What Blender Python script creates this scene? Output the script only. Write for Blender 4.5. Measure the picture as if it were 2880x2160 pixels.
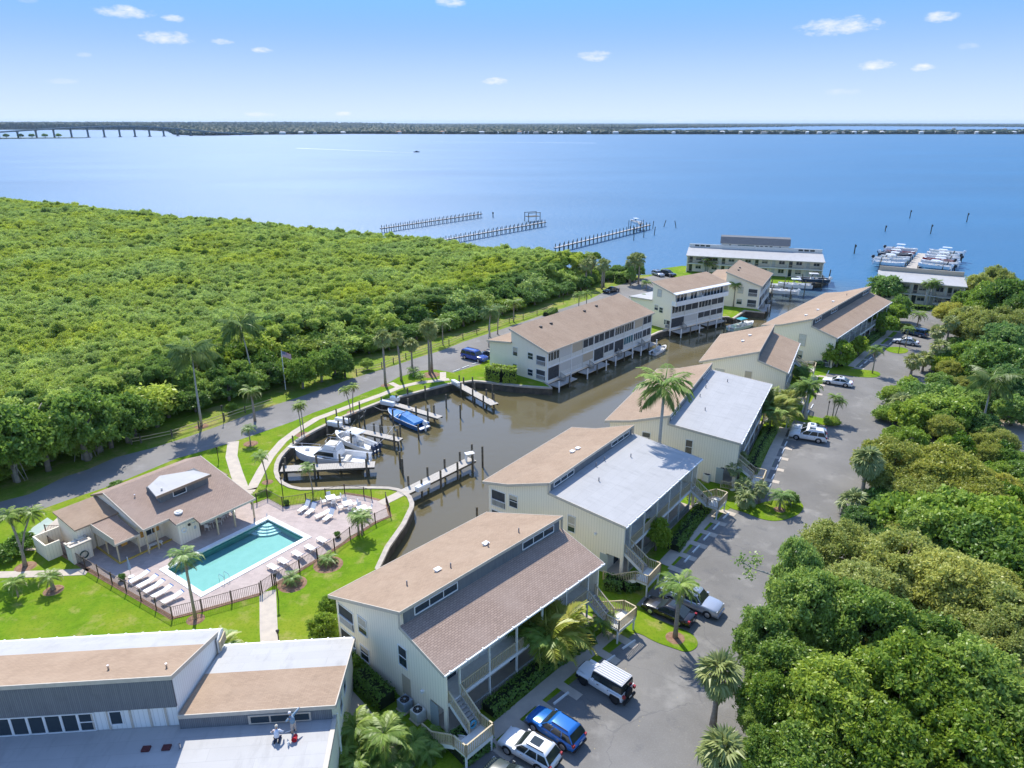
import bpy, bmesh, math, random
import numpy as np
from mathutils import Vector, Matrix
from mathutils.geometry import tessellate_polygon

for o in list(bpy.data.objects): bpy.data.objects.remove(o)
SC = bpy.context.scene
COL = SC.collection

# ------------------------------------------------------------------ camera
HAZE_DENSITY = 0.00003
CAMH = 42.0; FPX = 1533.0; PITCH = math.atan(565.5 / FPX)
cam = bpy.data.cameras.new('camera'); cam.sensor_width = 36.0; cam.lens = 36.0 * FPX / 2212.0
cam.clip_start = 0.5; cam.clip_end = 60000
camo = bpy.data.objects.new('camera', cam); COL.objects.link(camo)
camo.location = (0, 0, CAMH); camo.rotation_euler = (math.pi / 2 - PITCH, 0, 0)
SC.camera = camo

# ------------------------------------------------------------------ light
SUN_AZ = math.radians(18.0)      # left of straight ahead
SUN_EL = math.radians(50.0)
sund = bpy.data.lights.new('sun', 'SUN'); sund.energy = 3.15; sund.angle = math.radians(0.53); sund.color = (1.0, 0.95, 0.86)
suno = bpy.data.objects.new('sun', sund); COL.objects.link(suno)
tosun = Vector((-math.sin(SUN_AZ) * math.cos(SUN_EL), math.cos(SUN_AZ) * math.cos(SUN_EL), math.sin(SUN_EL)))
suno.rotation_euler = tosun.to_track_quat('Z', 'Y').to_euler(); suno.location = (0, 0, 80)

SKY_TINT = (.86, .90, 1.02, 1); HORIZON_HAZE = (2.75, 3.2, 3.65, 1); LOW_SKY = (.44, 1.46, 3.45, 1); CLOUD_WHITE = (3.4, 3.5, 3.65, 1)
W = bpy.data.worlds.new('World'); SC.world = W; W.use_nodes = True
nt = W.node_tree; nt.nodes.clear()
def wn(t, **k):
    n = nt.nodes.new(t)
    for a, b in k.items(): setattr(n, a, b)
    return n
sky = wn('ShaderNodeTexSky', sky_type='NISHITA'); sky.sun_disc = False
sky.sun_elevation = SUN_EL; sky.sun_rotation = -SUN_AZ
sky.altitude = 40; sky.air_density = 1.0; sky.dust_density = 0.2; sky.ozone_density = 2.2
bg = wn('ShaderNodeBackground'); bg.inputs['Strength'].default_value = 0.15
wout = wn('ShaderNodeOutputWorld')
# small fair-weather clouds: soft noisy patches around fixed compass directions of the sky
geo = wn('ShaderNodeTexCoord')
# (azimuth deg right of north, elevation deg, half width deg, half height deg, density)
def odir(x, y):
    dv = y - 829.5; c, s = math.cos(PITCH), math.sin(PITCH)
    v = Vector((x - 1106, FPX * c - s * dv, -(FPX * s + c * dv))).normalized()
    return v
CLOUDS = [(270, 26, 78, 17, 1), (374, 40, 30, 10, .9), (362, 81, 66, 18, 1), (476, 90, 32, 8, .7), (567, 107, 26, 9, .8),
          (1285, 121, 46, 14, .9), (1068, 175, 34, 11, .8), (1815, 56, 105, 25, 1), (2037, 36, 52, 15, .9), (1894, 141, 50, 15, .9),
          (1994, 146, 30, 11, .8), (972, 4, 40, 14, .9), (130, 175, 60, 7, .35), (740, 246, 26, 6, .8), (560, 247, 40, 7, .5),
          (1460, 263, 60, 6, .5), (1820, 198, 50, 8, .3), (2090, 100, 30, 8, .25), (180, 118, 20, 7, .3), (60, 1, 30, 7, .4)]
nz = wn('ShaderNodeTexNoise'); nz.inputs['Scale'].default_value = 55; nz.inputs['Detail'].default_value = 6; nz.inputs['Roughness'].default_value = .66
mapn = wn('ShaderNodeMapping'); mapn.inputs['Scale'].default_value = (1, 1, 2.6)
nt.links.new(geo.outputs['Generated'], mapn.inputs[0]); nt.links.new(mapn.outputs[0], nz.inputs['Vector'])
def fmath(op, a, b=None, c=None, clamp=False):
    n = wn('ShaderNodeMath', operation=op); n.use_clamp = clamp
    for i, q in enumerate((a, b, c)):
        if q is None: continue
        if isinstance(q, (int, float)): n.inputs[i].default_value = q
        else: nt.links.new(q, n.inputs[i])
    return n.outputs[0]
D = geo.outputs['Generated']
def cloud_field(strong):
    total = None
    for (cx, cy, hw, hh, den) in CLOUDS:
        if (den > .45) != strong: continue
        d0 = odir(cx, cy); right = Vector((d0.y, -d0.x, 0)).normalized(); up = right.cross(d0)
        R = Matrix((right, d0, up)).transposed()
        mp = wn('ShaderNodeMapping', vector_type='TEXTURE'); mp.inputs['Location'].default_value = d0; mp.inputs['Rotation'].default_value = R.to_euler('XYZ')
        mp.inputs['Scale'].default_value = ((odir(cx + hw, cy) - d0).length, .6, (odir(cx, cy - hh) - d0).length)
        nt.links.new(D, mp.inputs[0]); ln = wn('ShaderNodeVectorMath', operation='LENGTH'); nt.links.new(mp.outputs[0], ln.inputs[0])
        total = ln.outputs['Value'] if total is None else fmath('MINIMUM', total, ln.outputs['Value'])
    m = fmath('SUBTRACT', 1.15, fmath('MULTIPLY', total, total), clamp=True)
    cov = fmath('MULTIPLY', fmath('SUBTRACT', fmath('ADD', fmath('MULTIPLY', m, .95), fmath('MULTIPLY', nz.outputs['Fac'], 2.6)), 1.68), .95, clamp=True)
    return fmath('MULTIPLY', fmath('MULTIPLY', cov, fmath('MULTIPLY', m, 3.0, clamp=True)), .9 if strong else .3)
cov = fmath('MAXIMUM', cloud_field(True), cloud_field(False))
sepz = wn('ShaderNodeSeparateXYZ'); nt.links.new(D, sepz.inputs[0])
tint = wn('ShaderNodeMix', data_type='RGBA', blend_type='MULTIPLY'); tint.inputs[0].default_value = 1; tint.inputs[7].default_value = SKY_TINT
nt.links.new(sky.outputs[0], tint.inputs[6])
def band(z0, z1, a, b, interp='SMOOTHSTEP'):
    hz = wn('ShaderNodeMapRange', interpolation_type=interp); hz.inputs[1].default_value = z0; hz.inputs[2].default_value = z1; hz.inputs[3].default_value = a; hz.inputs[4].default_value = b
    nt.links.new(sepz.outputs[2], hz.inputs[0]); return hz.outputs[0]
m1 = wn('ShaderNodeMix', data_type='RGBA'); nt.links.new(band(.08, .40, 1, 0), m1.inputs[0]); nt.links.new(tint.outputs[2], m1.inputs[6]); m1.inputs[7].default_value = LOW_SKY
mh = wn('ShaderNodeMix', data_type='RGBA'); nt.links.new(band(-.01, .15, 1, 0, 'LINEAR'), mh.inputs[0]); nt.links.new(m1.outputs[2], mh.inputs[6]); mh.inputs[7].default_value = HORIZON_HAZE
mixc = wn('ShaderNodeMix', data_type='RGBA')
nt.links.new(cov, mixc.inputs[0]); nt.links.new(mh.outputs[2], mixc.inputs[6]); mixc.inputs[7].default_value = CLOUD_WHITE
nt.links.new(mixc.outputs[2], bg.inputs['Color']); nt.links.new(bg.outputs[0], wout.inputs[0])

SC.view_settings.view_transform = 'Standard'; SC.view_settings.look = 'None'
SC.view_settings.exposure = 0.95; SC.view_settings.gamma = 1.0; SC.view_settings.use_curve_mapping = False
SC.cycles.max_bounces = 6; SC.cycles.diffuse_bounces = 3; SC.cycles.glossy_bounces = 3; SC.cycles.transmission_bounces = 4
SC.cycles.transparent_max_bounces = 8; SC.cycles.caustics_reflective = False; SC.cycles.caustics_refractive = False
SC.cycles.use_denoising = True

# ------------------------------------------------------------------ survey helper: a bearing read off the photograph -> a point on the level z
TILES = dict(o=(0, 0, 2880, 2212), a=(0, 1200, 720, 2212), b=(0, 1700, 960, 2212), c=(700, 1020, 700, 2212), d=(880, 1400, 900, 1965),
             e=(1300, 1080, 780, 2212), f=(1700, 700, 860, 2212), h=(1300, 640, 800, 2212), i=(1360, 1560, 700, 1936), j=(0, 850, 800, 2212),
             k=(720, 850, 680, 2212), l=(2080, 640, 800, 2212), m=(2080, 1240, 800, 1443), n=(1860, 640, 500, 2212), p=(1960, 860, 700, 2002),
             q=(560, 1380, 600, 1991), r=(860, 1880, 600, 2212), s=(1760, 1320, 560, 2212), t=(1540, 560, 460, 2212), u=(2360, 640, 520, 2212),
             w=(600, 1990, 360, 2212))
def ov(k, x, y):
    x0, y0, w, n = TILES[k]; q = 2212 / 2880
    return ((x0 + x * w / n) * q, (y0 + y * w / n) * q)
def g(k, x, y, z=0.0):
    x, y = ov(k, x, y); dv = y - 829.5; c, s = math.cos(PITCH), math.sin(PITCH)
    r = (x - 1106, FPX * c - s * dv, FPX * s + c * dv); t = (CAMH - z) / r[2]
    return Vector((r[0] * t, r[1] * t))
def height_at(k, x, y, Y):
    x, y = ov(k, x, y); dv = y - 829.5; c, s = math.cos(PITCH), math.sin(PITCH)
    return CAMH - (FPX * s + c * dv) * Y / (FPX * c - s * dv)
WATER = -1.3

# ------------------------------------------------------------------ materials
MATS = {}
def material(name, c1, c2=None, scale=8.0, rough=.8, bump=0.0, bscale=None, spec=.3, metal=0.0, detail=4, coat=0.0, coords='Object', stretch=None, c3=None, scale3=1.0, amt3=.5):
    if name in MATS: return MATS[name]
    m = bpy.data.materials.new(name); m.use_nodes = True; N = m.node_tree.nodes; Lk = m.node_tree.links
    b = N['Principled BSDF']; b.inputs['Roughness'].default_value = rough; b.inputs['Specular IOR Level'].default_value = spec
    b.inputs['Metallic'].default_value = metal; b.inputs['Coat Weight'].default_value = coat
    b.inputs['Base Color'].default_value = (*c1, 1)
    tc = N.new('ShaderNodeTexCoord'); vec = tc.outputs[coords]
    if stretch:
        mp = N.new('ShaderNodeMapping'); mp.inputs['Scale'].default_value = stretch; Lk.new(vec, mp.inputs[0]); vec = mp.outputs[0]
    if c2:
        t = N.new('ShaderNodeTexNoise'); t.inputs['Scale'].default_value = scale; t.inputs['Detail'].default_value = detail; Lk.new(vec, t.inputs['Vector'])
        r = N.new('ShaderNodeMapRange'); r.inputs[1].default_value = .36; r.inputs[2].default_value = .64; Lk.new(t.outputs['Fac'], r.inputs[0])
        x = N.new('ShaderNodeMix'); x.data_type = 'RGBA'; x.inputs[6].default_value = (*c1, 1); x.inputs[7].default_value = (*c2, 1)
        Lk.new(r.outputs[0], x.inputs[0]); out = x.outputs[2]
        if c3:
            t3 = N.new('ShaderNodeTexNoise'); t3.inputs['Scale'].default_value = scale3; t3.inputs['Detail'].default_value = 5; Lk.new(vec, t3.inputs['Vector'])
            r3 = N.new('ShaderNodeMapRange'); r3.inputs[1].default_value = .5; r3.inputs[2].default_value = .7; r3.inputs[4].default_value = amt3; Lk.new(t3.outputs['Fac'], r3.inputs[0])
            x3 = N.new('ShaderNodeMix'); x3.data_type = 'RGBA'; Lk.new(r3.outputs[0], x3.inputs[0]); Lk.new(out, x3.inputs[6]); x3.inputs[7].default_value = (*c3, 1); out = x3.outputs[2]
        Lk.new(out, b.inputs['Base Color'])
    if bump:
        t = N.new('ShaderNodeTexNoise'); t.inputs['Scale'].default_value = bscale or scale * 4; t.inputs['Detail'].default_value = 3; Lk.new(vec, t.inputs['Vector'])
        bp = N.new('ShaderNodeBump'); bp.inputs['Strength'].default_value = bump; bp.inputs['Distance'].default_value = .05
        Lk.new(t.outputs['Fac'], bp.inputs['Height']); Lk.new(bp.outputs[0], b.inputs['Normal'])
    MATS[name] = m; return m

def brick_mat(name, c1, c2, mortar, bw, bh, rough=.9, msize=.02, c3=None, bump=.3, swap=False, c3scale=.25, c3amt=.45):
    m = bpy.data.materials.new(name); m.use_nodes = True; N = m.node_tree.nodes; Lk = m.node_tree.links
    b = N['Principled BSDF']; b.inputs['Roughness'].default_value = rough; b.inputs['Specular IOR Level'].default_value = .2
    tc = N.new('ShaderNodeTexCoord'); vec = tc.outputs['Object']
    if swap:
        mp = N.new('ShaderNodeMapping'); mp.inputs['Rotation'].default_value = (0, 0, math.pi / 2); Lk.new(vec, mp.inputs[0]); vec = mp.outputs[0]
    t = N.new('ShaderNodeTexBrick'); t.inputs['Scale'].default_value = 1; t.inputs['Brick Width'].default_value = bw; t.inputs['Row Height'].default_value = bh
    t.inputs['Mortar Size'].default_value = msize; t.inputs['Color1'].default_value = (*c1, 1); t.inputs['Color2'].default_value = (*c2, 1); t.inputs['Mortar'].default_value = (*mortar, 1)
    t.inputs['Bias'].default_value = 0.0
    Lk.new(vec, t.inputs['Vector']); out = t.outputs['Color']
    if c3:
        nz = N.new('ShaderNodeTexNoise'); nz.inputs['Scale'].default_value = c3scale; nz.inputs['Detail'].default_value = 6; Lk.new(vec, nz.inputs['Vector'])
        r = N.new('ShaderNodeMapRange'); r.inputs[1].default_value = .42; r.inputs[2].default_value = .68; r.inputs[4].default_value = c3amt; Lk.new(nz.outputs['Fac'], r.inputs[0])
        x = N.new('ShaderNodeMix'); x.data_type = 'RGBA'; Lk.new(r.outputs[0], x.inputs[0]); Lk.new(out, x.inputs[6]); x.inputs[7].default_value = (*c3, 1); out = x.outputs[2]
    mpd = N.new('ShaderNodeMapping'); mpd.inputs['Scale'].default_value = (1.1, .28, 1); Lk.new(tc.outputs['Object'], mpd.inputs[0])
    nd = N.new('ShaderNodeTexNoise'); nd.inputs['Scale'].default_value = 1.1; nd.inputs['Detail'].default_value = 7; nd.inputs['Roughness'].default_value = .68; Lk.new(mpd.outputs[0], nd.inputs['Vector'])
    rd = N.new('ShaderNodeMapRange'); rd.inputs[1].default_value = .52; rd.inputs[2].default_value = .74; rd.inputs[4].default_value = .5; Lk.new(nd.outputs['Fac'], rd.inputs[0])
    xd = N.new('ShaderNodeMix'); xd.data_type = 'RGBA'; Lk.new(rd.outputs[0], xd.inputs[0]); Lk.new(out, xd.inputs[6]); xd.inputs[7].default_value = (*[q * .62 for q in c1], 1); out = xd.outputs[2]
    Lk.new(out, b.inputs['Base Color'])
    if bump:
        bp = N.new('ShaderNodeBump'); bp.inputs['Strength'].default_value = bump; bp.inputs['Distance'].default_value = .02; bp.invert = True
        Lk.new(t.outputs['Fac'], bp.inputs['Height']); Lk.new(bp.outputs[0], b.inputs['Normal'])
    MATS[name] = m; return m

def siding_mat(name, c1, groove, pitch, c2=None, horizontal=False):
    m = bpy.data.materials.new(name); m.use_nodes = True; N = m.node_tree.nodes; Lk = m.node_tree.links
    b = N['Principled BSDF']; b.inputs['Roughness'].default_value = .75; b.inputs['Specular IOR Level'].default_value = .25
    tc = N.new('ShaderNodeTexCoord'); sp = N.new('ShaderNodeSeparateXYZ'); Lk.new(tc.outputs['Object'], sp.inputs[0])
    ad = N.new('ShaderNodeMath'); ad.operation = 'ADD'
    if horizontal: Lk.new(sp.outputs[2], ad.inputs[0]); ad.inputs[1].default_value = 0
    else: Lk.new(sp.outputs[0], ad.inputs[0]); Lk.new(sp.outputs[1], ad.inputs[1])
    mu = N.new('ShaderNodeMath'); mu.operation = 'MULTIPLY'; mu.inputs[1].default_value = 1 / pitch; Lk.new(ad.outputs[0], mu.inputs[0])
    fr = N.new('ShaderNodeMath'); fr.operation = 'FRACT'; Lk.new(mu.outputs[0], fr.inputs[0])
    lt = N.new('ShaderNodeMath'); lt.operation = 'LESS_THAN'; lt.inputs[1].default_value = .12; Lk.new(fr.outputs[0], lt.inputs[0])
    nz = N.new('ShaderNodeTexNoise'); nz.inputs['Scale'].default_value = .8; nz.inputs['Detail'].default_value = 6; Lk.new(tc.outputs['Object'], nz.inputs['Vector'])
    x0 = N.new('ShaderNodeMix'); x0.data_type = 'RGBA'; x0.inputs[6].default_value = (*c1, 1); x0.inputs[7].default_value = (*(c2 or [q * .9 for q in c1]), 1); Lk.new(nz.outputs['Fac'], x0.inputs[0])
    x = N.new('ShaderNodeMix'); x.data_type = 'RGBA'; Lk.new(lt.outputs[0], x.inputs[0]); Lk.new(x0.outputs[2], x.inputs[6]); x.inputs[7].default_value = (*groove, 1)
    Lk.new(x.outputs[2], b.inputs['Base Color'])
    bp = N.new('ShaderNodeBump'); bp.inputs['Strength'].default_value = .5; bp.inputs['Distance'].default_value = .02; bp.invert = True
    Lk.new(lt.outputs[0], bp.inputs['Height']); Lk.new(bp.outputs[0], b.inputs['Normal'])
    MATS[name] = m; return m

def leaf_mat(name, c1, c2, c3=None, trans=.35, objvar=.25):
    m = bpy.data.materials.new(name); m.use_nodes = True; N = m.node_tree.nodes; Lk = m.node_tree.links
    N.remove(N['Principled BSDF']); out = N['Material Output']
    gi = N.new('ShaderNodeNewGeometry'); oi = N.new('ShaderNodeObjectInfo')
    x = N.new('ShaderNodeMix'); x.data_type = 'RGBA'; x.inputs[6].default_value = (*c1, 1); x.inputs[7].default_value = (*c2, 1); Lk.new(gi.outputs['Random Per Island'], x.inputs[0])
    x2 = N.new('ShaderNodeMix'); x2.data_type = 'RGBA'; x2.inputs[7].default_value = (*(c3 or c2), 1); Lk.new(x.outputs[2], x2.inputs[6])
    p = N.new('ShaderNodeMath'); p.operation = 'POWER'; p.inputs[1].default_value = 2.2; Lk.new(oi.outputs['Random'], p.inputs[0])
    mm = N.new('ShaderNodeMath'); mm.operation = 'MULTIPLY'; mm.inputs[1].default_value = min(1, objvar * 2.4); Lk.new(p.outputs[0], mm.inputs[0]); Lk.new(mm.outputs[0], x2.inputs[0])
    hs = N.new('ShaderNodeHueSaturation'); Lk.new(x2.outputs[2], hs.inputs['Color'])
    rr = N.new('ShaderNodeMapRange'); rr.inputs[3].default_value = 1 - objvar; rr.inputs[4].default_value = 1 + objvar; Lk.new(oi.outputs['Random'], rr.inputs[0]); Lk.new(rr.outputs[0], hs.inputs['Value'])
    # broad drifts of colour from one part of the wood to the next (by where each tree stands)
    ln = N.new('ShaderNodeTexNoise'); ln.inputs['Scale'].default_value = .045; ln.inputs['Detail'].default_value = 3; Lk.new(oi.outputs['Location'], ln.inputs['Vector'])
    lr = N.new('ShaderNodeMapRange'); lr.inputs[1].default_value = .35; lr.inputs[2].default_value = .65; lr.inputs[3].default_value = .487; lr.inputs[4].default_value = .511; Lk.new(ln.outputs['Fac'], lr.inputs[0]); Lk.new(lr.outputs[0], hs.inputs['Hue'])
    l2 = N.new('ShaderNodeMapRange'); l2.inputs[1].default_value = .35; l2.inputs[2].default_value = .65; l2.inputs[3].default_value = 1.03; l2.inputs[4].default_value = .85; Lk.new(ln.outputs['Fac'], l2.inputs[0]); Lk.new(l2.outputs[0], hs.inputs['Saturation'])
    d = N.new('ShaderNodeBsdfDiffuse'); t = N.new('ShaderNodeBsdfTranslucent'); Lk.new(hs.outputs[0], d.inputs[0]); Lk.new(hs.outputs[0], t.inputs[0])
    gl = N.new('ShaderNodeBsdfGlossy'); gl.inputs['Roughness'].default_value = .4; gl.inputs['Color'].default_value = (1, 1, 1, 1)
    ms = N.new('ShaderNodeMixShader'); ms.inputs[0].default_value = trans; Lk.new(d.outputs[0], ms.inputs[1]); Lk.new(t.outputs[0], ms.inputs[2])
    m2 = N.new('ShaderNodeMixShader'); m2.inputs[0].default_value = .02; Lk.new(ms.outputs[0], m2.inputs[1]); Lk.new(gl.outputs[0], m2.inputs[2])
    Lk.new(m2.outputs[0], out.inputs[0]); MATS[name] = m; return m

wall_m = siding_mat('cream_siding', (.95, .85, .68), (.74, .65, .50), .3, (.90, .80, .63))
reflect_m = material('tan_reflection', (.50, .46, .38), (.44, .40, .33), 3, .7)  # tan reflection in the window glass, painted as a flat colour
wall_w = siding_mat('white_siding', (.80, .80, .76), (.6, .6, .56), .3, (.74, .74, .70))
grey_m = brick_mat('grey_shake', (.17, .18, .19), (.20, .21, .215), (.10, .105, .11), .12, .28, msize=.012)
shingle_m = brick_mat('tan_shingle', (.365, .265, .185), (.31, .223, .155), (.258, .186, .13), .34, .16, msize=.012, c3=(.40, .30, .215), c3scale=.35)
shingle_d = brick_mat('brown_shingle', (.40, .295, .23), (.325, .238, .184), (.21, .152, .12), .34, .17, msize=.022, c3=(.37, .285, .23), c3scale=.35)
membrane_m = brick_mat('white_membrane', (.425, .42, .41), (.405, .40, .39), (.34, .335, .33), 6.0, 1.0, msize=.012, rough=.55, c3=(.33, .325, .315), bump=.15, c3scale=.6, c3amt=.25)
trim_m = material('beige_trim', (.56, .50, .41), (.50, .44, .36), 3, .6)
white_m = material('white_paint', (.8, .8, .78), (.73, .73, .70), 2, .5)
offw_m = material('offwhite_paint', (.70, .69, .63), (.63, .62, .56), 3, .6)
wood_m = material('tan_painted_wood', (.60, .50, .33), (.50, .41, .26), 6, .7, stretch=(1, 1, 6))
deckw_m = material('weathered_deck', (.50, .46, .40), (.40, .37, .32), 5, .85, .2, stretch=(1, 1, 1))
grywood_m = material('grey_stained_wood', (.34, .34, .31), (.28, .28, .25), 5, .8)
pile_m = material('piling_wood', (.17, .15, .11), (.09, .08, .06), 3, .9, .3)
glass_m = material('dark_window_glass', (.03, .045, .055), None, rough=.08, spec=.6)
screen_m = material('dark_insect_screen', (.045, .05, .055), (.065, .07, .075), 2, .7)
shutter_m = material('tan_shutter', (.52, .44, .33), (.46, .39, .29), 30, .6, stretch=(.1, .1, 3))
lshut_m = material('light_shutter', (.60, .59, .55), (.52, .51, .47), 20, .6, stretch=(3, .1, .1))
grass_m = material('lawn', (.135, .225, .016), (.19, .265, .022), .55, 1.0, .6, 30, spec=.05, c3=(.24, .28, .03), scale3=.16, amt3=.65)
grass2_m = material('verge_grass', (.17, .26, .03), (.25, .29, .055), .9, 1.0, .6, 30, spec=.05, c3=(.30, .27, .11), scale3=.3, amt3=.7)
asph_m = material('old_asphalt', (.20, .198, .195), (.25, .247, .243), .35, .9, .35, 60, spec=.15, c3=(.34, .332, .32), scale3=.22, amt3=.7)
asph2_m = material('lane_asphalt', (.225, .22, .215), (.275, .27, .262), .3, .9, .3, 60, spec=.15, c3=(.34, .335, .325), scale3=.15, amt3=.5)
conc_m = material('pale_concrete', (.53, .46, .37), (.46, .40, .33), 1.2, .85, .2, 40)
seaw_m = material('seawall_cap', (.50, .44, .36), (.40, .35, .29), 1.5, .9, .3, 20)
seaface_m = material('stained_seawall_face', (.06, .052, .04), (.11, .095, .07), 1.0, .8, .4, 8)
litter_m = material('leaf_litter_ground', (.16, .125, .08), (.23, .19, .12), .8, 1.0, .5, 12, spec=.05)
sand_m = material('sand_track', (.48, .42, .35), (.40, .35, .29), .5, .95, .2, 12)
mulch_m = material('red_mulch', (.22, .12, .075), (.30, .19, .12), 3, .95, .5, 20)
paver_m = brick_mat('pink_pavers', (.49, .40, .36), (.41, .335, .30), (.36, .30, .27), .55, .28, msize=.012, rough=.85, c3=(.51, .43, .38), c3scale=.7, c3amt=.5, bump=.2)
black_m = material('black_metal', (.03, .027, .025), None, rough=.5)
brown_m = material('bronze_fence_metal', (.075, .05, .04), None, rough=.5)
rubber_m = material('tyre_rubber', (.02, .02, .021), None, rough=.85)
rim_m = material('alloy_rim', (.5, .5, .52), None, rough=.3, metal=.8)
chrome_m = material('steel', (.6, .6, .62), None, rough=.25, metal=1)
gel_m = material('white_gelcoat', (.82, .82, .80), (.76, .76, .75), 1, .25, coat=.5)
vinyl_m = material('cream_vinyl', (.62, .58, .50), (.54, .5, .43), 3, .6)
trunk_m = material('grey_bark', (.27, .24, .20), (.17, .15, .125), 3, .9, .5, 10, stretch=(1, 1, 3))
ptrunk_m = material('palm_bark', (.36, .31, .26), (.24, .205, .17), 2, .9, .5, 6, stretch=(.3, .3, 5))
gtrunk_m = material('grey_smooth_palm', (.44, .42, .39), (.34, .33, .30), 2, .8, .3, 6, stretch=(.2, .2, 4))
lf_mang = leaf_mat('mangrove_leaves', (.32, .46, .05), (.50, .61, .12), (.56, .60, .08), .48, .18)
lf_dark = leaf_mat('dark_leaves', (.12, .25, .030), (.24, .40, .055), (.36, .44, .05), .45, .22)
lf_bright = leaf_mat('bright_leaves', (.18, .34, .025), (.32, .46, .04), (.50, .52, .03), .45, .18)
lf_olive = leaf_mat('olive_leaves', (.29, .37, .05), (.50, .53, .12), (.58, .52, .11), .45, .16)
lf_near = leaf_mat('glossy_leaves', (.115, .245, .026), (.33, .47, .065), (.44, .50, .085), .45, .16)
lf_palm = leaf_mat('palm_green', (0.132, 0.264, 0.039), (0.248, 0.388, 0.062), (0.372, 0.419, 0.078), .35, .2)
lf_coco = leaf_mat('coconut_green', (0.093, 0.186, 0.034), (0.186, 0.287, 0.054), (0.310, 0.341, 0.109), .3, .2)
lf_sabal = leaf_mat('sabal_green', (0.186, 0.256, 0.062), (0.341, 0.395, 0.132), (0.434, 0.419, 0.155), .3, .15)
lf_dead = leaf_mat('dead_frond', (.30, .21, .11), (.40, .30, .17), (.36, .26, .14), .2, .15)
lf_yel = leaf_mat('yellow_croton', (0.600, 0.465, 0.031), (0.527, 0.465, 0.062), (0.600, 0.388, 0.031), .3, .15)
lf_gold = leaf_mat('areca_yellow_green', (0.232, 0.357, 0.039), (0.434, 0.449, 0.078), (0.527, 0.403, 0.093), .35, .2)
lf_hedge = leaf_mat('hedge_leaves', (0.085, 0.186, 0.019), (0.155, 0.295, 0.031), (0.186, 0.310, 0.031), .25, .15)
lf_far = leaf_mat('far_trees', (.012, .034, .024), (.022, .05, .03), (.034, .06, .036), .1, .2)

def layered(name, layers, rough, bump, bscale, crack=None, specks=None):
    '''base colour then (colour, noise scale, low, high, amount, detail) layers painted over it, optional cracks and leaf specks'''
    m = bpy.data.materials.new(name); m.use_nodes = True; N = m.node_tree.nodes; Lk = m.node_tree.links; b = N['Principled BSDF']; b.inputs['Roughness'].default_value = rough; b.inputs['Specular IOR Level'].default_value = .1
    gi = N.new('ShaderNodeNewGeometry'); vec = gi.outputs['Position']; out = None
    for i, L in enumerate(layers):
        if i == 0:
            c = N.new('ShaderNodeRGB'); c.outputs[0].default_value = (*L, 1); out = c.outputs[0]; continue
        col, sc, lo, hi, amt, det = L; t = N.new('ShaderNodeTexNoise'); t.inputs['Scale'].default_value = sc; t.inputs['Detail'].default_value = det; t.inputs['Roughness'].default_value = .62
        mp = N.new('ShaderNodeMapping'); mp.inputs['Location'].default_value = (i * 37.3, i * 11.1, 0); Lk.new(vec, mp.inputs[0]); Lk.new(mp.outputs[0], t.inputs['Vector'])
        r = N.new('ShaderNodeMapRange'); r.inputs[1].default_value = lo; r.inputs[2].default_value = hi; r.inputs[4].default_value = amt; Lk.new(t.outputs['Fac'], r.inputs[0])
        x = N.new('ShaderNodeMix'); x.data_type = 'RGBA'; Lk.new(r.outputs[0], x.inputs[0]); Lk.new(out, x.inputs[6]); x.inputs[7].default_value = (*col, 1); out = x.outputs[2]
    for sp in ([('c',) + crack] if crack else []) + ([('s',) + specks] if specks else []):
        kind, col, sc, th, amt = sp; v = N.new('ShaderNodeTexVoronoi'); v.feature = 'DISTANCE_TO_EDGE' if kind == 'c' else 'F1'; v.inputs['Scale'].default_value = sc
        wz = N.new('ShaderNodeTexNoise'); wz.inputs['Scale'].default_value = .5; wz.inputs['Detail'].default_value = 4; Lk.new(vec, wz.inputs['Vector']); ad = N.new('ShaderNodeVectorMath'); ad.operation = 'MULTIPLY_ADD'; Lk.new(wz.outputs['Color'], ad.inputs[0]); ad.inputs[1].default_value = (2.2, 2.2, 0) if kind == 'c' else (0, 0, 0); Lk.new(vec, ad.inputs[2]); Lk.new(ad.outputs[0], v.inputs['Vector'])
        lt = N.new('ShaderNodeMath'); lt.operation = 'LESS_THAN'; lt.inputs[1].default_value = th; Lk.new(v.outputs['Distance'], lt.inputs[0]); mu = N.new('ShaderNodeMath'); mu.operation = 'MULTIPLY'; mu.inputs[1].default_value = amt; Lk.new(lt.outputs[0], mu.inputs[0])
        if kind == 's':
            m3 = N.new('ShaderNodeMath'); m3.operation = 'MULTIPLY'; r3 = N.new('ShaderNodeMapRange'); r3.inputs[1].default_value = .48; r3.inputs[2].default_value = .62; Lk.new(wz.outputs['Fac'], r3.inputs[0]); Lk.new(mu.outputs[0], m3.inputs[0]); Lk.new(r3.outputs[0], m3.inputs[1]); mu = m3
        x = N.new('ShaderNodeMix'); x.data_type = 'RGBA'; Lk.new(mu.outputs[0], x.inputs[0]); Lk.new(out, x.inputs[6]); x.inputs[7].default_value = (*col, 1); out = x.outputs[2]
    Lk.new(out, b.inputs['Base Color'])
    t = N.new('ShaderNodeTexNoise'); t.inputs['Scale'].default_value = bscale; t.inputs['Detail'].default_value = 3; Lk.new(vec, t.inputs['Vector']); bp = N.new('ShaderNodeBump'); bp.inputs['Strength'].default_value = bump; bp.inputs['Distance'].default_value = .06; Lk.new(t.outputs['Fac'], bp.inputs['Height']); Lk.new(bp.outputs[0], b.inputs['Normal'])
    MATS[name] = m; return m
grass_m = layered('lawn_turf', [(.155, .265, .012), ((.11, .205, .009), .9, .42, .62, .8, 6), ((.25, .29, .025), .13, .46, .66, .75, 5), ((.35, .31, .10), .45, .54, .70, .8, 7), ((.085, .185, .006), 4.5, .50, .66, .55, 3)], 1.0, .9, 18)
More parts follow.
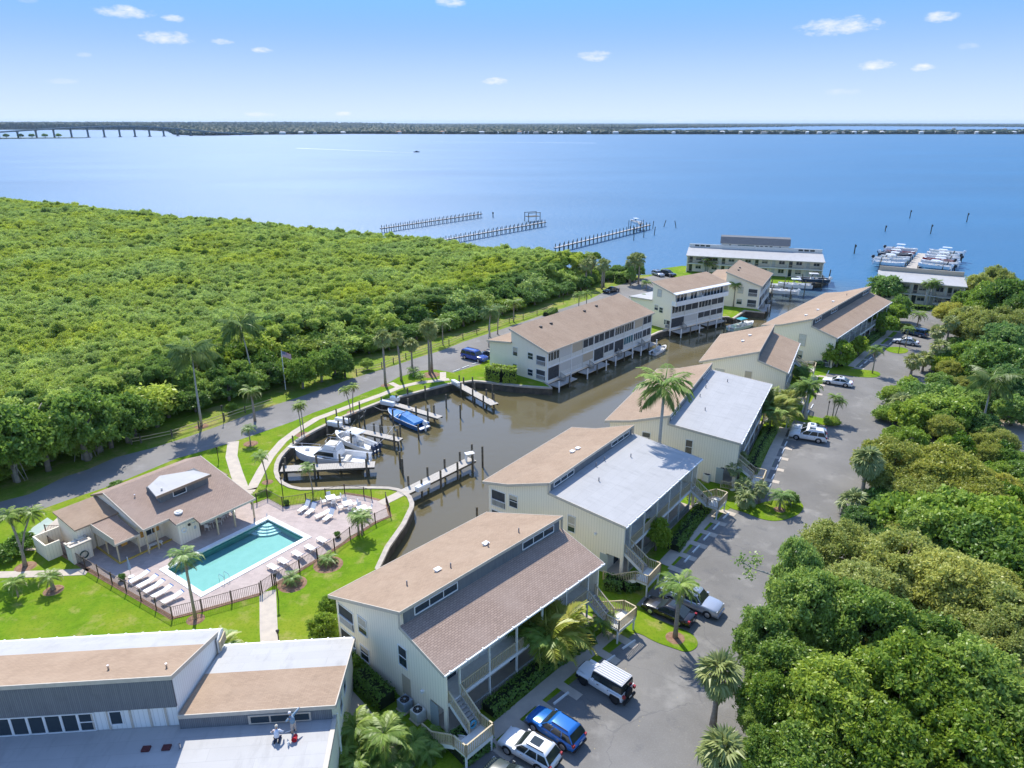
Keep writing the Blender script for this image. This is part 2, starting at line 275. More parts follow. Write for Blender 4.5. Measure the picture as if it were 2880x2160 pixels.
grass2_m = layered('verge_turf', [(.20, .27, .035), ((.14, .22, .02), .8, .42, .62, .8, 6), ((.33, .29, .10), .22, .48, .62, .85, 6), ((.34, .27, .15), .7, .60, .72, .7, 6), ((.09, .15, .015), 4.0, .52, .68, .5, 3)], 1.0, .9, 18)
asph_m = layered('worn_asphalt', [(.178, .170, .155), ((.232, .222, .203), .12, .40, .62, .9, 6), ((.33, .315, .285), .28, .56, .74, .8, 7), ((.13, .13, .13), .4, .60, .72, .7, 6), ((.28, .275, .265), 9.0, .5, .7, .35, 2)], .95, .4, 40, ((.13, .13, .128), .11, .0035, .4), ((.42, .36, .20), 1.6, .07, .9))
asph2_m = layered('worn_lane_asphalt', [(.21, .20, .185), ((.265, .252, .232), .10, .40, .62, .9, 6), ((.34, .33, .32), .25, .58, .76, .7, 7), ((.16, .155, .15), .5, .62, .74, .6, 6)], .95, .35, 40, ((.17, .165, .16), .10, .0035, .4))

# ------------------------------------------------------------------ mesh helpers
class MB:
    def __init__(s): s.v = []; s.f = []; s.flat = False
    def add(s, vs, fs):
        n = len(s.v); s.v += [tuple(q) for q in vs]; s.f += [tuple(i + n for i in f) for f in fs]; return s
    def box(s, x0, x1, y0, y1, z0, z1):
        return s.add([(x0, y0, z0), (x1, y0, z0), (x1, y1, z0), (x0, y1, z0), (x0, y0, z1), (x1, y0, z1), (x1, y1, z1), (x0, y1, z1)],
                     [(0, 3, 2, 1), (4, 5, 6, 7), (0, 1, 5, 4), (1, 2, 6, 5), (2, 3, 7, 6), (3, 0, 4, 7)])
    def bar(s, a, b, w, h=None, up=(0, 0, 1)):
        a = Vector(a); b = Vector(b); h = h or w; d = (b - a).normalized(); upv = Vector(up)
        if abs(d.dot(upv)) > .98: upv = Vector((1, 0, 0))
        r = d.cross(upv).normalized() * w / 2; t = r.cross(d).normalized() * h / 2
        return s.add([a - r - t, a + r - t, a + r + t, a - r + t, b - r - t, b + r - t, b + r + t, b - r + t],
                     [(0, 1, 2, 3), (7, 6, 5, 4), (0, 4, 5, 1), (1, 5, 6, 2), (2, 6, 7, 3), (3, 7, 4, 0)])
    def tube(s, pts, rad, n=7, cap=True):
        pts = [Vector(p) for p in pts]; rr = rad if isinstance(rad, (list, tuple)) else [rad] * len(pts); rings = []
        for i, p in enumerate(pts):
            d = (pts[min(i + 1, len(pts) - 1)] - pts[max(i - 1, 0)]).normalized()
            u = d.cross(Vector((0, 1, .01)) if abs(d.y) < .9 else Vector((1, 0, 0))).normalized(); w = d.cross(u)
            rings.append([p + (u * math.cos(6.28319 * k / n) + w * math.sin(6.28319 * k / n)) * rr[i] for k in range(n)])
        return s.loft(rings, cap)
    def loft(s, rings, cap=True):
        n = len(rings[0]); vs = [q for r in rings for q in r]; fs = []
        for i in range(len(rings) - 1):
            for k in range(n):
                k2 = (k + 1) % n; fs.append((i * n + k, i * n + k2, (i + 1) * n + k2, (i + 1) * n + k))
        if cap: fs.append(tuple(range(n - 1, -1, -1))); fs.append(tuple(range((len(rings) - 1) * n, len(rings) * n)))
        return s.add(vs, fs)
    def prism(s, poly, z0, z1):
        n = len(poly); tri = tessellate_polygon([[Vector((p[0], p[1], 0)) for p in poly]])
        vs = [(p[0], p[1], z0) for p in poly] + [(p[0], p[1], z1) for p in poly]
        fs = [tuple(t) for t in tri] + [tuple(i + n for i in t) for t in tri] + [(i, (i + 1) % n, n + (i + 1) % n, n + i) for i in range(n)]
        return s.add(vs, fs)
    def profx(s, prof, x0, x1):          # polygon in (y,z) pulled along x
        n = len(prof); tri = tessellate_polygon([[Vector((p[0], p[1], 0)) for p in prof]])
        vs = [(x0, p[0], p[1]) for p in prof] + [(x1, p[0], p[1]) for p in prof]
        fs = [tuple(t) for t in tri] + [tuple(i + n for i in t) for t in tri] + [(i, (i + 1) % n, n + (i + 1) % n, n + i) for i in range(n)]
        return s.add(vs, fs)
    def cyl(s, c, r, z0, z1, n=10, r2=None):
        r2 = r if r2 is None else r2
        return s.loft([[(c[0] + r * math.cos(6.28319 * k / n), c[1] + r * math.sin(6.28319 * k / n), z0) for k in range(n)],
                       [(c[0] + r2 * math.cos(6.28319 * k / n), c[1] + r2 * math.sin(6.28319 * k / n), z1) for k in range(n)]])
    def sheet(s, poly, z, holes=()):
        loops = [[Vector((p[0], p[1], 0)) for p in poly]] + [[Vector((p[0], p[1], 0)) for p in h] for h in holes]
        s.flat = True; tri = tessellate_polygon(loops); pts = [p for lp in loops for p in lp]
        vs = [(p.x, p.y, z) for p in pts]; fs = []
        for t in tri:
            a, b, c = [pts[i] for i in t]
            fs.append(tuple(t) if (b - a).cross(c - a).z > 0 else (t[0], t[2], t[1]))
        return s.add(vs, fs)
    def mesh(s, name, smooth=False):
        me = bpy.data.meshes.new(name); me.from_pydata(s.v, [], s.f)
        if s.flat: return me
        bm = bmesh.new(); bm.from_mesh(me); bmesh.ops.recalc_face_normals(bm, faces=bm.faces); bm.to_mesh(me); bm.free()
        if smooth:
            me.polygons.foreach_set('use_smooth', [True] * len(me.polygons))
        return me
def link(name, me, mat, parent=None, loc=None, rot=None, scale=None):
    o = bpy.data.objects.new(name, me); COL.objects.link(o)
    if mat and not me.materials: me.materials.append(mat)
    if parent: o.parent = parent
    if loc is not None: o.location = loc
    if rot is not None: o.rotation_euler = rot
    if scale is not None: o.scale = scale if hasattr(scale, '__len__') else (scale,) * 3
    return o
def part(name, mb, mat, parent=None, smooth=False, loc=None, rot=None, stuff=False):
    me = mb if isinstance(mb, bpy.types.Mesh) else mb.mesh(name, smooth)
    o = link(name, me, mat, parent, loc, rot)
    if stuff: o['kind'] = 'stuff'
    return o
def tag(o, label, cat, group=None):
    o['label'] = label; o['category'] = cat
    if group: o['group'] = group
    return o
def thing(name, label, cat, loc=(0, 0, 0), rz=0.0, group=None):
    o = bpy.data.objects.new(name, None); COL.objects.link(o); o.empty_display_size = .3
    o.location = (loc[0], loc[1], loc[2] if len(loc) > 2 else 0); o.rotation_euler = (0, 0, rz)
    return tag(o, label, cat, group)
def struct(o, kind='structure'):
    o['kind'] = kind; return o
def copy_tree(o, parent=None):
    c = o.copy(); COL.objects.link(c); c.parent = parent
    for ch in o.children: copy_tree(ch, c)
    return c
def dup(o, label, loc, rz, group=None):
    c = copy_tree(o); c['label'] = label; c.location = (loc[0], loc[1], loc[2] if len(loc) > 2 else 0); c.rotation_euler = (0, 0, rz)
    if group: c['group'] = group
    return c
RNG = random.Random(7)
def arr_mesh(name, verts, faces4):
    me = bpy.data.meshes.new(name); n = len(verts); m = len(faces4)
    me.vertices.add(n); me.vertices.foreach_set('co', np.asarray(verts, np.float32).ravel())
    me.loops.add(m * 4); me.loops.foreach_set('vertex_index', np.asarray(faces4, np.int32).ravel())
    me.polygons.add(m); me.polygons.foreach_set('loop_start', np.arange(0, m * 4, 4, dtype=np.int32)); me.polygons.foreach_set('loop_total', np.full(m, 4, np.int32))
    me.update(calc_edges=True); return me
def leaves(name, pos, nrm, size, rng, elong=1.7, curl=.5):
    """one rhombic leaf per point, tilted at random about its normal"""
    n = len(pos); q = rng.normal(size=(n, 3)) * curl + nrm; q /= np.linalg.norm(q, axis=1, keepdims=True) + 1e-9
    t = np.cross(q, rng.normal(size=(n, 3))); t /= np.linalg.norm(t, axis=1, keepdims=True) + 1e-9; b = np.cross(q, t)
    s = (size * rng.uniform(.6, 1.3, n))[:, None]
    v = np.stack([pos - t * s * elong * .5, pos + b * s * .5, pos + t * s * elong * .5, pos - b * s * .5], 1).reshape(-1, 3)
    return arr_mesh(name, v, np.arange(n * 4).reshape(-1, 4))

# ================================================================== LAND AND WATER
def gl(k, pts, z=0.0): return [g(k, x, y, z) for x, y in pts]
V2 = lambda *p: [Vector(q) for q in p]
pool_l, pool_b, pool_t, pool_r = Vector((-35.3, 60.15)), Vector((-29.3, 55.75)), Vector((-27.6, 70.5)), Vector((-21.6, 66.1))
def inset(poly, d):
    n = len(poly); out = []
    A = sum(poly[i].x * poly[(i + 1) % n].y - poly[(i + 1) % n].x * poly[i].y for i in range(n)); sg = 1 if A > 0 else -1
    for i in range(n):
        a, b, c = poly[i - 1], poly[i], poly[(i + 1) % n]
        d1 = (b - a).normalized(); d2 = (c - b).normalized(); n1 = Vector((-d1.y, d1.x)) * sg; n2 = Vector((-d2.y, d2.x)) * sg
        m = (n1 + n2); m = m / max(.25, m.dot(m)) * 2
        out.append(b + m * d)
    return out
pool_out = [pool_l, pool_b, pool_r, pool_t]
pool_in = inset(pool_out, .55)

A_SPEC = {1: (-15.27, 49.35, .81, 18.43), 2: (-3.16, 68.59, .93, 18.07), 3: (12.12, 84.98, 1.09, 23.07), 4: (30.34, 109.13, 1.11, 17.53), 5: (47.66, 131.0, .86, 35.9)}
def A_pt(i, l, w):
    X, Y, a, L = A_SPEC[i]; return Vector((X + math.cos(a) * l + math.sin(a) * w, Y + math.sin(a) * l - math.cos(a) * w))

river_shore = V2((-1500, 520), (-600, 470), (-279, 402), (-200, 345), (-122, 299), (-68, 275), (-8, 237), (30, 207), (40, 203), (46, 216), (53, 220.5))
f_back = V2((91.5, 208.5), (89.5, 199), (86, 195))
l3_bank = V2((72.5, 193.5), (68.0, 184.5), (58.8, 166.2))
inlet = gl('n', [(1290, 1060), (1050, 1035), (900, 1135)])
l2_bank = V2((49.6, 158.4), (47.9, 158.3), (33.6, 147.6))
l1_bank = V2((31.6, 146.0), (28.0, 141.6), (5.6, 115.4))
pt_w = gl('h', [(700, 1250), (460, 1235), (150, 1200)])
basin_o = [(1990, 165), (1880, 182), (1790, 190), (1500, 265), (1180, 350), (900, 460), (620, 590), (500, 655), (430, 705), (370, 755), (320, 805), (285, 850), (262, 905), (256, 965), (272, 1020),
           (310, 1065), (380, 1100), (470, 1118), (650, 1115), (850, 1108), (1100, 1106), (1250, 1110), (1330, 1125), (1390, 1150), (1440, 1190), (1465, 1250), (1462, 1290), (1390, 1440), (1250, 1640)]
basin = gl('c', basin_o)
a_bank = [g('d', 410, 430), A_pt(1, 9, -.3), A_pt(1, 18.4, .3), A_pt(2, .2, .2), A_pt(2, 18.1, .2), A_pt(3, 0, .2), A_pt(3, 23, .2), A_pt(4, 0, .2), A_pt(4, 17.5, .2), A_pt(5, 0, .3), A_pt(5, 35.9, .3)]
g_bank = V2((80, 169), (88, 176), (92.5, 184.6), (95.3, 186.8), (114, 177.5))
right_shore = V2((128, 184), (160, 196), (260, 215), (600, 260), (1500, 300))
land = river_shore + f_back + l3_bank + inlet + l2_bank + l1_bank + pt_w + basin + a_bank + g_bank + right_shore + V2((1500, -80), (-1500, -80))
ground = struct(part('ground', MB().sheet(land, 0, [pool_in]), grass_m)); _g = ground; ground['label'] = 'bright green lawn and wooded land round the boat basin'

def water_mat():
    m = bpy.data.materials.new('water_surface'); m.use_nodes = True; N = m.node_tree.nodes; Lk = m.node_tree.links
    b = N['Principled BSDF']; b.inputs['IOR'].default_value = 1.33; b.inputs['Roughness'].default_value = .09; b.inputs['Specular IOR Level'].default_value = .85
    gi = N.new('ShaderNodeNewGeometry'); sp = N.new('ShaderNodeSeparateXYZ'); Lk.new(gi.outputs['Position'], sp.inputs[0])
    # tannin-brown still water in the canal, clearer blue in the open river (distance from the mouth of the canal)
    q = N.new('ShaderNodeMath'); q.operation = 'MULTIPLY_ADD'; q.inputs[1].default_value = .35; Lk.new(sp.outputs[0], q.inputs[0]); Lk.new(sp.outputs[1], q.inputs[2])
    nz = N.new('ShaderNodeTexNoise'); nz.inputs['Scale'].default_value = .05; nz.inputs['Detail'].default_value = 5; Lk.new(gi.outputs['Position'], nz.inputs['Vector'])
    q2 = N.new('ShaderNodeMath'); q2.operation = 'MULTIPLY_ADD'; q2.inputs[1].default_value = 40; Lk.new(nz.outputs['Fac'], q2.inputs[0]); Lk.new(q.outputs[0], q2.inputs[2])
    r = N.new('ShaderNodeMapRange'); r.inputs[1].default_value = 205; r.inputs[2].default_value = 262; Lk.new(q2.outputs[0], r.inputs[0])
    # the wooded west bank: the river proper
    x = N.new('ShaderNodeMix'); x.data_type = 'RGBA'; x.inputs[6].default_value = (.115, .096, .048, 1); x.inputs[7].default_value = (.020, .118, .235, 1); Lk.new(r.outputs[0], x.inputs[0])
    big = N.new('ShaderNodeTexNoise'); big.inputs['Scale'].default_value = .004; big.inputs['Detail'].default_value = 4
    mpb = N.new('ShaderNodeMapping'); mpb.inputs['Scale'].default_value = (1, 3.2, 1); Lk.new(gi.outputs['Position'], mpb.inputs[0]); Lk.new(mpb.outputs[0], big.inputs['Vector'])
    hs = N.new('ShaderNodeHueSaturation'); Lk.new(x.outputs[2], hs.inputs['Color']); rb = N.new('ShaderNodeMapRange'); rb.inputs[3].default_value = .75; rb.inputs[4].default_value = 1.3; Lk.new(big.outputs['Fac'], rb.inputs[0]); Lk.new(rb.outputs[0], hs.inputs['Value'])
    Lk.new(hs.outputs[0], b.inputs['Base Color'])
    # ripples: calm inside, wind chop outside
    n1 = N.new('ShaderNodeTexNoise'); n1.inputs['Scale'].default_value = .55; n1.inputs['Detail'].default_value = 4; n1.inputs['Roughness'].default_value = .65
    mp = N.new('ShaderNodeMapping'); mp.inputs['Scale'].default_value = (.8, 1.5, 1); mp.inputs['Rotation'].default_value = (0, 0, .35); Lk.new(gi.outputs['Position'], mp.inputs[0]); Lk.new(mp.outputs[0], n1.inputs['Vector'])
    bp = N.new('ShaderNodeBump'); bp.inputs['Distance'].default_value = .35; Lk.new(n1.outputs['Fac'], bp.inputs['Height'])
    rs = N.new('ShaderNodeMapRange'); rs.inputs[1].default_value = 0; rs.inputs[2].default_value = 1; rs.inputs[3].default_value = .07; rs.inputs[4].default_value = 1.0; Lk.new(r.outputs[0], rs.inputs[0]); Lk.new(rs.outputs[0], bp.inputs['Strength'])
    rr = N.new('ShaderNodeMapRange'); rr.inputs[3].default_value = .05; rr.inputs[4].default_value = .36; Lk.new(r.outputs[0], rr.inputs[0]); rw = N.new('ShaderNodeMath'); rw.operation = 'MULTIPLY_ADD'; Lk.new(big.outputs['Fac'], rw.inputs[0]); mw = N.new('ShaderNodeMath'); mw.operation = 'MULTIPLY'; mw.inputs[1].default_value = .13; Lk.new(r.outputs[0], mw.inputs[0]); Lk.new(mw.outputs[0], rw.inputs[1]); Lk.new(rr.outputs[0], rw.inputs[2]); Lk.new(rw.outputs[0], b.inputs['Roughness'])
    Lk.new(bp.outputs[0], b.inputs['Normal'])
    return m
water = struct(part('water', MB().sheet(V2((-20000, -80), (20000, -80), (20000, 40000), (-20000, 40000)), WATER), water_mat()))
water['label'] = 'brown canal and basin opening into the wide blue river'

# seawalls: a concrete cap and a stained vertical face, following the banks
def seawall(name, label, pts, w=.5, top=.10):
    n = len(pts); t = thing(name, label, 'seawall')
    nrm = []
    for i in range(n):
        d = (pts[min(i + 1, n - 1)] - pts[max(i - 1, 0)]).normalized(); nrm.append(Vector((-d.y, d.x)))
    cap = MB(); face = MB()
    for i in range(n - 1):
        a, b = pts[i], pts[i + 1]; a2, b2 = a - nrm[i] * w, b - nrm[i + 1] * w; a1, b1 = a + nrm[i] * .06, b + nrm[i + 1] * .06
        cap.add([(*a1, top), (*b1, top), (*b2, top), (*a2, top), (*a1, -.18), (*b1, -.18), (*b2, -.02), (*a2, -.02)],
                [(0, 1, 2, 3), (0, 4, 5, 1), (2, 6, 7, 3), (4, 7, 6, 5)])
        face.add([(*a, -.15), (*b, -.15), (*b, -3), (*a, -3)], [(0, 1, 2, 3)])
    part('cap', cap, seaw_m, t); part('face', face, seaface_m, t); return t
def smooth_line(p, it=2):
    for _ in range(it):
        q = [p[0]]
        for a, b in zip(p, p[1:]): q += [a * .75 + b * .25, a * .25 + b * .75]
        p = q + [p[-1]]
    return p
# the bank order above runs with the water on its left
seawall('seawall', 'curved concrete seawall round the small boat basin and pool lawn', basin[2:])
seawall('seawall', 'concrete seawall at the corner below the long canal building', [l1_bank[-1]] + pt_w + basin[:3])
seawall('seawall', 'concrete seawall along the left side of the canal', f_back + l3_bank + inlet + l2_bank + l1_bank)
seawall('seawall', 'concrete seawall under the row of cream buildings', [basin[-1]] + a_bank + g_bank)

# roads, car park and walks are sheets laid over the ground
def sheet(name, pts, z, mat, label=None, holes=()):
    o = struct(part(name, MB().sheet(pts, z, holes), mat))
    if label: o['label'] = label
    return o
lane_low = gl('o', [(-330, 1190), (-120, 1140), (0, 1113), (82, 1103), (155, 1077), (225, 1054), (277, 1034), (382, 990), (440, 974), (497, 957), (553, 938), (631, 911), (678, 891), (735, 871), (789, 848), (832, 831), (860, 815), (907, 801), (940, 798), (978, 805), (1040, 786)])
lane_far = V2((-5.5, 127.5), (0.5, 133), (10, 144), (18, 153.5), (22, 159), (29.5, 163), (38, 172), (45, 182), (50, 190), (52, 196))
lane_up = gl('o', [(1420, 592), (1405, 597), (1330, 618), (1275, 646), (1180, 678), (1090, 709), (1002, 738), (954, 757), (907, 771), (860, 787), (789, 809), (754, 820), (640, 860), (593, 875), (553, 889), (467, 922), (405, 944), (325, 969), (250, 988), (190, 1014), (140, 1030), (62, 1068), (0, 1084), (-120, 1108), (-330, 1155)])
sheet('road', lane_low + lane_far + lane_up, .004, asph2_m, 'grey asphalt lane curving between the mangroves and the basin')
VERGE = True
park_left = gl('i', [(-650, 2040), (150, 1415), (1190, 600)]) + gl('s', [(120, 1500), (545, 1060), (670, 935), (790, 800), (905, 665), (1020, 555), (1100, 470)]) + gl('p', [(500, 1500), (540, 1430), (620, 1260), (660, 1150), (740, 980), (830, 850), (920, 770), (1000, 640), (1050, 530), (1270, 500), (1400, 380), (1600, 230), (1650, 170)]) + gl('u', [(700, 1010), (790, 985)])
park_right = gl('u', [(1060, 1003), (1290, 1022)]) + V2((106, 160)) + gl('o', [(2090, 700), (2060, 760), (2010, 830), (1960, 900), (1900, 1000), (1860, 1100), (1830, 1200), (1760, 1300), (1720, 1420), (1700, 1540), (1640, 1760)])
sheet('car_park', park_left + park_right, .006, asph_m, 'long weathered asphalt car park beside the cream buildings')
woods = gl('o', [(1640, 1760), (1700, 1540), (1720, 1420), (1760, 1300), (1830, 1200), (1860, 1100), (1900, 1000), (1960, 900), (2010, 830), (2060, 760), (2090, 700)]) + V2((112, 168), (125, 178), (260, 205), (600, 240), (600, -70), (40, -70))
sheet('woodland_floor', woods, .003, litter_m, 'brown leaf litter under the trees right of the car park')
TRACK = gl('o', [(2125, 925), (2190, 905), (2300, 960), (2420, 1090), (2330, 1130), (2230, 1040)])
sheet('sand_track', gl('o', [(2125, 925), (2190, 905), (2300, 960), (2420, 1090), (2330, 1130), (2230, 1040)]), .012, sand_m, 'pale sandy track behind the trees at the right edge')

# pavements
def strip(name, pts, w, mat, z=.03, label=None):
    n = len(pts); L, Rr = [], []
    for i in range(n):
        d = (pts[min(i + 1, n - 1)] - pts[max(i - 1, 0)]).normalized(); q = Vector((-d.y, d.x)) * w / 2; L.append(pts[i] + q); Rr.append(pts[i] - q)
    mb = MB()
    for i in range(n - 1):
        a, b, c, d = L[i], L[i + 1], Rr[i + 1], Rr[i]
        mb.add([(*a, z), (*b, z), (*c, z), (*d, z), (*a, 0), (*b, 0), (*c, 0), (*d, 0)], [(0, 1, 2, 3), (0, 4, 5, 1), (2, 6, 7, 3)])
    o = struct(part(name, mb, mat))
    if label: o['label'] = label
    return o
strip('path', gl('c', [(60, 1130), (150, 1010), (20, 1150)][:1]) + gl('c', [(20, 1130), (110, 960), (190, 830), (300, 700), (420, 610), (600, 500), (800, 425), (1000, 350), (1180, 285), (1350, 215), (1500, 180), (1780, 148)]), 1.2, conc_m, label='pale concrete walk curving round the boat basin')
strip('path', gl('j', [(1815, 1085), (1800, 1200), (1840, 1330), (1880, 1440), (1920, 1500)]), 1.5, conc_m, .028, label='pale concrete walk from the lane to the pool house')
strip('path', gl('c', [(1260, 180), (1350, 225)]), 1.0, conc_m, .026, label='short concrete link walk between two palms')
strip('path', gl('c', [(1725, 85), (1725, 150)]), 1.1, conc_m, .026, label='short concrete walk from the lane to the corner dock')
strip('path', gl('q', [(640, 940), (650, 1300), (655, 1420), (800, 1540), (900, 1640)]), 1.5, conc_m, label='concrete walk from the pool gate towards the near buildings')
strip('path', gl('o', [(-60, 1243), (80, 1240), (190, 1235)]), 1.1, conc_m, label='concrete walk from the left edge to the pool fence')
strip('path', gl('r', [(330, 190), (520, 400), (650, 560), (800, 720), (930, 880), (1060, 1060)]), 1.3, conc_m, label='concrete walk between the two nearest buildings')
strip('path', gl('c', [(1170, 1255), (1290, 1195), (1400, 1140)]), 1.3, conc_m, .034, label='concrete walk from the pool gate to the finger dock')
strip('path', gl('o', [(150, 1108), (90, 1160), (60, 1190)]), 1.4, conc_m, .034, label='concrete walk at the back of the pool house')
court = sheet('court', gl('o', [(70, 1140), (102, 1118), (122, 1130), (60, 1180), (30, 1185)]), .008, material('pale_green_court', (.38, .46, .39), (.34, .41, .35), 1, .8), 'pale green painted court at the left edge')
# front walks: one walk parallel to each cream building with cross links and small lawns in between
def front_walk(a, b, w, off, nlink, label):
    d = (b - a).normalized(); q = Vector((d.y, -d.x)); strip('pavement', [a, b], w, conc_m, .035, label)
    n = nlink
    for i in range(n + 1):
        p = a.lerp(b, i / n); strip('pavement_link', [p + q * (w / 2 - .02), p + q * off], .8, conc_m, .03)
front_walk(g('d', 1060, 1480), g('d', 1830, 830), 1.25, 2.6, 6, 'concrete walk in front of the nearest brown-roofed building')
front_walk(g('s', 420, 1060), g('s', 1000, 440), 1.25, 2.3, 5, 'concrete walk in front of the second building')
front_walk(g('p', 470, 1490), g('p', 700, 980), 1.25, 2.2, 6, 'concrete walk in front of the third building')
front_walk(g('p', 905, 700), g('p', 950, 560), 1.2, 2.0, 2, 'concrete walk in front of the fourth building')
front_walk(g('p', 1240, 490), g('p', 1560, 200), 1.2, 2.2, 5, 'concrete walk in front of the farthest long building')

# grass islands in the car park
def island(pts, label, z=.05):
    p = smooth_line([q for q in pts] + [pts[0]], 2)[:-1]
    o = struct(part('grass_island', MB().prism(p, 0, z), grass_m)); o['label'] = label
island(gl('i', [(1000, 600), (1195, 600), (1330, 680), (1480, 730), (1580, 765), (1660, 730), (1670, 670), (1600, 600), (1480, 560), (1300, 480), (1220, 400), (1130, 380)]), 'grass island with one palm beside the black car')
island(gl('s', [(1040, 330), (1150, 290), (1400, 420), (1560, 350), (1900, 340), (1990, 410), (1930, 500), (1790, 560), (1640, 580), (1480, 550), (1300, 470), (1160, 440)]), 'rounded grass island between the second and third buildings')
island(gl('p', [(770, 870), (900, 880), (1060, 920), (1160, 940), (1150, 965), (1060, 965), (900, 945), (780, 920)]), 'grass island with a clump of palms behind the white parked cars')
island(gl('p', [(950, 520), (1100, 500), (1280, 510), (1440, 525), (1485, 550), (1450, 580), (1300, 575), (1100, 545), (960, 545)]), 'grass island with a single palm beside the white saloon car')
island(gl('p', [(1500, 345), (1560, 330), (1660, 335), (1705, 355), (1690, 380), (1620, 388), (1540, 370)]), 'small far grass island with a thin palm')

# pool deck, pool and its water
deck = gl('a', [(545, 870), (400, 925), (430, 1035), (740, 1225), (1490, 1655)]) + gl('q', [(30, 1120), (575, 965), (700, 880), (940, 745), (1265, 545), (1400, 430), (1640, 300), (1785, 235), (1740, 105), (1540, 55), (1360, 30), (1000, 118), (780, 150), (640, 75), (490, 130)]) + V2((-33.0, 75.5), (-38.5, 76.5), (-44.0, 67.5), (-47.5, 68.0))
sheet('pool_deck', deck, .012, paver_m, 'pinkish paved terrace round the swimming pool', [pool_in])
edge = MB(); prev = None
border = gl('a', [(430, 1035), (740, 1225), (1490, 1655)]) + gl('q', [(30, 1120), (575, 965)])
strip('mulch_border', border, .45, mulch_m, .03, 'narrow red mulch border along the lower pool fence')
strip('mulch_border', gl('q', [(700, 880), (940, 745), (1265, 545), (1640, 300), (1785, 240), (1745, 105), (1540, 50), (1360, 25)]), .4, mulch_m, .03, 'narrow red mulch border along the right pool fence')

pool = thing('swimming_pool', 'rectangular turquoise swimming pool with white coping and corner steps', 'pool')
cop = MB(); n = 4
for i in range(4):
    a, b, c, d = pool_out[i], pool_out[(i + 1) % 4], pool_in[(i + 1) % 4], pool_in[i]
    cop.add([(*a, .07), (*b, .07), (*c, .07), (*d, .07), (*a, 0), (*b, 0), (*c, -.12), (*d, -.12)], [(0, 1, 2, 3), (0, 4, 5, 1), (3, 2, 6, 7)])
part('coping', cop, white_m, pool)
aqua_m = material('aqua_plaster', (.235, .49, .465), (.21, .46, .435), 1.5, .6)
tile_m = material('pool_tile', (.03, .22, .22), (.05, .3, .3), 8, .3)
bas = MB(); tl = MB()
for i in range(4):
    c, d = pool_in[(i + 1) % 4], pool_in[i]
    bas.add([(*d, -.3), (*c, -.3), (*c, -.85), (*d, -.85)], [(0, 1, 2, 3)]); tl.add([(*d, -.1), (*c, -.1), (*c, -.3), (*d, -.3)], [(0, 1, 2, 3)])
bas.sheet(pool_in, -.85); part('basin', bas, aqua_m, pool); part('waterline_tile', tl, tile_m, pool)
ct = pool_in[3]; dA = (pool_in[0] - ct).normalized(); dB = (pool_in[2] - ct).normalized()
for k in range(4):
    r = 1.0 + .42 * k
    poly = [ct] + [ct + dA * r * math.cos(t * math.pi / 16) + dB * r * math.sin(t * math.pi / 16) for t in range(9)]
    part('step', MB().prism(poly, -.86, -.26 - .14 * k), material('step_plaster', (.62, .85, .82), None, rough=.6), pool)
pw = bpy.data.materials.new('pool_water'); pw.use_nodes = True; N = pw.node_tree.nodes; Lk = pw.node_tree.links; N.remove(N['Principled BSDF'])
tr = N.new('ShaderNodeBsdfTransparent'); tr.inputs[0].default_value = (.84, .98, .97, 1); gs = N.new('ShaderNodeBsdfGlossy'); gs.inputs['Roughness'].default_value = .03
fr = N.new('ShaderNodeFresnel'); fr.inputs[0].default_value = 1.33; mx = N.new('ShaderNodeMixShader'); tn = N.new('ShaderNodeTexNoise'); tn.inputs['Scale'].default_value = 1.3
bpn = N.new('ShaderNodeBump'); bpn.inputs['Strength'].default_value = .15; bpn.inputs['Distance'].default_value = .1; tcn = N.new('ShaderNodeTexCoord'); Lk.new(tcn.outputs['Object'], tn.inputs['Vector']); Lk.new(tn.outputs['Fac'], bpn.inputs['Height'])
Lk.new(bpn.outputs[0], gs.inputs['Normal']); Lk.new(bpn.outputs[0], fr.inputs['Normal']); Lk.new(fr.outputs[0], mx.inputs[0]); Lk.new(tr.outputs[0], mx.inputs[1]); Lk.new(gs.outputs[0], mx.inputs[2]); Lk.new(mx.outputs[0], N['Material Output'].inputs[0])
part('pool_water', MB().sheet(pool_in, -.16), pw, pool)
def hoop(p, d, h=.75, L=.55):
    d = Vector((d.x, d.y, 0)); p = Vector((p.x, p.y, 0)); return [p, p + Vector((0, 0, h * .8)), p + d * .12 + Vector((0, 0, h)), p + d * (L - .12) + Vector((0, 0, h)), p + d * L + Vector((0, 0, h * .75)), p + d * L + Vector((0, 0, -.6))]
lp = g('q', 240, 870); dl = (pool_l - pool_b).normalized()
lad = thing('pool_ladder', 'steel hoop ladder at the lower edge of the pool', 'ladder'); ax = (pool_r - pool_b).normalized()
for s in (0, .55): part('handrail', MB().tube(hoop(lp + ax * s, dl, .8, .9), .025, 6), chrome_m, lad)
part('step', MB().bar((*(lp + dl * .88), -.3), (*(lp + dl * .88 + ax * .55), -.3), .18, .03), white_m, lad)
hr = tag(part('pool_handrail', MB().tube([(*(ct + (dA + dB) * .1), .05), (*(ct + (dA + dB) * .1), .9), (*(ct + (dA + dB) * .9), .55), (*(ct + (dA + dB) * 1.0), -.5)], .025, 6), chrome_m), 'steel handrail over the curved pool steps', 'handrail')

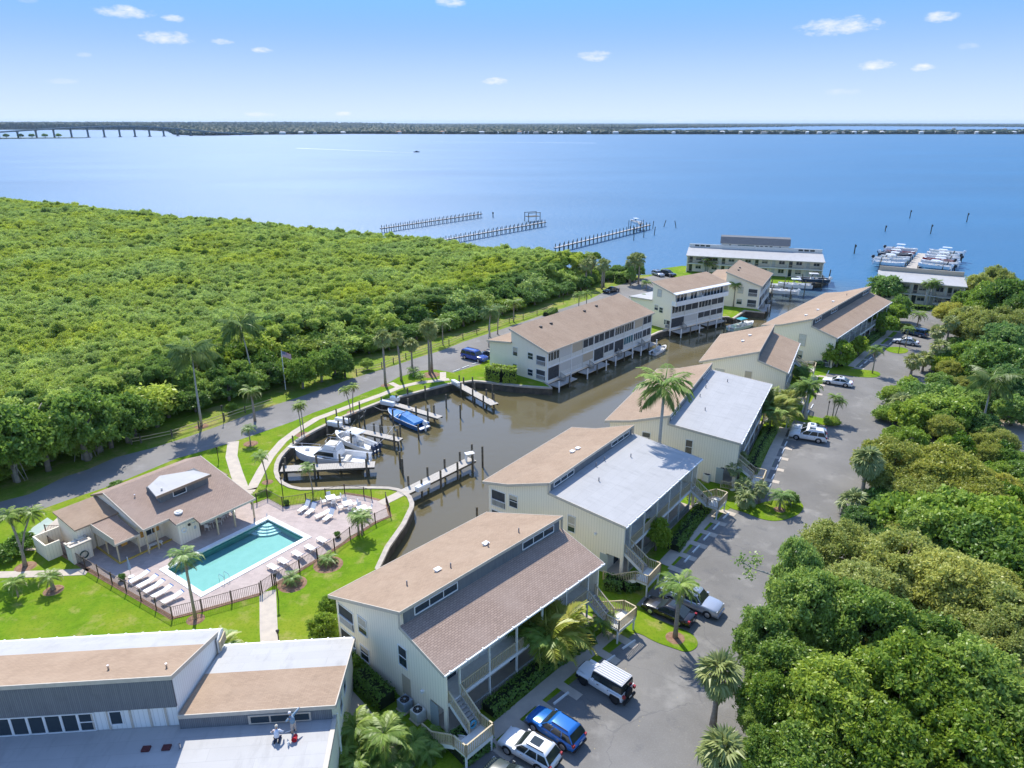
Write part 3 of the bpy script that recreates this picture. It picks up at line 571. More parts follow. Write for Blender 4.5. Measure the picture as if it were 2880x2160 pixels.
# ================================================================== FAR SHORE
def far_land(name, poly, seed, zmax, label, dx=60):
    r = np.random.default_rng(seed)
    o = struct(part(name, MB().sheet(poly, .2), material('far_ground', (.010, .024, .014), (.018, .032, .02), .01, 1))); o['label'] = label
    return o
FAR = [Vector((-16000, 5200))] + gl('o', [(-500, 280), (0, 280.3), (300, 281), (362, 284), (376, 291), (420, 293), (480, 292.8), (520, 291.5), (640, 290.5), (760, 289.5), (900, 289.8), (1106, 290.2), (1400, 290), (1700, 290.4), (1950, 290), (2212, 290.2), (2500, 290)], WATER) + V2((9000, 2800), (16000, 5000), (16000, 30000), (-16000, 30000))
far_land('far_shore', FAR, 1, 10, 'low wooded far shore of the river', 60)
far_inlet = struct(part('far_lagoon', MB().sheet(V2((500, 3480), (900, 3420), (1700, 3400), (2500, 3600), (4200, 4300), (5200, 7000), (2600, 9500), (900, 5200)), .6), MATS.get('water_blue') or material('water_blue', (.05, .13, .26), None, rough=.25)))
far_inlet['label'] = 'pale strip of a second water beyond the far shore'
def far_canopy(name, n, seed, label, inside):
    r = np.random.default_rng(seed); P = []
    while len(P) < n:
        y = 2450 * (1 + r.uniform(0, 1) ** 2.2 * 4.0); x = r.uniform(-.85, .85) * y
        if inside(x, y): P.append((x, y, r.uniform(5, 10) * (1 + .00006 * y)))
    P = np.array(P); me_pos = []; nrm = []; faces = []; V = []
    k = 0
    base = np.array([(math.cos(a) * c, math.sin(a) * c, s) for s, c in ((-.6, .75), (.1, 1.0), (.7, .62)) for a in np.arange(6) * math.pi / 3] + [(0, 0, 1.0)])
    quad = [(i * 6 + j, i * 6 + (j + 1) % 6, (i + 1) * 6 + (j + 1) % 6, (i + 1) * 6 + j) for i in range(2) for j in range(6)] + [(12 + j, 12 + (j + 1) % 6, 18, 18) for j in range(0)]
    tri = [(12, 13, 14, 15), (12, 15, 16, 17)]
    for (x, y, h) in P:
        h0 = h; h *= 1 + min(1.5, max(0, (-x - 1100) / 1200)) * 1.4; w = h0 * r.uniform(.8, 1.7); q = base * np.array([w, w, h * .62]) * r.uniform(.8, 1.2, (19, 1)) + np.array([x, y, h * .5])
        V.append(q); faces.append(np.array(quad + tri) + k); k += 19
    me = arr_mesh(name, np.concatenate(V), np.concatenate(faces)); o = struct(link(name, me, lf_far), 'stuff'); o['label'] = label; o['category'] = 'woods'; return o
FARN = np.array([(q.x, q.y) for q in FAR])
def in_shore(x, y):
    if 500 < x < 4600 and 3420 + max(0, x - 1700) * .28 < y < 5200 + max(0, x - 900) * 1.2: return False
    c = False; j = len(FARN) - 1
    for i in range(len(FARN)):
        a, b = FARN[i], FARN[j]
        if (a[1] > y) != (b[1] > y) and x < (b[0] - a[0]) * (y - a[1]) / (b[1] - a[1]) + a[0]: c = not c
        j = i
    return c
far_canopy('far_woods', 26000, 3, 'dark continuous tree line along the far shore', in_shore)

# ================================================================== BUILDINGS
def railing(parent, a, b, h=1.0, mat=None, gap=.17, bw=.075, name='railing', post=True, bottom=.1):
    """handrail > balusters between two points of a parent's frame"""
    mat = mat or wood_m; a = Vector(a); b = Vector(b); up = Vector((0, 0, h)); L = (b - a).length; hz = Vector((b.x - a.x, b.y - a.y, 0)).length
    mb = MB().bar(a + up, b + up, .11, .06).bar(a + Vector((0, 0, bottom)), b + Vector((0, 0, bottom)), .05, .07)
    if post:
        for p in (a, b): mb.bar(p, p + up * 1.04, .1)
    r = part(name, mb, mat, parent)
    bl = MB(); n = max(2, int(hz / gap))
    for i in range(1, n):
        p = a.lerp(b, i / n); bl.bar(p + Vector((0, 0, bottom)), p + up * .97, bw, .035, up=(b - a).normalized())
    o = part('balusters', bl, mat, r); o['kind'] = 'stuff'
    return r
def window(parent, face, at, c, z0, z1, w, kind='double', mat=None, name='window'):
    """face n/f: gable ends at local x=at, c = across position; s/c: long sides at local y=at, c = along position"""
    fr = MB(); pn = MB(); t = .07
    def bx(mb, u0, u1, za, zb, d0, d1):
        if face == 'n': mb.box(at - d1, at - d0, u0, u1, za, zb)
        elif face == 'f': mb.box(at + d0, at + d1, u0, u1, za, zb)
        elif face == 's': mb.box(u0, u1, at - d1, at - d0, za, zb)
        else: mb.box(u0, u1, at + d0, at + d1, za, zb)
    u0, u1 = c - w / 2, c + w / 2
    bx(fr, u0 - t, u0, z0 - t, z1 + t, .003, .07); bx(fr, u1, u1 + t, z0 - t, z1 + t, .003, .07); bx(fr, u0, u1, z1, z1 + t, .003, .07); bx(fr, u0, u1, z0 - t, z0, .003, .09)
    n = {'double': 0, 'triple': 2, 'quad': 3, 'pair': 1}.get(kind, 0)
    if kind == 'double': bx(fr, u0, u1, (z0 + z1) / 2 - .03, (z0 + z1) / 2 + .03, .005, .06)
    for i in range(1, n + 1): bx(fr, u0 + (u1 - u0) * i / (n + 1) - .03, u0 + (u1 - u0) * i / (n + 1) + .03, z0, z1, .005, .06)
    bx(pn, u0, u1, z0, z1, .003, .03)
    wdw = part(name, fr, white_m if mat not in (shutter_m, lshut_m) else trim_m, parent)
    part('pane' if mat not in (shutter_m, lshut_m) else 'shutter', pn, mat or glass_m, wdw)
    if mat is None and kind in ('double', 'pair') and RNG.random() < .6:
        bd = MB(); bx(bd, u0 + .02, u1 - .02, z1 - (z1 - z0) * RNG.choice((.35, .45, .7)), z1 - .01, .031, .036); part('pane_reflection', bd, reflect_m, wdw)  # thin tan plate over the upper pane, a painted reflection
    return wdw
def slab(prof, t):            # roof profile (list of y,z) -> closed polygon of thickness t
    return prof + [(y, z - t) for y, z in reversed(prof)]
def stair(parent, lo, sgn, we, ztop, far=False):
    """U-shaped outside stair: a flight out, a landing, a flight back. lo: building end; sgn +1 near end, -1 far end"""
    X = lambda q: lo + sgn * q
    zl = 1.45; w0 = we - .35; w1 = we + 1.75; w2 = we + 3.05
    tr = MB(); n = 8
    for i in range(n):
        z = ztop - (ztop - zl) * (i + .6) / n; wa = w0 + (w1 - w0) * i / n
        x0, x1 = sorted((X(.65), X(1.65))); tr.box(x0, x1, -(wa + (w1 - w0) / n + .03), -wa, z - .05, z)
    for i in range(8):
        z = zl * (1 - (i + .6) / 8); wa = w1 - (w1 - w0) * i / 8
        x0, x1 = sorted((X(-.85), X(.2))); tr.box(x0, x1, -wa, -(wa - (w1 - w0) / 8 - .03), z - .05, z)
    st = part('stair', tr, deckw_m, parent)
    x0, x1 = sorted((X(-.9), X(1.7))); part('landing', MB().box(x0, x1, -w2, -w1, zl - .14, zl).box(x0 + .05, x1 - .05, -w2 - .04, -w2 - .003, zl - .28, zl - .02), offw_m, st)
    sb = MB()
    for q in (.6, 1.7): sb.bar((X(q), -w0, ztop - .12), (X(q), -w1, zl - .05), .06, .32)
    for q in (-.9, .25): sb.bar((X(q), -w1, zl - .1), (X(q), -w0 + .1, .02), .06, .3)
    for q in (-.8, 1.6): sb.bar((X(q), -w2 + .12, 0), (X(q), -w2 + .12, zl - .1), .12)
    part('stringer', sb, white_m, st)
    railing(st, (X(.6), -w0, ztop), (X(.6), -w1, zl), 1.0); railing(st, (X(1.7), -w0, ztop), (X(1.7), -w1, zl), 1.0)
    railing(st, (X(1.7), -w1, zl), (X(1.7), -w2, zl), 1.0); railing(st, (X(1.7), -w2, zl), (X(-.9), -w2, zl), 1.0); railing(st, (X(-.9), -w2, zl), (X(-.9), -w1, zl), 1.0)
    railing(st, (X(-.9), -w1, zl), (X(-.9), -w0 + .2, .1), 1.0); railing(st, (X(-.9), -w0 + .2, .1), (X(-.9), -w0 + 1.3, .1), .95)
    return st
def condo(i, label, zc, k, r, zt, e, low_mat, near=(), stairs='nf', cler=(), vents=(), bays=5, far_open=False):
    X, Y, a, L = A_SPEC[i]; t = thing('condo_building', label, 'building', (X, Y, 0), a)
    wr, zr = r; we, ze = e; wb = we - 2.1
    up = [(0, zc)] + ([(-k[0], k[1])] if k else []) + [(-(wr + .28), zr + .06)]
    zlow = lambda w: zt + (ze - zt) * (w - wr) / (we - wr)
    low = [(-(wr + .17), zlow(wr + .17)), (-we, ze)]
    # roofs
    part('upper_roof', MB().profx(slab(up, .2), 0, L), shingle_m, t); part('lower_roof', MB().profx(slab(low, .2), 0, L), low_mat, t)
    fa = MB()
    for x0, x1 in ((-.06, -.002), (L + .002, L + .06)):
        fa.profx([(y, z + .015) for y, z in up] + [(y, z - .3) for y, z in reversed(up)], x0, x1); fa.profx([(y, z + .015) for y, z in low] + [(y, z - .28) for y, z in reversed(low)], x0, x1)
        fa.box(x0, x1, -(wr + .30), -(wr + .10), zlow(wr + .2) - .25, zr - .1)
    fa.box(-.06, L + .06, .002, .05, zc - .26, zc + .015); fa.box(-.06, L + .06, -(wr + .33), -(wr + .282), zr - .2, zr + .075)
    part('fascia', fa, trim_m, t)
    gt = MB().box(-.05, L + .05, -we - .13, -we - .003, ze - .16, ze - .03)
    for q in np.arange(.5, L, 1.6): gt.box(q - .05, q + .05, -we - .15, -we + .03, ze - .05, ze + .03)
    part('gutter', gt, white_m, t)
    # walls
    prof = [(-.55, -.3), (-wb, -.3), (-wb, zlow(wb) - .21), (-(wr + .2), zlow(wr + .2) - .21), (-(wr + .2), zr - .16)] + ([(-k[0], k[1] - .21)] if k else []) + [(-.55, zc + (.55 / (k[0] if k else wr)) * ((k[1] if k else zr) - zc) - .21)]
    part('wall', MB().profx(prof, .3, L - .3), wall_m, t)
    pe = [(-wb + .002, -.3), (-(we - .25), -.3), (-(we - .25), zlow(we - .25) - .21), (-wb + .002, zlow(wb) - .21)]
    # the stair end keeps a door-high opening at ground level
    for x0, x1 in ((.303, .45), (L - .45, L - .303)):
        ep = MB().profx([(-wb + .002, 2.25), (-(we - .25), 2.25)] + pe[2:], x0, x1); ep.profx([(-(we - .6), -.3), (-(we - .25), -.3), (-(we - .25), 2.25), (-(we - .6), 2.25)], x0 + .002, x1 - .002); part('end_wall', ep, wall_m, t)
    part('clerestory', MB().box(.35, L - .35, -(wr + .24), -(wr + .203), zlow(wr) - .2, zr - .14), grey_m, t)
    for (c0, c1) in cler:
        window(t, 's', -(wr + .243), (c0 + c1) / 2, zt + .25, zr - .35, c1 - c0, 'triple', None)
    # gallery
    part('gallery_floor', MB().box(.46, L - .46, -(we - .3), -wb - .003, 2.7, 2.85), offw_m, t); part('ground_slab', MB().box(.46, L - .46, -(we - .3), -wb - .003, -.1, .12), conc_m, t)
    part('slab_edge', MB().box(.46, L - .46, -(we - .25), -(we - .298), 2.6, 2.88), white_m, t)
    nb = bays; xs = [1.7 + (L - 3.4) * q / nb for q in range(nb + 1)]
    for q, x in enumerate(xs): part('post', MB().box(x - .07, x + .07, -(we - .28), -(we - .42), .1, ze - .2), offw_m, t)
    for q in range(nb):
        railing(t, (xs[q] + .07, -(we - .35), 2.85), (xs[q + 1] - .07, -(we - .35), 2.85), 1.0, grywood_m if i > 2 else wood_m, post=False)
        railing(t, (xs[q] + .07, -(we - .35), .12), (xs[q + 1] - .07, -(we - .35), .12), .9, grywood_m, post=False)
    m = int((L - 3) / 3.4)
    for q in range(m):
        x = 2.4 + q * 3.4
        for zb in (.12, 2.85):
            d = part('door', MB().box(x - .45, x + .45, -wb - .05, -wb - .004, zb, zb + 2.05), offw_m if q % 2 else glass_m, t)
            window(t, 's', -wb - .002, x + 1.5, zb + .75, zb + 2.0, 1.3, 'pair')
    # gable openings
    for (wa, wb_, za, zb, kind) in near:
        c = -(wa + wb_) / 2; w = wb_ - wa
        if kind == 'porch':
            o = part('porch_opening', MB().box(.27, .297, c - w / 2, c + w / 2, za, zb), screen_m, t)
            part('porch_trim', MB().box(.24, .296, c - w / 2 - .08, c - w / 2, za, zb + .08).box(.24, .296, c + w / 2, c + w / 2 + .08, za, zb + .08).box(.24, .296, c - w / 2, c + w / 2, zb, zb + .08), white_m, o)
            railing(o, (.2, c - w / 2, za), (.2, c + w / 2, za), .85, white_m, .16, .07, post=False)
        elif kind == 'louver': part('louver', MB().box(.26, .297, c - w / 2, c + w / 2, za, zb), shutter_m, t)
        elif kind == 'door': part('door', MB().box(.25, .297, c - w / 2, c + w / 2, za, zb), material('grey_green_door', (.35, .40, .40), None, rough=.5), t)
        elif kind == 'lamp': part('wall_lamp', MB().box(.1, .297, c - w / 2, c + w / 2, za, zb), white_m, t)
        else: window(t, 'n', .298, c, za, zb, w, 'double', {'w': None, 'sh': shutter_m, 'lsh': lshut_m}[kind])
    if 'n' in stairs: stair(t, 0, 1, we, 2.85)
    if 'f' in stairs: stair(t, L, -1, we, 2.85)
    for (l, w, kind) in vents:
        z = (zc + (zr - zc) * w / wr if not k else (zc + (k[1] - zc) * w / k[0] if w < k[0] else k[1] + (zr - k[1]) * (w - k[0]) / (wr - k[0]))) if w < wr else zlow(w)
        if kind == 'hood': part('roof_vent', MB().box(l - .22, l + .22, -w - .18, -w + .18, z - .05, z + .16).box(l - .28, l + .28, -w - .24, -w + .24, z + .161, z + .2), white_m, t)
        else: part('vent_pipe', MB().cyl((l, -w), .06, z - .1, z + .42, 8), material('lead_pipe', (.22, .22, .23), None, rough=.6), t)
    return t
condo(1, 'cream building nearest the camera with tan upper roof and brown shingled lower roof', 5.09, None, (9.53, 8.61), 7.4, (14.59, 5.95), shingle_d,
      near=[(.95, 3.0, 2.75, 4.6, 'porch'), (.95, 3.0, .3, 2.15, 'porch'), (3.75, 4.85, 3.4, 4.9, 'w'), (3.75, 4.85, .75, 2.05, 'w'), (9.0, 9.95, 3.35, 5.1, 'w'), (9.2, 10.2, .7, 2.5, 'louver'), (11.6, 11.85, 2.35, 2.55, 'lamp'), (12.5, 13.4, 0, 2.1, 'door')],
      cler=[(1.4, 5.6), (13.2, 17.2)], vents=[(3.4, 6.3, 'p'), (7.0, 7.5, 'p'), (6.2, 6.8, 'hood'), (11.2, 7.6, 'p'), (11.5, 7.0, 'hood'), (14.4, 8.2, 'p')], bays=5)
condo(2, 'cream building with tan upper roof and white membrane lower roof, second from the camera', 5.47, (3.4, 6.19), (8.35, 7.97), 6.95, (17.38, 6.15), membrane_m,
      near=[(1.0, 2.8, 2.75, 4.7, 'porch'), (1.0, 2.8, .3, 2.2, 'porch'), (3.4, 4.45, 3.5, 4.85, 'w'), (10.8, 11.6, 3.2, 4.95, 'w'), (14.6, 15.5, 0, 2.1, 'door'), (13.9, 14.1, 3.9, 4.1, 'lamp')],
      cler=[(.9, 4.6), (12.8, 17.0)], vents=[(9.2, 5.6, 'hood'), (10.2, 5.7, 'hood'), (9.8, 9.4, 'p'), (8.0, 9.4, 'p'), (12.6, 11.2, 'p'), (5.5, 11.2, 'p')])
condo(3, 'cream building with white membrane lower roof behind the tall royal palm', 5.62, (3.43, 6.3), (8.09, 7.89), 6.89, (17.19, 6.03), membrane_m,
      near=[(1.0, 2.6, 2.75, 4.5, 'porch'), (5.0, 6.0, 3.6, 4.9, 'w'), (10.6, 11.4, 3.2, 5.0, 'w'), (14.6, 15.5, 0, 2.1, 'door')],
      cler=[(.9, 4.6), (17.8, 22)], vents=[(13, 5.7, 'hood'), (15, 9.4, 'p'), (17.4, 9.0, 'p'), (11.2, 9.5, 'p'), (19.5, 11.5, 'p'), (7, 11.2, 'p')])
condo(4, 'short cream building with tan roofs, fourth along the canal', 5.67, None, (8.77, 8.57), 7.28, (13.57, 5.8), shingle_m,
      near=[(2.6, 4.0, 3.2, 4.7, 'lsh'), (7.3, 8.2, 3.0, 5.0, 'sh'), (11.2, 12.2, 0, 2.1, 'door')], vents=[(8.6, 5.2, 'hood'), (8.9, 5.0, 'p'), (12, 5.8, 'hood')], cler=[])
condo(5, 'farthest long cream building in the right-hand row with tan roofs', 5.7, (3.6, 6.45), (9.0, 8.5), 7.25, (13.9, 5.8), shingle_m,
      near=[(1.2, 2.8, 3.0, 4.3, 'lsh'), (7.2, 8.4, 3.1, 5.2, 'lsh'), (7.2, 8.2, .5, 2.1, 'w'), (12.0, 13.0, 0, 2.0, 'porch')], stairs='', cler=[(1.5, 4.6), (10.2, 13.6), (30.5, 34.5)],
      vents=[(6, 6, 'hood'), (11, 6.5, 'hood'), (20, 6.5, 'hood'), (27, 7, 'p')], bays=9)

# ---- canal-side buildings across the water
def canal_building(label, origin, a, L, low, main, near, bays, roof_low=shingle_m, base=0.0, facade=True):
    """low: [(w,z),(w,z)] road-side roof, main: [(w,z),(w,z)] high roof falling to the canal"""
    t = thing('canal_building', label, 'building', (origin[0], origin[1], 0), a)
    lo = [(-w, z) for w, z in low]; ma = [(-w, z) for w, z in main]
    part('low_roof', MB().profx(slab(lo, .2), 0, L), roof_low, t); part('main_roof', MB().profx(slab(ma, .22), 0, L), shingle_m, t)
    fa = MB()
    for x0, x1 in ((-.06, -.002), (L + .002, L + .06)):
        fa.profx([(y, z + .015) for y, z in lo] + [(y, z - .28) for y, z in reversed(lo)], x0, x1); fa.profx([(y, z + .015) for y, z in ma] + [(y, z - .32) for y, z in reversed(ma)], x0, x1)
    we, ze = main[-1]; fa.box(-.06, L + .06, -we - .05, -we - .002, ze - .28, ze + .01)
    part('fascia', fa, trim_m, t)
    w1, z1 = main[0]; zr = lambda w: z1 + (ze - z1) * (w - w1) / (we - w1); wf = we - .45
    prof = [(-.4, base - .3), (-wf, base - .3), (-wf, zr(wf) - .22), (-(w1 + .25), zr(w1 + .25) - .22), (-(w1 + .25), low[1][1] - .22), (-.4, low[0][1] - .18)]
    part('wall', MB().profx(prof, .3, L - .3), wall_m, t)
    for (wa, wb_, za, zb, kind) in near:
        c = -(wa + wb_) / 2; w = wb_ - wa
        if kind == 'porch':
            o = part('porch_opening', MB().box(.27, .297, c - w / 2, c + w / 2, za, zb), screen_m, t)
            part('porch_trim', MB().box(.24, .296, c - w / 2 - .07, c - w / 2, za, zb + .07).box(.24, .296, c + w / 2, c + w / 2 + .07, za, zb + .07).box(.24, .296, c - w / 2, c + w / 2, zb, zb + .07), white_m, o)
            railing(o, (.2, c - w / 2, za), (.2, c + w / 2, za), .9, white_m, .2, .07, post=False)
        else: window(t, 'n', .298, c, za, zb, w, 'double', None if kind == 'w' else lshut_m)
    if facade:
        nb = len(bays[0]); bwid = (L - .6) / nb; ns = len(bays)
        zf = [base + .35, base + 2.95] if ns == 2 else [base + .35, base + 2.75]
        for s in range(2):
            zb = zf[s]; ztop = (zf[1] - .25) if s == 0 else min(zr(wf) - .35, zf[1] + 2.4)
            sl = MB().box(.35, L - .35, -(wf + .12), -wf - .003, zb - .3, zb); part('floor_band', sl, white_m, t)
            for q in range(nb):
                kind = bays[s][q]; x0 = .3 + q * bwid + .08; x1 = x0 + bwid - .16
                if kind in 'dwt':
                    part('half_wall', MB().box(x0, x1, -(wf + .07), -wf - .003, zb + .003, zb + .85), offw_m, t)
                    o = part('screen', MB().box(x0, x1, -(wf + .03), -wf - .003, zb + .86, ztop), screen_m if kind == 'd' else (glass_m if kind == 'w' else material('teal_glass', (.03, .13, .15), None, rough=.1)), t)
                    mb = MB(); nn = 4 if kind != 'd' else 2
                    for v in range(nn + 1):
                        x = x0 + (x1 - x0) * v / nn; mb.box(x - .035, x + .035, -(wf + .09), -(wf + .033), zb + .86, ztop)
                    part('mullion', mb, white_m, o)
                elif kind == 'o': part('dark_screen', MB().box(x0, x1, -(wf + .03), -wf - .003, zb + .05, ztop), screen_m, t)
                else:
                    part('half_wall', MB().box(x0, x1, -(wf + .07), -wf - .003, zb + .003, zb + .75), offw_m, t)
                    part('roll_shutter', MB().box(x0, x1, -(wf + .08), -wf - .003, zb + .76, ztop), shutter_m if (q + s) % 3 == 0 else lshut_m, t)
        for q in range(nb + 1):
            x = .32 + q * bwid; x = min(max(x, .4), L - .4)
            if q % 2 == 0: part('post', MB().box(x - .1, x + .1, -(wf + .16), -wf - .004, base - 1.5, (zr(wf) if ns == 2 else zf[1] + 2.7) - .3), white_m, t)
            else: part('post', MB().box(x - .05, x + .05, -(wf + .13), -wf - .004, base, (zr(wf) if ns == 2 else zf[1] + 2.7) - .3), offw_m, t)
    return t
L1a = .860
L1 = canal_building('long cream canal building with one large tan roof and screened porches over the water', (-4.54, 122.83), L1a, 35.1, [(0, 5.15), (5.7, 5.9)], [(5.3, 8.35), (14.0, 5.75)],
    [(6.0, 7.0, 3.5, 5.0, 'w'), (9.4, 10.5, 3.6, 4.7, 'w'), (6.0, 6.9, .9, 1.9, 'w'), (9.4, 10.5, .6, 1.7, 'w'), (11.3, 13.2, 2.9, 4.6, 'porch'), (11.3, 13.2, .3, 2.1, 'porch')],
    ['osshodotwd'.replace('h', 's'), 'wssdddwwsd'.replace('h', 's')])
L2 = canal_building('three-storey cream canal building with a white balcony under its tan roof', (26.4, 157.1), .637, 18.2, [(0, 5.2), (6.8, 5.7)], [(6.5, 9.65), (12.7, 8.25)],
    [(7.6, 8.6, 3.6, 4.7, 'w'), (10.6, 11.2, 1.0, 2.0, 'w'), (11.0, 12.2, .2, 2.0, 'porch'), (8.2, 9.3, 6.7, 8.2, 'sh'), (9.0, 10.0, 3.3, 4.4, 'w')],
    ['osdd', 'wdwd', 'wwww'], membrane_m)
L3 = canal_building('cream canal building with tan roof at the corner by the boat lifts', (46.4, 171.5), 1.102, 17.5, [(0, 5.3), (5.9, 6.0)], [(5.5, 8.4), (14.2, 5.65)],
    [(8.7, 9.9, 3.5, 4.9, 'lsh'), (8.7, 9.9, .8, 2.0, 'w'), (11.2, 13.2, 2.9, 4.7, 'porch'), (11.2, 13.2, .3, 2.1, 'porch')],
    ['odds', 'wdwd'])
# third floor balcony of the three-storey one
wf = 12.7 - .45
part('balcony_parapet', MB().box(.3, 17.9, -(wf + 1.2), -(wf + 1.08), 5.35, 6.35).box(.3, .42, -(wf + 1.08), -(wf + .003), 5.35, 6.35).box(17.78, 17.9, -(wf + 1.08), -(wf + .003), 5.35, 6.35).box(.42, 17.78, -(wf + 1.08), -(wf + .003), 5.3, 5.42), white_m, L2)
part('eave_strip', MB().profx([(-12.705, 8.24), (-13.6, 8.02), (-13.6, 7.85), (-12.705, 8.06)], -.05, 18.25), white_m, L2)
part('balcony_divider', MB().profx([(-(wf + .005), 5.45), (-(wf + 1.07), 5.45), (-(wf + 1.07), 6.5), (-(wf + .005), 7.9)], 9.0, 9.12), white_m, L2)
for q in range(2):
    for v in range(7):
        x = .9 + q * 8.9 + v * 1.1
        if v in (4,) and q == 0: continue
        window(L2, 's', -wf - .002, x + .3, 5.6, 7.5, .85, 'single')
part('return_wall', MB().profx([(-(wf + .004), 5.4), (-(wf + 1.3), 5.4), (-(wf + 1.3), 6.1), (-(wf + 1.0), 6.6), (-(wf + .8), 7.7), (-(wf + .004), 8.0)], .31, .41).profx([(-(wf + .004), 5.4), (-(wf + 1.3), 5.4), (-(wf + 1.3), 6.1), (-(wf + 1.0), 6.6), (-(wf + .8), 7.7), (-(wf + .004), 8.0)], 17.79, 17.89), wall_m, L2)
for o, l, w, z in ((L1, 6, 7.6, 0), (L1, 9, 7.6, 0), (L1, 20, 7.2, 0), (L1, 24.5, 6.9, 0), (L3, 6, 7.4, 0), (L3, 9, 7.2, 0)):
    w1, z1, we, ze = (5.3, 8.35, 14.0, 5.75) if o is L1 else (5.5, 8.4, 14.2, 5.65); zz = z1 + (ze - z1) * (w - w1) / (we - w1)
    part('roof_vent', MB().box(l - .25, l + .25, -w - .2, -w + .2, zz - .05, zz + .2), black_m, o)

# canal docks hanging off the long building, with steps down
def canal_dock(b, l0, l1, w0, w1, z, label, steps=True):
    d = thing('canal_dock', label, 'dock', b.location, b.rotation_euler[2])
    mb = MB(); n = int((l1 - l0) / .25)
    part('deck', MB().box(l0, l1, -w1, -w0, z - .12, z), deckw_m, d)
    for x in np.arange(l0 + .2, l1, 3.0): part('piling', MB().cyl((x, -w1 - .12), .13, -3, z + 1.0, 8), white_m if int(x) % 2 else pile_m, d)
    if steps:
        s = MB(); x = l0 + 2.0
        for k in range(5): s.box(x + k * .28, x + k * .28 + .26, -w0 - 1.0, -w0 - .15, z + 1.0 - k * .22 - .05, z + 1.0 - k * .22)
        st = part('steps', s, deckw_m, d); railing(st, (x, -w0 - 1.0, z + 1.0), (x + 1.4, -w0 - 1.0, z + .02), .9, grywood_m, .25)
    return d
canal_dock(L1, .8, 6.5, 13.65, 15.6, -.35, 'grey dock below the near corner of the long canal building')
canal_dock(L1, 9.5, 17.0, 13.65, 15.4, -.35, 'grey dock with steps below the middle of the long canal building')
canal_dock(L1, 19.0, 26.0, 13.65, 15.2, -.35, 'grey dock with steps past the middle of the long canal building')
canal_dock(L1, 27.5, 34.5, 13.65, 15.6, -.35, 'grey dock below the far end of the long canal building')
canal_dock(L2, 1.0, 9.0, 12.4, 14.6, -.35, 'grey dock below the three-storey canal building')
canal_dock(L2, 10.5, 17.5, 12.4, 14.0, -.35, 'narrow dock at the far half of the three-storey building', False)
canal_dock(L3, .5, 8.0, 13.8, 15.8, -.35, 'grey dock along the corner building by the boat lifts')

# ---- river-front building with the white roof and dark penthouse roof
def local_frame(p0, p1): d = Vector(p1) - Vector(p0); return math.atan2(d.y, d.x), d.length
def river_building(label, p0, p1, depth, ze, zb, par, pent=None, seg=8):
    a, L = local_frame(p0, p1); t = thing('riverside_building', label, 'building', p0, a)
    part('white_roof', MB().profx(slab([(-.5, ze), (depth, zb)], .18), -.3, L + .3), membrane_m, t)
    part('wall', MB().profx([(1.6, -.2), (depth - .1, -.2), (depth - .1, zb - .1), (1.6, ze + .1)], 0, L), wall_m, t)
    part('end_wall', MB().profx([(-.2, -.2), (1.598, -.2), (1.598, ze + .05), (-.2, ze - .16)], 0, .15).profx([(-.2, -.2), (1.598, -.2), (1.598, ze + .05), (-.2, ze - .16)], L - .15, L), wall_m, t)
    part('parapet', MB().box(-.1, L + .1, depth - .05, depth + .25, zb - .4, par), offw_m if pent else shutter_m, t)
    part('gallery_floor', MB().box(.16, L - .16, -.2, 1.597, 2.5, 2.7), white_m, t)
    part('fascia', MB().box(-.32, L + .32, -.55, -.502, ze - .22, ze + .01), trim_m, t)
    for q in range(seg + 1):
        x = .2 + (L - .4) * q / seg; part('post', MB().box(x - .07, x + .07, -.18, -.04, 0, ze - .15), offw_m, t)
        if q < seg:
            x2 = .2 + (L - .4) * (q + 1) / seg; railing(t, (x + .08, -.1, 2.7), (x2 - .08, -.1, 2.7), .95, shutter_m, .22, .12, post=False)
            for zz in (0.1, 2.7):
                part('door', MB().box(x + .5, x + 1.4, 1.55, 1.597, zz, zz + 2.0), offw_m if (q + int(zz)) % 2 else glass_m, t)
                window(t, 's', 1.598, x + (x2 - x) * .68, zz + .8, zz + 1.9, min(1.5, (x2 - x) * .42), 'pair')
    if pent:
        x0, x1, zt, zz = pent
        part('penthouse', MB().box(x0, x1, depth + .26, depth + 5, zb - .5, zz), wall_w, t)
        part('penthouse_roof', MB().profx([(depth - .2, zz), (depth + 1.4, zt), (depth + 5.2, zt), (depth + 5.2, zz)], x0 - .3, x1 + .3), grey_m, t)
        for q, (u0, u1, m) in enumerate([(.12, .15, glass_m), (.25, .49, material('teal_glass', (.03, .13, .15), None)), (.52, .56, glass_m), (.58, .62, glass_m), (.65, .69, glass_m), (.72, .76, glass_m), (.86, .88, glass_m)]):
            window(t, 's', depth + .258, x0 + (x1 - x0) * (u0 + u1) / 2, zb + .35, zz - .25, (x1 - x0) * (u1 - u0), 'quad' if u1 - u0 > .1 else 'single', m)
        for x in (1.5, L - 6.5):
            for v in range(3): window(t, 's', depth - .052, x + v * 1.6 + .7, zb + .3, par - .2, 1.3, 'single')
    return t
FB = river_building('river-front building with white roof and dark grey penthouse roof', (52.0, 210.8), (88.0, 199.6), 9.0, 5.0, 6.0, 7.05, (9.2, 28.6, 9.4, 7.55))
GB = river_building('two-storey building with white roof at the end of the car park', (90.6, 173.6), (107.2, 165.2), 9.5, 5.6, 6.2, 7.3, None, 5)
gs = part('entry_stair', MB().box(13.2, 17.5, -1.4, -.3, 2.6, 2.75), offw_m, GB); railing(gs, (13.2, -1.4, 2.75), (17.5, -1.4, 2.75), 1.0, shutter_m, .2); railing(gs, (12.4, -2.2, 1.3), (17.0, -2.2, 1.3), 1.0, shutter_m, .2)
part('entry_landing', MB().box(12.4, 17.0, -2.2, -1.45, 1.15, 1.29), offw_m, gs)

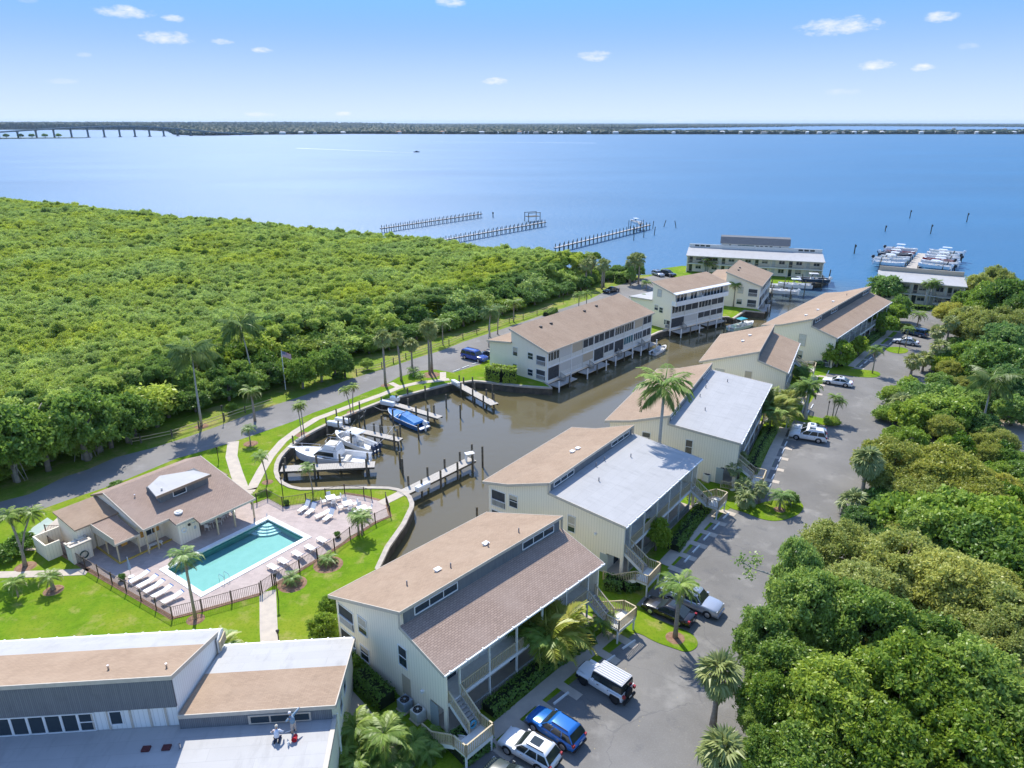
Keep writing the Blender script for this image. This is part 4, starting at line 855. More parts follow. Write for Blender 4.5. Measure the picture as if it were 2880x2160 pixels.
# ---- near-left building with the roofers
NA = .0855
def near_building():
    t = thing('roofed_building', 'building at the lower left corner with tan shingles, grey shake wall and white flat roof', 'building', (-40, 33.2, 0), NA)
    # local x along the front, y away from the camera
    X1 = 18.5; X2 = 28.55
    band = lambda x0, x1, ys, zs: [(ys[0], zs[0]), (ys[1], zs[1])]
    # tall block: ridge at y=1.4 z=9.0, falling to the back eave y=9.9 z=5.5
    zA = lambda y: 9.0 - (y - 1.2) * 3.5 / 8.6
    part('shingle_roof', MB().profx(slab([(1.05, zA(1.05)), (6.7, zA(6.7))], .2), -12, X1), shingle_m, t)
    part('back_membrane', MB().profx(slab([(6.702, zA(6.702)), (9.8, zA(9.8))], .2), -12, X1), membrane_m, t)
    part('gutter', MB().box(-12, X1 + .05, 9.803, 9.95, zA(9.8) - .2, zA(9.8) - .01), white_m, t)
    part('fascia', MB().box(-12, X1 + .06, .98, 1.045, 8.78, 9.09).profx([(1.05, zA(1.05) + .02), (9.8, zA(9.8) + .02), (9.8, zA(9.8) - .3), (1.05, zA(1.05) - .3)], X1 + .003, X1 + .07), trim_m, t)
    part('wall', MB().profx([(1.2, 4.6), (9.3, -.2), (9.3, zA(9.3) - .22), (1.2, zA(1.2) - .22)], -12, X1 - .05), wall_w, t)
    part('shake_wall', MB().box(-12, X1 - .02, 1.02, 1.19, 6.55, 8.8), grey_m, t)
    part('front_wall', MB().box(-12, X1 - .04, 1.1, 1.195, 5.0, 6.548), wall_w, t)
    for x in (13.15, 14.1, 15.5, 16.7, 17.7): part('batten', MB().box(x - .06, x + .06, 1.04, 1.098, 5.02, 6.5), trim_m, t)
    for q in range(7): window(t, 's', 1.098, 6.6 + q * 1.03, 5.1, 6.42, .88, 'double' if q == 6 else 'single')
    window(t, 's', 1.098, 14.6, 5.45, 6.45, .7, 'single', None)
    # low block: ridge y=.9 z=6.1 -> eave y=9.6 z=4.0
    zB = lambda y: 6.1 - (y - .9) * 2.1 / 8.9
    part('low_shingle_roof', MB().profx(slab([(.75, zB(.75)), (5.7, zB(5.7))], .2), X1 + .08, X2), shingle_m, t)
    part('low_back_membrane', MB().profx(slab([(5.702, zB(5.702)), (9.8, zB(9.8))], .2), X1 + .08, X2), membrane_m, t)
    part('low_gutter', MB().box(X1 + .08, X2, 9.803, 9.95, zB(9.8) - .2, zB(9.8) - .01), white_m, t)
    br = MB()
    for x in np.arange(-11, X1, 1.25): br.box(x - .06, x + .06, 9.7, 9.99, zA(9.8) - .03, zA(9.8) + .03)
    for x in np.arange(X1 + .5, X2, 1.25): br.box(x - .06, x + .06, 9.7, 9.99, zB(9.8) - .03, zB(9.8) + .03)
    part('gutter_straps', br, white_m, t)
    part('low_fascia', MB().box(X1 + .08, X2 + .04, .68, .745, 5.86, 6.16).profx([(.75, zB(.75) + .02), (9.8, zB(9.8) + .02), (9.8, zB(9.8) - .3), (.75, zB(.75) - .3)], X2 + .003, X2 + .07), trim_m, t)
    part('low_wall', MB().profx([(-9, -.2), (9.4, -.2), (9.4, zB(9.4) - .22), (.9, zB(.9) - .22), (.9, 4.95), (-9, 4.95)], X1, X2 - .25), wall_m, t)
    part('low_shake_wall', MB().box(X1 + .08, X2 - .27, .72, .895, 5.02, 5.88), grey_m, t)
    f = part('clerestory_frame', MB().box(22.95, 26.95, .64, .715, 5.08, 5.78), trim_m, t)
    for q in range(3): part('pane', MB().box(23.12 + q * 1.28, 24.28 + q * 1.28, .61, .638, 5.2, 5.68), glass_m, f)
    part('flat_roof', MB().box(-12, X2 - .03, -9, 1.09, 4.82, 5.0), membrane_m, t)
    part('parapet_edge', MB().box(X2 - .25, X2 + .05, -9, .67, 4.7, 5.06), trim_m, t)
    part('balcony_wall', MB().profx([(8.6, 4.3), (9.9, 4.3), (9.9, 5.55), (9.5, 5.75), (8.6, 5.5)], X1 + .08, X1 + .2), wall_w, t)
    railing(t, (X1 + .3, 8.6, 4.5), (X1 + .3, 9.8, 4.5), .8, wood_m, .2)
    for x in (17.0, 18.25): part('dark_roof_hatch', MB().box(x - .25, x + .25, -.95, -.55, 5.0, 5.12), material('dark_red_box', (.10, .03, .03), None), t)
    for x, y in ((19.1, -.85), (13.9, 2.7), (17.7, 2.4)): part('vent_pipe', MB().cyl((x, y), .07, zA(y) - .1 if y > 1 else 5, (zA(y) if y > 1 else 5) + .38, 8), chrome_m, t)
    for y in (3.6, 5.4): window(t, 'f', X2 - .248, y, 2.9, 4.6, 1.0, 'double')
    part('downpipe', MB().cyl((X2 - .1, 1.6), .06, 0, 4.6, 8), white_m, t)
    return t
NB = near_building()

# ---- pool house
PH = Vector((-43.8, 67.3)); PA = math.radians(53.4)
def pool_house():
    t = thing('pool_house', 'pool house with a large brown shingle roof and a white roofed dormer', 'building', (PH.x, PH.y, 0), PA)
    # local: x along the ridge, y = -(distance towards the pool)
    zr = lambda p: 4.75 - p * 2.2 / 10.3
    rf = MB()
    t_ = .18
    def plane(x0, x1, p0, p1): rf.profx(slab([(-p0, zr(p0)), (-p1, zr(p1))], t_), x0, x1)
    plane(0, 11.2, 0, 7.8); rf.profx(slab([(-7.802, zr(7.802)), (-10.4, zr(10.4))], t_), 4.6, 11.2); rf.profx(slab([(-7.802, zr(7.802)), (-9.1, zr(9.1))], t_), 2.7, 4.598)
    rf.profx(slab([(3.6, 3.3), (.002, 4.74)], t_), 0, 11.2)
    part('roof', rf, shingle_d, t)
    part('fascia', MB().profx([(0, zr(0) + .02), (-7.8, zr(7.8) + .02), (-7.8, zr(7.8) - .28), (0, zr(0) - .28)], -.06, -.003).profx([(0, zr(0) + .02), (-10.4, zr(10.4) + .02), (-10.4, zr(10.4) - .28), (0, zr(0) - .28)], 11.203, 11.26).box(4.6, 11.26, -10.46, -10.403, zr(10.4) - .24, zr(10.4) + .01).box(-.06, 2.7, -7.86, -7.803, zr(7.8) - .24, zr(7.8) + .01).box(2.7, 4.6, -9.16, -9.103, zr(9.1) - .24, zr(9.1) + .01), trim_m, t)
    part('wall', MB().profx([(2.6, -.1), (-5.6, -.1), (-5.6, zr(5.6) - .19), (0, 4.55), (2.6, 3.5)], .25, 10.8), wall_m, t)
    b = part('store_room', MB().profx([(-5.602, -.05), (-8.7, -.05), (-8.7, zr(8.7) - .19), (-5.602, zr(5.602) - .19)], 3.0, 5.3), wall_m, t)
    ring = lambda c, r, n=16: [(c[0] + r * math.cos(6.2832 * k / n), c[1] + r * math.sin(6.2832 * k / n)) for k in range(n)]
    def disc_on(x, z, r0, name, mat):
        mb = MB(); ro = ring((x, z), r0); ri = ring((x, z), r0 * .55)
        mb.loft([[(q[0], -8.703, q[1]) for q in ro], [(q[0], -8.78, q[1]) for q in ro], [(q[0], -8.78, q[1]) for q in ri], [(q[0], -8.703, q[1]) for q in ri]], False); part(name, mb, mat, b)
    disc_on(3.6, 1.55, .3, 'life_ring', white_m); part('wall_speaker', MB().box(4.1, 4.35, -8.85, -8.704, 1.85, 2.05), black_m, b)
    part('notice', MB().box(4.6, 5.0, -8.72, -8.704, 1.9, 2.0).box(4.7, 4.95, -8.72, -8.704, 1.15, 1.5), material('grey_print', (.45, .5, .52), None), b)
    for x, p in ((11.0, 10.1), (8.6, 10.1), (11.0, 6.0), (.25, 7.5), (1.3, 7.5), (6.6, 10.0)): part('post', MB().box(x - .07, x + .07, -p - .07, -p + .07, 0, zr(p) - .18), wood_m, t)
    # dormer
    d = part('dormer', MB().profx([(-5.1, zr(5.1) - .1), (-5.1, 4.65), (-2.4, 4.75), (-2.4, zr(2.4) - .1)], 3.4, 9.0), grey_m, t)
    part('dormer_roof', MB().prism([(2.9, -5.45), (9.2, -5.45), (8.6, -3.0), (5.6, -1.2), (3.5, -2.6)], 4.66, 4.82), membrane_m, d)
    part('dormer_fascia', MB().box(2.86, 9.24, -5.52, -5.453, 4.55, 4.84), shingle_m, d)
    window(d, 's', -5.103, 5.6, 3.85, 4.42, 1.4, 'single')
    part('vent_pipe', MB().cyl((4.0, -4.6), .1, 4.8, 5.1, 8).cyl((2.0, -2.6), .07, 4.1, 4.5, 8), chrome_m, t)
    part('skylight_dome', MB().cyl((3.9, -7.6), .42, zr(7.6) - .02, zr(7.6) + .14, 14).cyl((3.9, -7.6), .34, zr(7.6) + .14, zr(7.6) + .26, 14, .2), white_m, t)
    # porch on the left end: low gabled roof on posts over a yellow rail
    part('porch_roof', MB().profx(slab([(-1.6, 2.95), (-7.0, 2.35)], .15), -2.6, -.08), shingle_d, t)
    part('porch_fascia', MB().box(-2.66, -2.603, -7.0, -1.6, 2.1, 2.98).box(-2.66, -.08, -7.06, -7.003, 2.15, 2.37), trim_m, t)
    for x, p in ((-2.4, 2.0), (-2.4, 4.4), (-2.4, 6.8), (-.3, 6.8)): part('porch_post', MB().box(x - .06, x + .06, -p - .06, -p + .06, 0, 2.35), wood_m, t)
    part('yellow_kerb', MB().box(-2.55, -2.4, -7.0, -2.0, .013, .16).box(-2.4, 5.2, -7.0, -6.85, .013, .16), material('yellow_paint', (.60, .42, .09), (.52, .36, .08), 4, .6), t)
    for x in (-1.2, .8, 2.2): part('poster', MB().box(x - .3, x + .3, -5.64, -5.603, 1.0, 1.7), material('orange_poster', (.62, .34, .08), (.45, .22, .05), 5, .7), t)
    window(t, 's', -5.602, 1.7, 1.0, 1.8, 1.6, 'pair'); part('door', MB().box(5.6, 6.5, -5.65, -5.603, 0, 2.05), glass_m, t)
    # service wing behind the left end
    part('service_wing', MB().profx([(2.4, -.1), (-2.0, -.1), (-2.0, 2.9), (2.4, 3.3)], -4.0, .245), wall_m, t)
    part('wing_roof', MB().profx(slab([(2.7, 3.45), (-2.2, 3.0)], .15), -4.2, .24), shingle_m, t)
    part('yard_wall', MB().box(-6.6, -4.05, 2.2, 2.35, 0, 1.8).box(-6.6, -6.45, -.6, 2.199, 0, 1.8).box(-6.449, -5.2, -.6, -.45, 0, 1.8), wall_m, t)
    s = part('pump_shed', MB().box(-5.3, -3.4, -3.4, -2.02, 0, 1.9), wall_m, t)
    part('shed_roof', MB().box(-5.4, -3.3, -3.5, -3.25, 1.901, 2.05).box(-5.4, -3.3, -2.75, -2.6, 1.901, 2.05).box(-5.4, -5.2, -3.249, -2.0, 1.901, 2.05).box(-3.5, -3.3, -3.249, -2.0, 1.901, 2.05).box(-4.42, -4.28, -3.249, -2.0, 1.901, 2.05), trim_m, s)
    for y in (-3.05, -2.4): part('shed_door', MB().box(-5.34, -5.303, y - .28, y + .28, .1, 1.7), offw_m, s)
    hs = MB()
    for k in range(4): hs.tube([(-4.3 + .38 * math.cos(v * .4), -3.5 - .05 * k, .75 + .38 * math.sin(v * .4)) for v in range(17)], .03, 5, False)
    part('hose_coil', hs, material('dark_green_hose', (.02, .06, .04), None, rough=.5), s)
    part('rear_canopy', MB().profx(slab([(2.0, 2.9), (-3.0, 2.6)], .12), 11.3, 12.6), shingle_d, t)
    part('canopy_post', MB().box(12.4, 12.5, -2.8, -2.7, 0, 2.5), wood_m, t)
    return t
POOLH = pool_house()

# ================================================================== TREES AND PLANTS
def crown_points(rng, rx, rz, nclump, per, rosette=.03, cs=(.19, .33)):
    """leaf points and outward normals on many small clumps spread over a squashed dome"""
    P = []; Nn = []
    C = []
    for i in range(nclump):
        while True:
            d = rng.normal(size=3); d /= np.linalg.norm(d)
            if d[2] > -.55: break
        r = rng.uniform(.45, 1.0) ** .6
        C.append((d[0] * rx * r * .82, d[1] * rx * r * .82, d[2] * rz * r * .8))
    for c in C:
        cr = rx * rng.uniform(*cs); n = int(per * rng.uniform(.7, 1.3))
        d = rng.normal(size=(n, 3)); d /= np.linalg.norm(d, axis=1, keepdims=True); d[:, 2] = np.abs(d[:, 2]) * 1.05 - .35
        r = cr * np.abs(rng.normal(.78, .28, n))[:, None]
        P.append(np.array(c) + d * r * np.array([1, 1, .75])); Nn.append(d * .6 + np.array([0, 0, .6]))
    P = np.concatenate(P); Nn = np.concatenate(Nn); k = 7      # each point is a twig end carrying a rosette of leaves
    P = np.repeat(P, k, 0) + rng.normal(size=(len(P) * k, 3)) * rx * rosette; Nn = np.repeat(Nn, k, 0)
    return P, Nn, C
class TreeKind:
    """a few shared crown and trunk meshes of one kind of tree, unit: crown radius 1"""
    def __init__(s, name, mat, seeds, leaf, nclump, per, rz=.75, stem=1.0, elong=1.7, curl=.6, tmat=None, tr=.09, multi=1, rosette=.03, cs=(.19, .33)):
        s.v = []
        for sd in seeds:
            rng = np.random.default_rng(sd); P, Nn, C = crown_points(rng, 1.0, rz, nclump, per, rosette, cs)
            P[:, 2] += stem
            cm = leaves(name + '_crown', P, Nn, np.full(len(P), leaf), rng, elong, curl); cm.materials.append(mat)
            mb = MB()
            for k in range(multi):
                ox = rng.uniform(-.08, .08, 2) * (multi > 1) * 3
                mb.tube([(ox[0], ox[1], -.05), (ox[0] * .8 + rng.uniform(-.05, .05), ox[1] * .8, stem * .45), (ox[0], ox[1], stem * .85)], [tr, tr * .75, tr * .5], 7)
                for c in C[k::multi][:7]:
                    mb.tube([(ox[0] * .9, ox[1] * .9, stem * rng.uniform(.45, .75)), (c[0] * .45 + ox[0], c[1] * .45 + ox[1], stem * .85 + c[2] * .35), (c[0] * .9, c[1] * .9, stem + c[2] * .85)], [tr * .45, tr * .32, tr * .12], 5)
            tm = mb.mesh(name + '_trunk', True); tm.materials.append(tmat or trunk_m); s.v.append((cm, tm))
    def put(s, name, label, cat, p, r, h=1.0, rot=None, group=None, var=None, trunk=True):
        cm, tm = s.v[(RNG.randrange(len(s.v)) if var is None else var) % len(s.v)]
        t = thing(name, label, cat, (p[0], p[1], p[2] if len(p) > 2 else 0), RNG.uniform(0, 6.28) if rot is None else rot, group)
        sc = (r, r, r * h)
        if trunk: link('trunk', tm, None, t, scale=sc)
        link('crown', cm, None, t, scale=sc); return t
K_mang = TreeKind('mangrove', lf_mang, (11, 12, 13, 14, 15), .088, 34, 12, 1.0, 1.1, 2.3, 1.2, rosette=.075, cs=(.2, .42))
K_dark = TreeKind('broadleaf', lf_dark, (21, 22, 23, 24), .060, 70, 28, .82, .85, 1.7, 1.0, rosette=.04, cs=(.16, .28))
K_bright = TreeKind('brightleaf', lf_bright, (31, 32, 33), .070, 54, 25, .78, .8, 1.8, 1.0, rosette=.045, cs=(.17, .28))
K_olive = TreeKind('oliveleaf', lf_olive, (41, 42, 43), .036, 110, 44, .75, .85, 1.8, 1.2, rosette=.03, cs=(.12, .25))
K_near = TreeKind('nearleaf', lf_near, (51, 52, 53, 54), .040, 120, 46, 1.0, 1.0, 2.0, .9, tr=.06, rosette=.034, cs=(.12, .24))
K_shrub = TreeKind('shrub', lf_hedge, (61, 62), .10, 32, 18, .8, .55, 1.7, 1.0, tr=.03, rosette=.06)
K_grape = TreeKind('seagrape', lf_bright, (71, 72, 73), .095, 42, 20, .6, .5, 1.3, .8, tr=.03, rosette=.06)

# ---- the mangrove wood: one mass, with the trees of its near edge standing as individuals
front = gl('o', [(-420, 1190), (-150, 1105), (0, 1050), (110, 1008), (250, 965), (340, 925), (440, 885), (520, 862), (600, 838), (690, 790), (760, 772), (830, 760), (900, 738), (980, 714), (1060, 688), (1140, 664), (1230, 636), (1300, 612), (1350, 596)])
forest_poly = [Vector(q) for q in front] + V2((37, 200), (28, 203), (-9, 231), (-68, 269), (-122, 293), (-200, 338), (-279, 394), (-480, 420), (-560, 200), (-330, 90))
def in_poly(p, poly):
    c = False; j = len(poly) - 1
    for i in range(len(poly)):
        a, b = poly[i], poly[j]
        if (a[1] > p[1]) != (b[1] > p[1]) and p[0] < (b[0] - a[0]) * (p[1] - a[1]) / (b[1] - a[1]) + a[0]: c = not c
        j = i
    return c
def dist_line(p, line):
    best = 1e9
    for a, b in zip(line, line[1:]):
        d = b - a; t = max(0, min(1, (p - a).dot(d) / d.dot(d))); best = min(best, (a + d * t - p).length)
    return best
def instancer(name, label, kinds, pts, cat='woods'):
    """points (x,y,z,r,h,rot,variant) -> one object that carries instances of the crown meshes"""
    src = bpy.data.collections.new(name + '_sources'); meshes = [cm for k in kinds for cm, tm in k.v]
    for i, cm in enumerate(meshes):
        so = bpy.data.objects.new('foliage_source_%02d' % i, cm); src.objects.link(so)
    me = bpy.data.meshes.new(name); me.from_pydata([(q[0], q[1], q[2]) for q in pts], [], [])
    for an, ty, vals in (('idx', 'INT', [int(q[6]) for q in pts]), ('rz', 'FLOAT', [q[5] for q in pts])):
        at = me.attributes.new(an, ty, 'POINT'); at.data.foreach_set('value', vals)
    at = me.attributes.new('sc', 'FLOAT_VECTOR', 'POINT'); at.data.foreach_set('vector', [v for q in pts for v in (q[3], q[3], q[3] * q[4])])
    o = bpy.data.objects.new(name, me); COL.objects.link(o); struct(o, 'stuff'); o['label'] = label; o['category'] = cat
    ng = bpy.data.node_groups.new(name, 'GeometryNodeTree'); ng.interface.new_socket('Geometry', in_out='INPUT', socket_type='NodeSocketGeometry'); ng.interface.new_socket('Geometry', in_out='OUTPUT', socket_type='NodeSocketGeometry')
    n = ng.nodes; gi = n.new('NodeGroupInput'); go = n.new('NodeGroupOutput'); ip = n.new('GeometryNodeInstanceOnPoints'); ci = n.new('GeometryNodeCollectionInfo')
    ci.inputs['Collection'].default_value = src; ci.inputs['Separate Children'].default_value = True; ci.inputs['Reset Children'].default_value = True
    def attr(nm, ty):
        a = n.new('GeometryNodeInputNamedAttribute'); a.data_type = ty; a.inputs['Name'].default_value = nm; return a.outputs['Attribute']
    cx = n.new('ShaderNodeCombineXYZ'); ng.links.new(attr('rz', 'FLOAT'), cx.inputs[2])
    ng.links.new(gi.outputs[0], ip.inputs['Points']); ng.links.new(ci.outputs[0], ip.inputs['Instance']); ip.inputs['Pick Instance'].default_value = True
    ng.links.new(attr('idx', 'INT'), ip.inputs['Instance Index']); ng.links.new(cx.outputs[0], ip.inputs['Rotation']); ng.links.new(attr('sc', 'FLOAT_VECTOR'), ip.inputs['Scale'])
    ng.links.new(ip.outputs[0], go.inputs[0]); md = o.modifiers.new('scatter', 'NODES'); md.node_group = ng
    return o
frng = random.Random(5); fpts = []; edge_pts = []
def spacing(y): return 1.5 if y < 140 else (1.8 if y < 220 else 2.3)
y = 60.0
while y < 425:
    sp = spacing(y); x = -520.0
    while x < 60:
        p = Vector((x + frng.uniform(-.45, .45) * sp, y + frng.uniform(-.45, .45) * sp)); x += sp
        if p.x < -1.02 * p.y - 25 or not in_poly(p, forest_poly): continue
        d = dist_line(p, front)
        if d < 6: edge_pts.append((p, d)); continue
        r = frng.uniform(.9, 1.75) * (1.0 if y < 200 else 1.15); hh = frng.uniform(5.2, 5.9) + .45 * math.sin(p.x * .11 + 1.3 * math.sin(p.y * .07)) + .4 * math.sin(p.y * .13 + p.x * .05) + (1.3 if d < 14 else 0)
        if frng.random() < .04: hh += frng.uniform(.4, 1.2)
        var = frng.choice((0, 1, 2, 3, 4, 0, 1, 2, 3, 4, 0, 1, 2, 3, 4, 0, 1, 2, 3, 4, 5, 9, 10)) if d > 14 else frng.choice((0, 2, 5, 6, 7, 8, 9, 10))
        if frng.random() < .012: continue
        fpts.append((p.x, p.y, hh - r * 2.0, r, frng.uniform(.85, 1.15), frng.uniform(0, 6.28), var))
    y += sp * .92
for i in range(len(front) - 1):
    a_, b_ = front[i], front[i + 1]; L_ = (b_ - a_).length
    for k in range(int(L_ / 1.2)):
        p = a_.lerp(b_, frng.random()) + Vector((frng.uniform(-2, 0), frng.uniform(.5, 4))); fpts.append((p.x, p.y, -.2, frng.uniform(1.0, 1.9), frng.uniform(.9, 1.3), frng.uniform(0, 6.28), frng.choice((5, 6, 7))))
instancer('mangrove_wood', 'dense light green mangrove wood between the lane and the river', [K_mang, K_dark, K_bright], fpts)
edge_pts.sort(key=lambda q: q[0].y); keep = []
for p, d in edge_pts:
    if all((p - q).length > 3.1 for q, _ in keep): keep.append((p, d))
for i, (p, d) in enumerate(keep):
    r = frng.uniform(2.3, 3.4) if p.y > 100 else frng.uniform(2.8, 4.2); k = frng.choice((K_dark, K_dark, K_bright, K_mang, K_dark))
    if p.x > 20: r *= .8
    k.put('woodland_tree', '%s tree at the wood edge, %s' % ({id(K_dark): 'dark green', id(K_bright): 'bright green', id(K_mang): 'yellow-green'}[id(k)], 'on the left behind the pool house' if p.x < -52 else ('between coconut palms and flagpole' if p.x < -36 else ('across the lane from the basin' if p.x < -14 else ('opposite the long canal building' if p.x < 12 else 'at the far bend of the lane')))), 'tree', (p.x, p.y), r, frng.uniform(.95, 1.2) if d > 2.5 else .85, group='trees along the front edge of the mangrove wood')
# taller, thinner trees standing up along the river side of the wood
for i, (x, y, s) in enumerate([(90, 424, 2.0), (150, 432, 2.2), (350, 450, 2.0), (640, 478, 2.0), (925, 494, 2.6), (1365, 552, 3.0)]):
    x, y = (x, y) if x > 900 or x < 420 else (x, y); p = g('o', x, y + 14, 6.5)
    K_dark.put('shore_tree', 'ragged tree rising above the mangroves on the river edge', 'tree', (p.x, p.y, 0), s * p.y / 330, 1.9, group='taller trees on the river edge of the wood')

struct(part('verge', MB().sheet(list(lane_up) + [q for q in front], .003), grass2_m))['label'] = 'dry yellowish grass verge between the lane and the wood'
# ---- palms
def frond_mesh(name, mat, arch, droop, nleaf=26, lw=.045, ll=.34, hang=.5, seed=0, vee=.35):
    """a feather leaf of unit length pointing along +x, arching up then down, leaflets on both sides"""
    rng = np.random.default_rng(seed); V = []; F = []
    t = np.linspace(0, 1, 9); cx = np.cumsum(np.r_[0, np.cos(np.linspace(arch, arch - droop, 8))]) / 8; cz = np.cumsum(np.r_[0, np.sin(np.linspace(arch, arch - droop, 8))]) / 8
    def at(s): return np.interp(s, t, cx), np.interp(s, t, cz)
    for i in range(8):
        w0, w1 = .016 * (1 - t[i]) + .004, .016 * (1 - t[i + 1]) + .004; k = len(V)
        V += [(cx[i], -w0, cz[i]), (cx[i], w0, cz[i]), (cx[i + 1], w1, cz[i + 1]), (cx[i + 1], -w1, cz[i + 1])]; F.append((k, k + 1, k + 2, k + 3))
    for s_ in np.linspace(.14, .99, nleaf):
        x, z = at(s_); L = ll * (math.sin(min(1, s_ * 1.15) * math.pi * .86 + .35)) * rng.uniform(.85, 1.1) + .04
        for sd in (-1, 1):
            fw = .55 + .5 * s_; d = np.array([fw, sd * 1.0, vee - hang * rng.uniform(.7, 1.3)]); d /= np.linalg.norm(d); e = np.array([x, 0, z]) + d * L + np.array([0, 0, -hang * L * .45]); m_ = np.array([x, 0, z]) + d * L * .5
            wv = np.array([lw * .5, 0, 0.0]); k = len(V)
            V += [tuple(np.array([x, 0, z]) - wv * .5), tuple(m_ + wv), tuple(e), tuple(m_ - wv)]; F.append((k, k + 1, k + 2, k + 3))
    me = arr_mesh(name, V, F); me.materials.append(mat); return me
def fan_mesh(name, mat, seed=0, nseg=15, fold=.35):
    """a fan leaf on a stalk along +x; unit overall length"""
    rng = np.random.default_rng(seed); V = []; F = []
    V += [(0, -.012, 0), (0, .012, 0), (.5, .01, .06), (.5, -.01, .06)]; F.append((0, 1, 2, 3)); c = np.array([.5, 0, .06])
    for i in range(nseg):
        a = (i / (nseg - 1) - .5) * 3.6; L = .5 * (1 - .12 * abs(a) / 1.8) * rng.uniform(.88, 1.05); dz = -.10 - .12 * abs(math.sin(a))
        d = np.array([math.cos(a), math.sin(a), 0]); p = np.array([-math.sin(a), math.cos(a), 0]); zf = np.array([0, 0, .03 if i % 2 else -.01])
        k = len(V); V += [tuple(c), tuple(c + d * L * .62 + p * .045 + zf), tuple(c + d * L + np.array([0, 0, dz * rng.uniform(.6, 2.0) * L * 2])), tuple(c + d * L * .62 - p * .045 - zf)]; F.append((k, k + 1, k + 2, k + 3))
    me = arr_mesh(name, V, F); me.materials.append(mat); return me
FR = {'coco': [frond_mesh('frond', lf_coco, .95, 1.2, 30, .04, .32, .7, 1), frond_mesh('frond', lf_coco, .45, 1.35, 30, .04, .34, .9, 2), frond_mesh('frond', lf_coco, -.15, 1.1, 30, .04, .34, 1.0, 3)],
      'royal': [frond_mesh('frond', lf_palm, 1.05, 1.3, 32, .05, .30, .5, 4, .6), frond_mesh('frond', lf_palm, .55, 1.5, 32, .05, .32, .7, 5, .5), frond_mesh('frond', lf_coco, -.1, 1.25, 32, .05, .34, .9, 6, .3)],
      'date': [frond_mesh('frond', lf_palm, 1.0, 1.7, 24, .05, .26, .4, 7), frond_mesh('frond', lf_palm, .55, 1.8, 24, .05, .27, .5, 8), frond_mesh('frond', lf_sabal, .0, 1.4, 24, .05, .26, .5, 9)],
      'areca': [frond_mesh('frond', lf_gold, 1.25, 1.3, 22, .06, .30, .3, 10, .7), frond_mesh('frond', lf_palm, .95, 1.6, 22, .06, .32, .4, 11, .6), frond_mesh('frond', lf_gold, .6, 1.7, 22, .06, .30, .5, 12, .5)],
      'sabal': [fan_mesh('fan_leaf', lf_sabal, 13), fan_mesh('fan_leaf', lf_sabal, 14), fan_mesh('fan_leaf', lf_sabal, 15)],
      'agave': [frond_mesh('frond', lf_sabal, 1.2, .9, 6, .05, .08, .2, 16)] * 3}
DEAD = {'f': frond_mesh('dead_frond', lf_dead, -.9, .6, 20, .04, .2, .6, 31), 's': fan_mesh('dead_fan_leaf', lf_dead, 32)}
PAR = {'coco': (20, 4.4, .16, .11, gtrunk_m), 'royal': (15, 3.9, .24, .17, gtrunk_m), 'date': (20, 1.75, .10, .09, ptrunk_m), 'areca': (22, 3.2, .08, .07, ptrunk_m), 'sabal': (34, 1.75, .19, .17, ptrunk_m)}
def palm(kind, label, p, h, scale=1.0, lean=(0, 0), group=None, n=None, name=None, detail=True, seed=None, tr=1.0, cat='palm'):
    nf, fl, r0, r1, tm = PAR[kind]; nf = n or nf; scale *= {'date': .78, 'sabal': .9}.get(kind, 1); rng = random.Random(seed if seed is not None else int(p[0] * 131 + p[1] * 17)); fl = fl * scale
    t = thing(name or {'coco': 'coconut_palm', 'royal': 'royal_palm', 'date': 'date_palm', 'areca': 'areca_palm', 'sabal': 'sabal_palm'}[kind], label, cat, p, rng.uniform(0, 6.28), group)
    top = Vector((lean[0], lean[1], h)); s = max(.7, min(1.2, scale)) * tr
    pts = [(0, 0, -.1), (top.x * .12, top.y * .12, h * .3), (top.x * .45, top.y * .45, h * .65), tuple(top)]
    part('trunk', MB().tube(pts, [r0 * 1.35 * s, r0 * s, r1 * s, r1 * .9 * s], 8), tm, t, True)
    if kind == 'royal': part('crownshaft', MB().tube([tuple(top), (top.x, top.y, h + .8), (top.x, top.y, h + 1.5)], [r1 * 1.05, r1 * 1.0, r1 * .5], 8), material('crownshaft_green', (.14, .22, .05), (.2, .26, .07), 3, .5), t, True); top = top + Vector((0, 0, 1.4))
    for i in range(nf):
        q = (i + .5) / nf
        if kind == 'sabal': pitch = -(1.35 - 2.45 * q) + rng.uniform(-.15, .15); me = FR[kind][i % 3]; L = fl * rng.uniform(.85, 1.1)
        else: me = FR[kind][0 if q < .34 else (1 if q < .7 else 2)]; pitch = rng.uniform(-.12, .12); L = fl * rng.uniform(.85, 1.08)
        yaw = i * 2.39996 + rng.uniform(-.25, .25)
        o = link('frond', me, None, t, top, (rng.uniform(-.2, .2), pitch, yaw), L)
    if h > 2 and kind != 'royal':
        for i in range(rng.randrange(1, 6)):
            if kind == 'sabal': link('dead_frond', DEAD['s'], None, t, top - Vector((0, 0, .1)), (0, rng.uniform(1.0, 1.3), rng.uniform(0, 6.28)), fl * rng.uniform(.7, .95))
            else: link('dead_frond', DEAD['f'], None, t, top - Vector((0, 0, .1)), (0, rng.uniform(0, .3), rng.uniform(0, 6.28)), fl * rng.uniform(.5, .8))
    return t
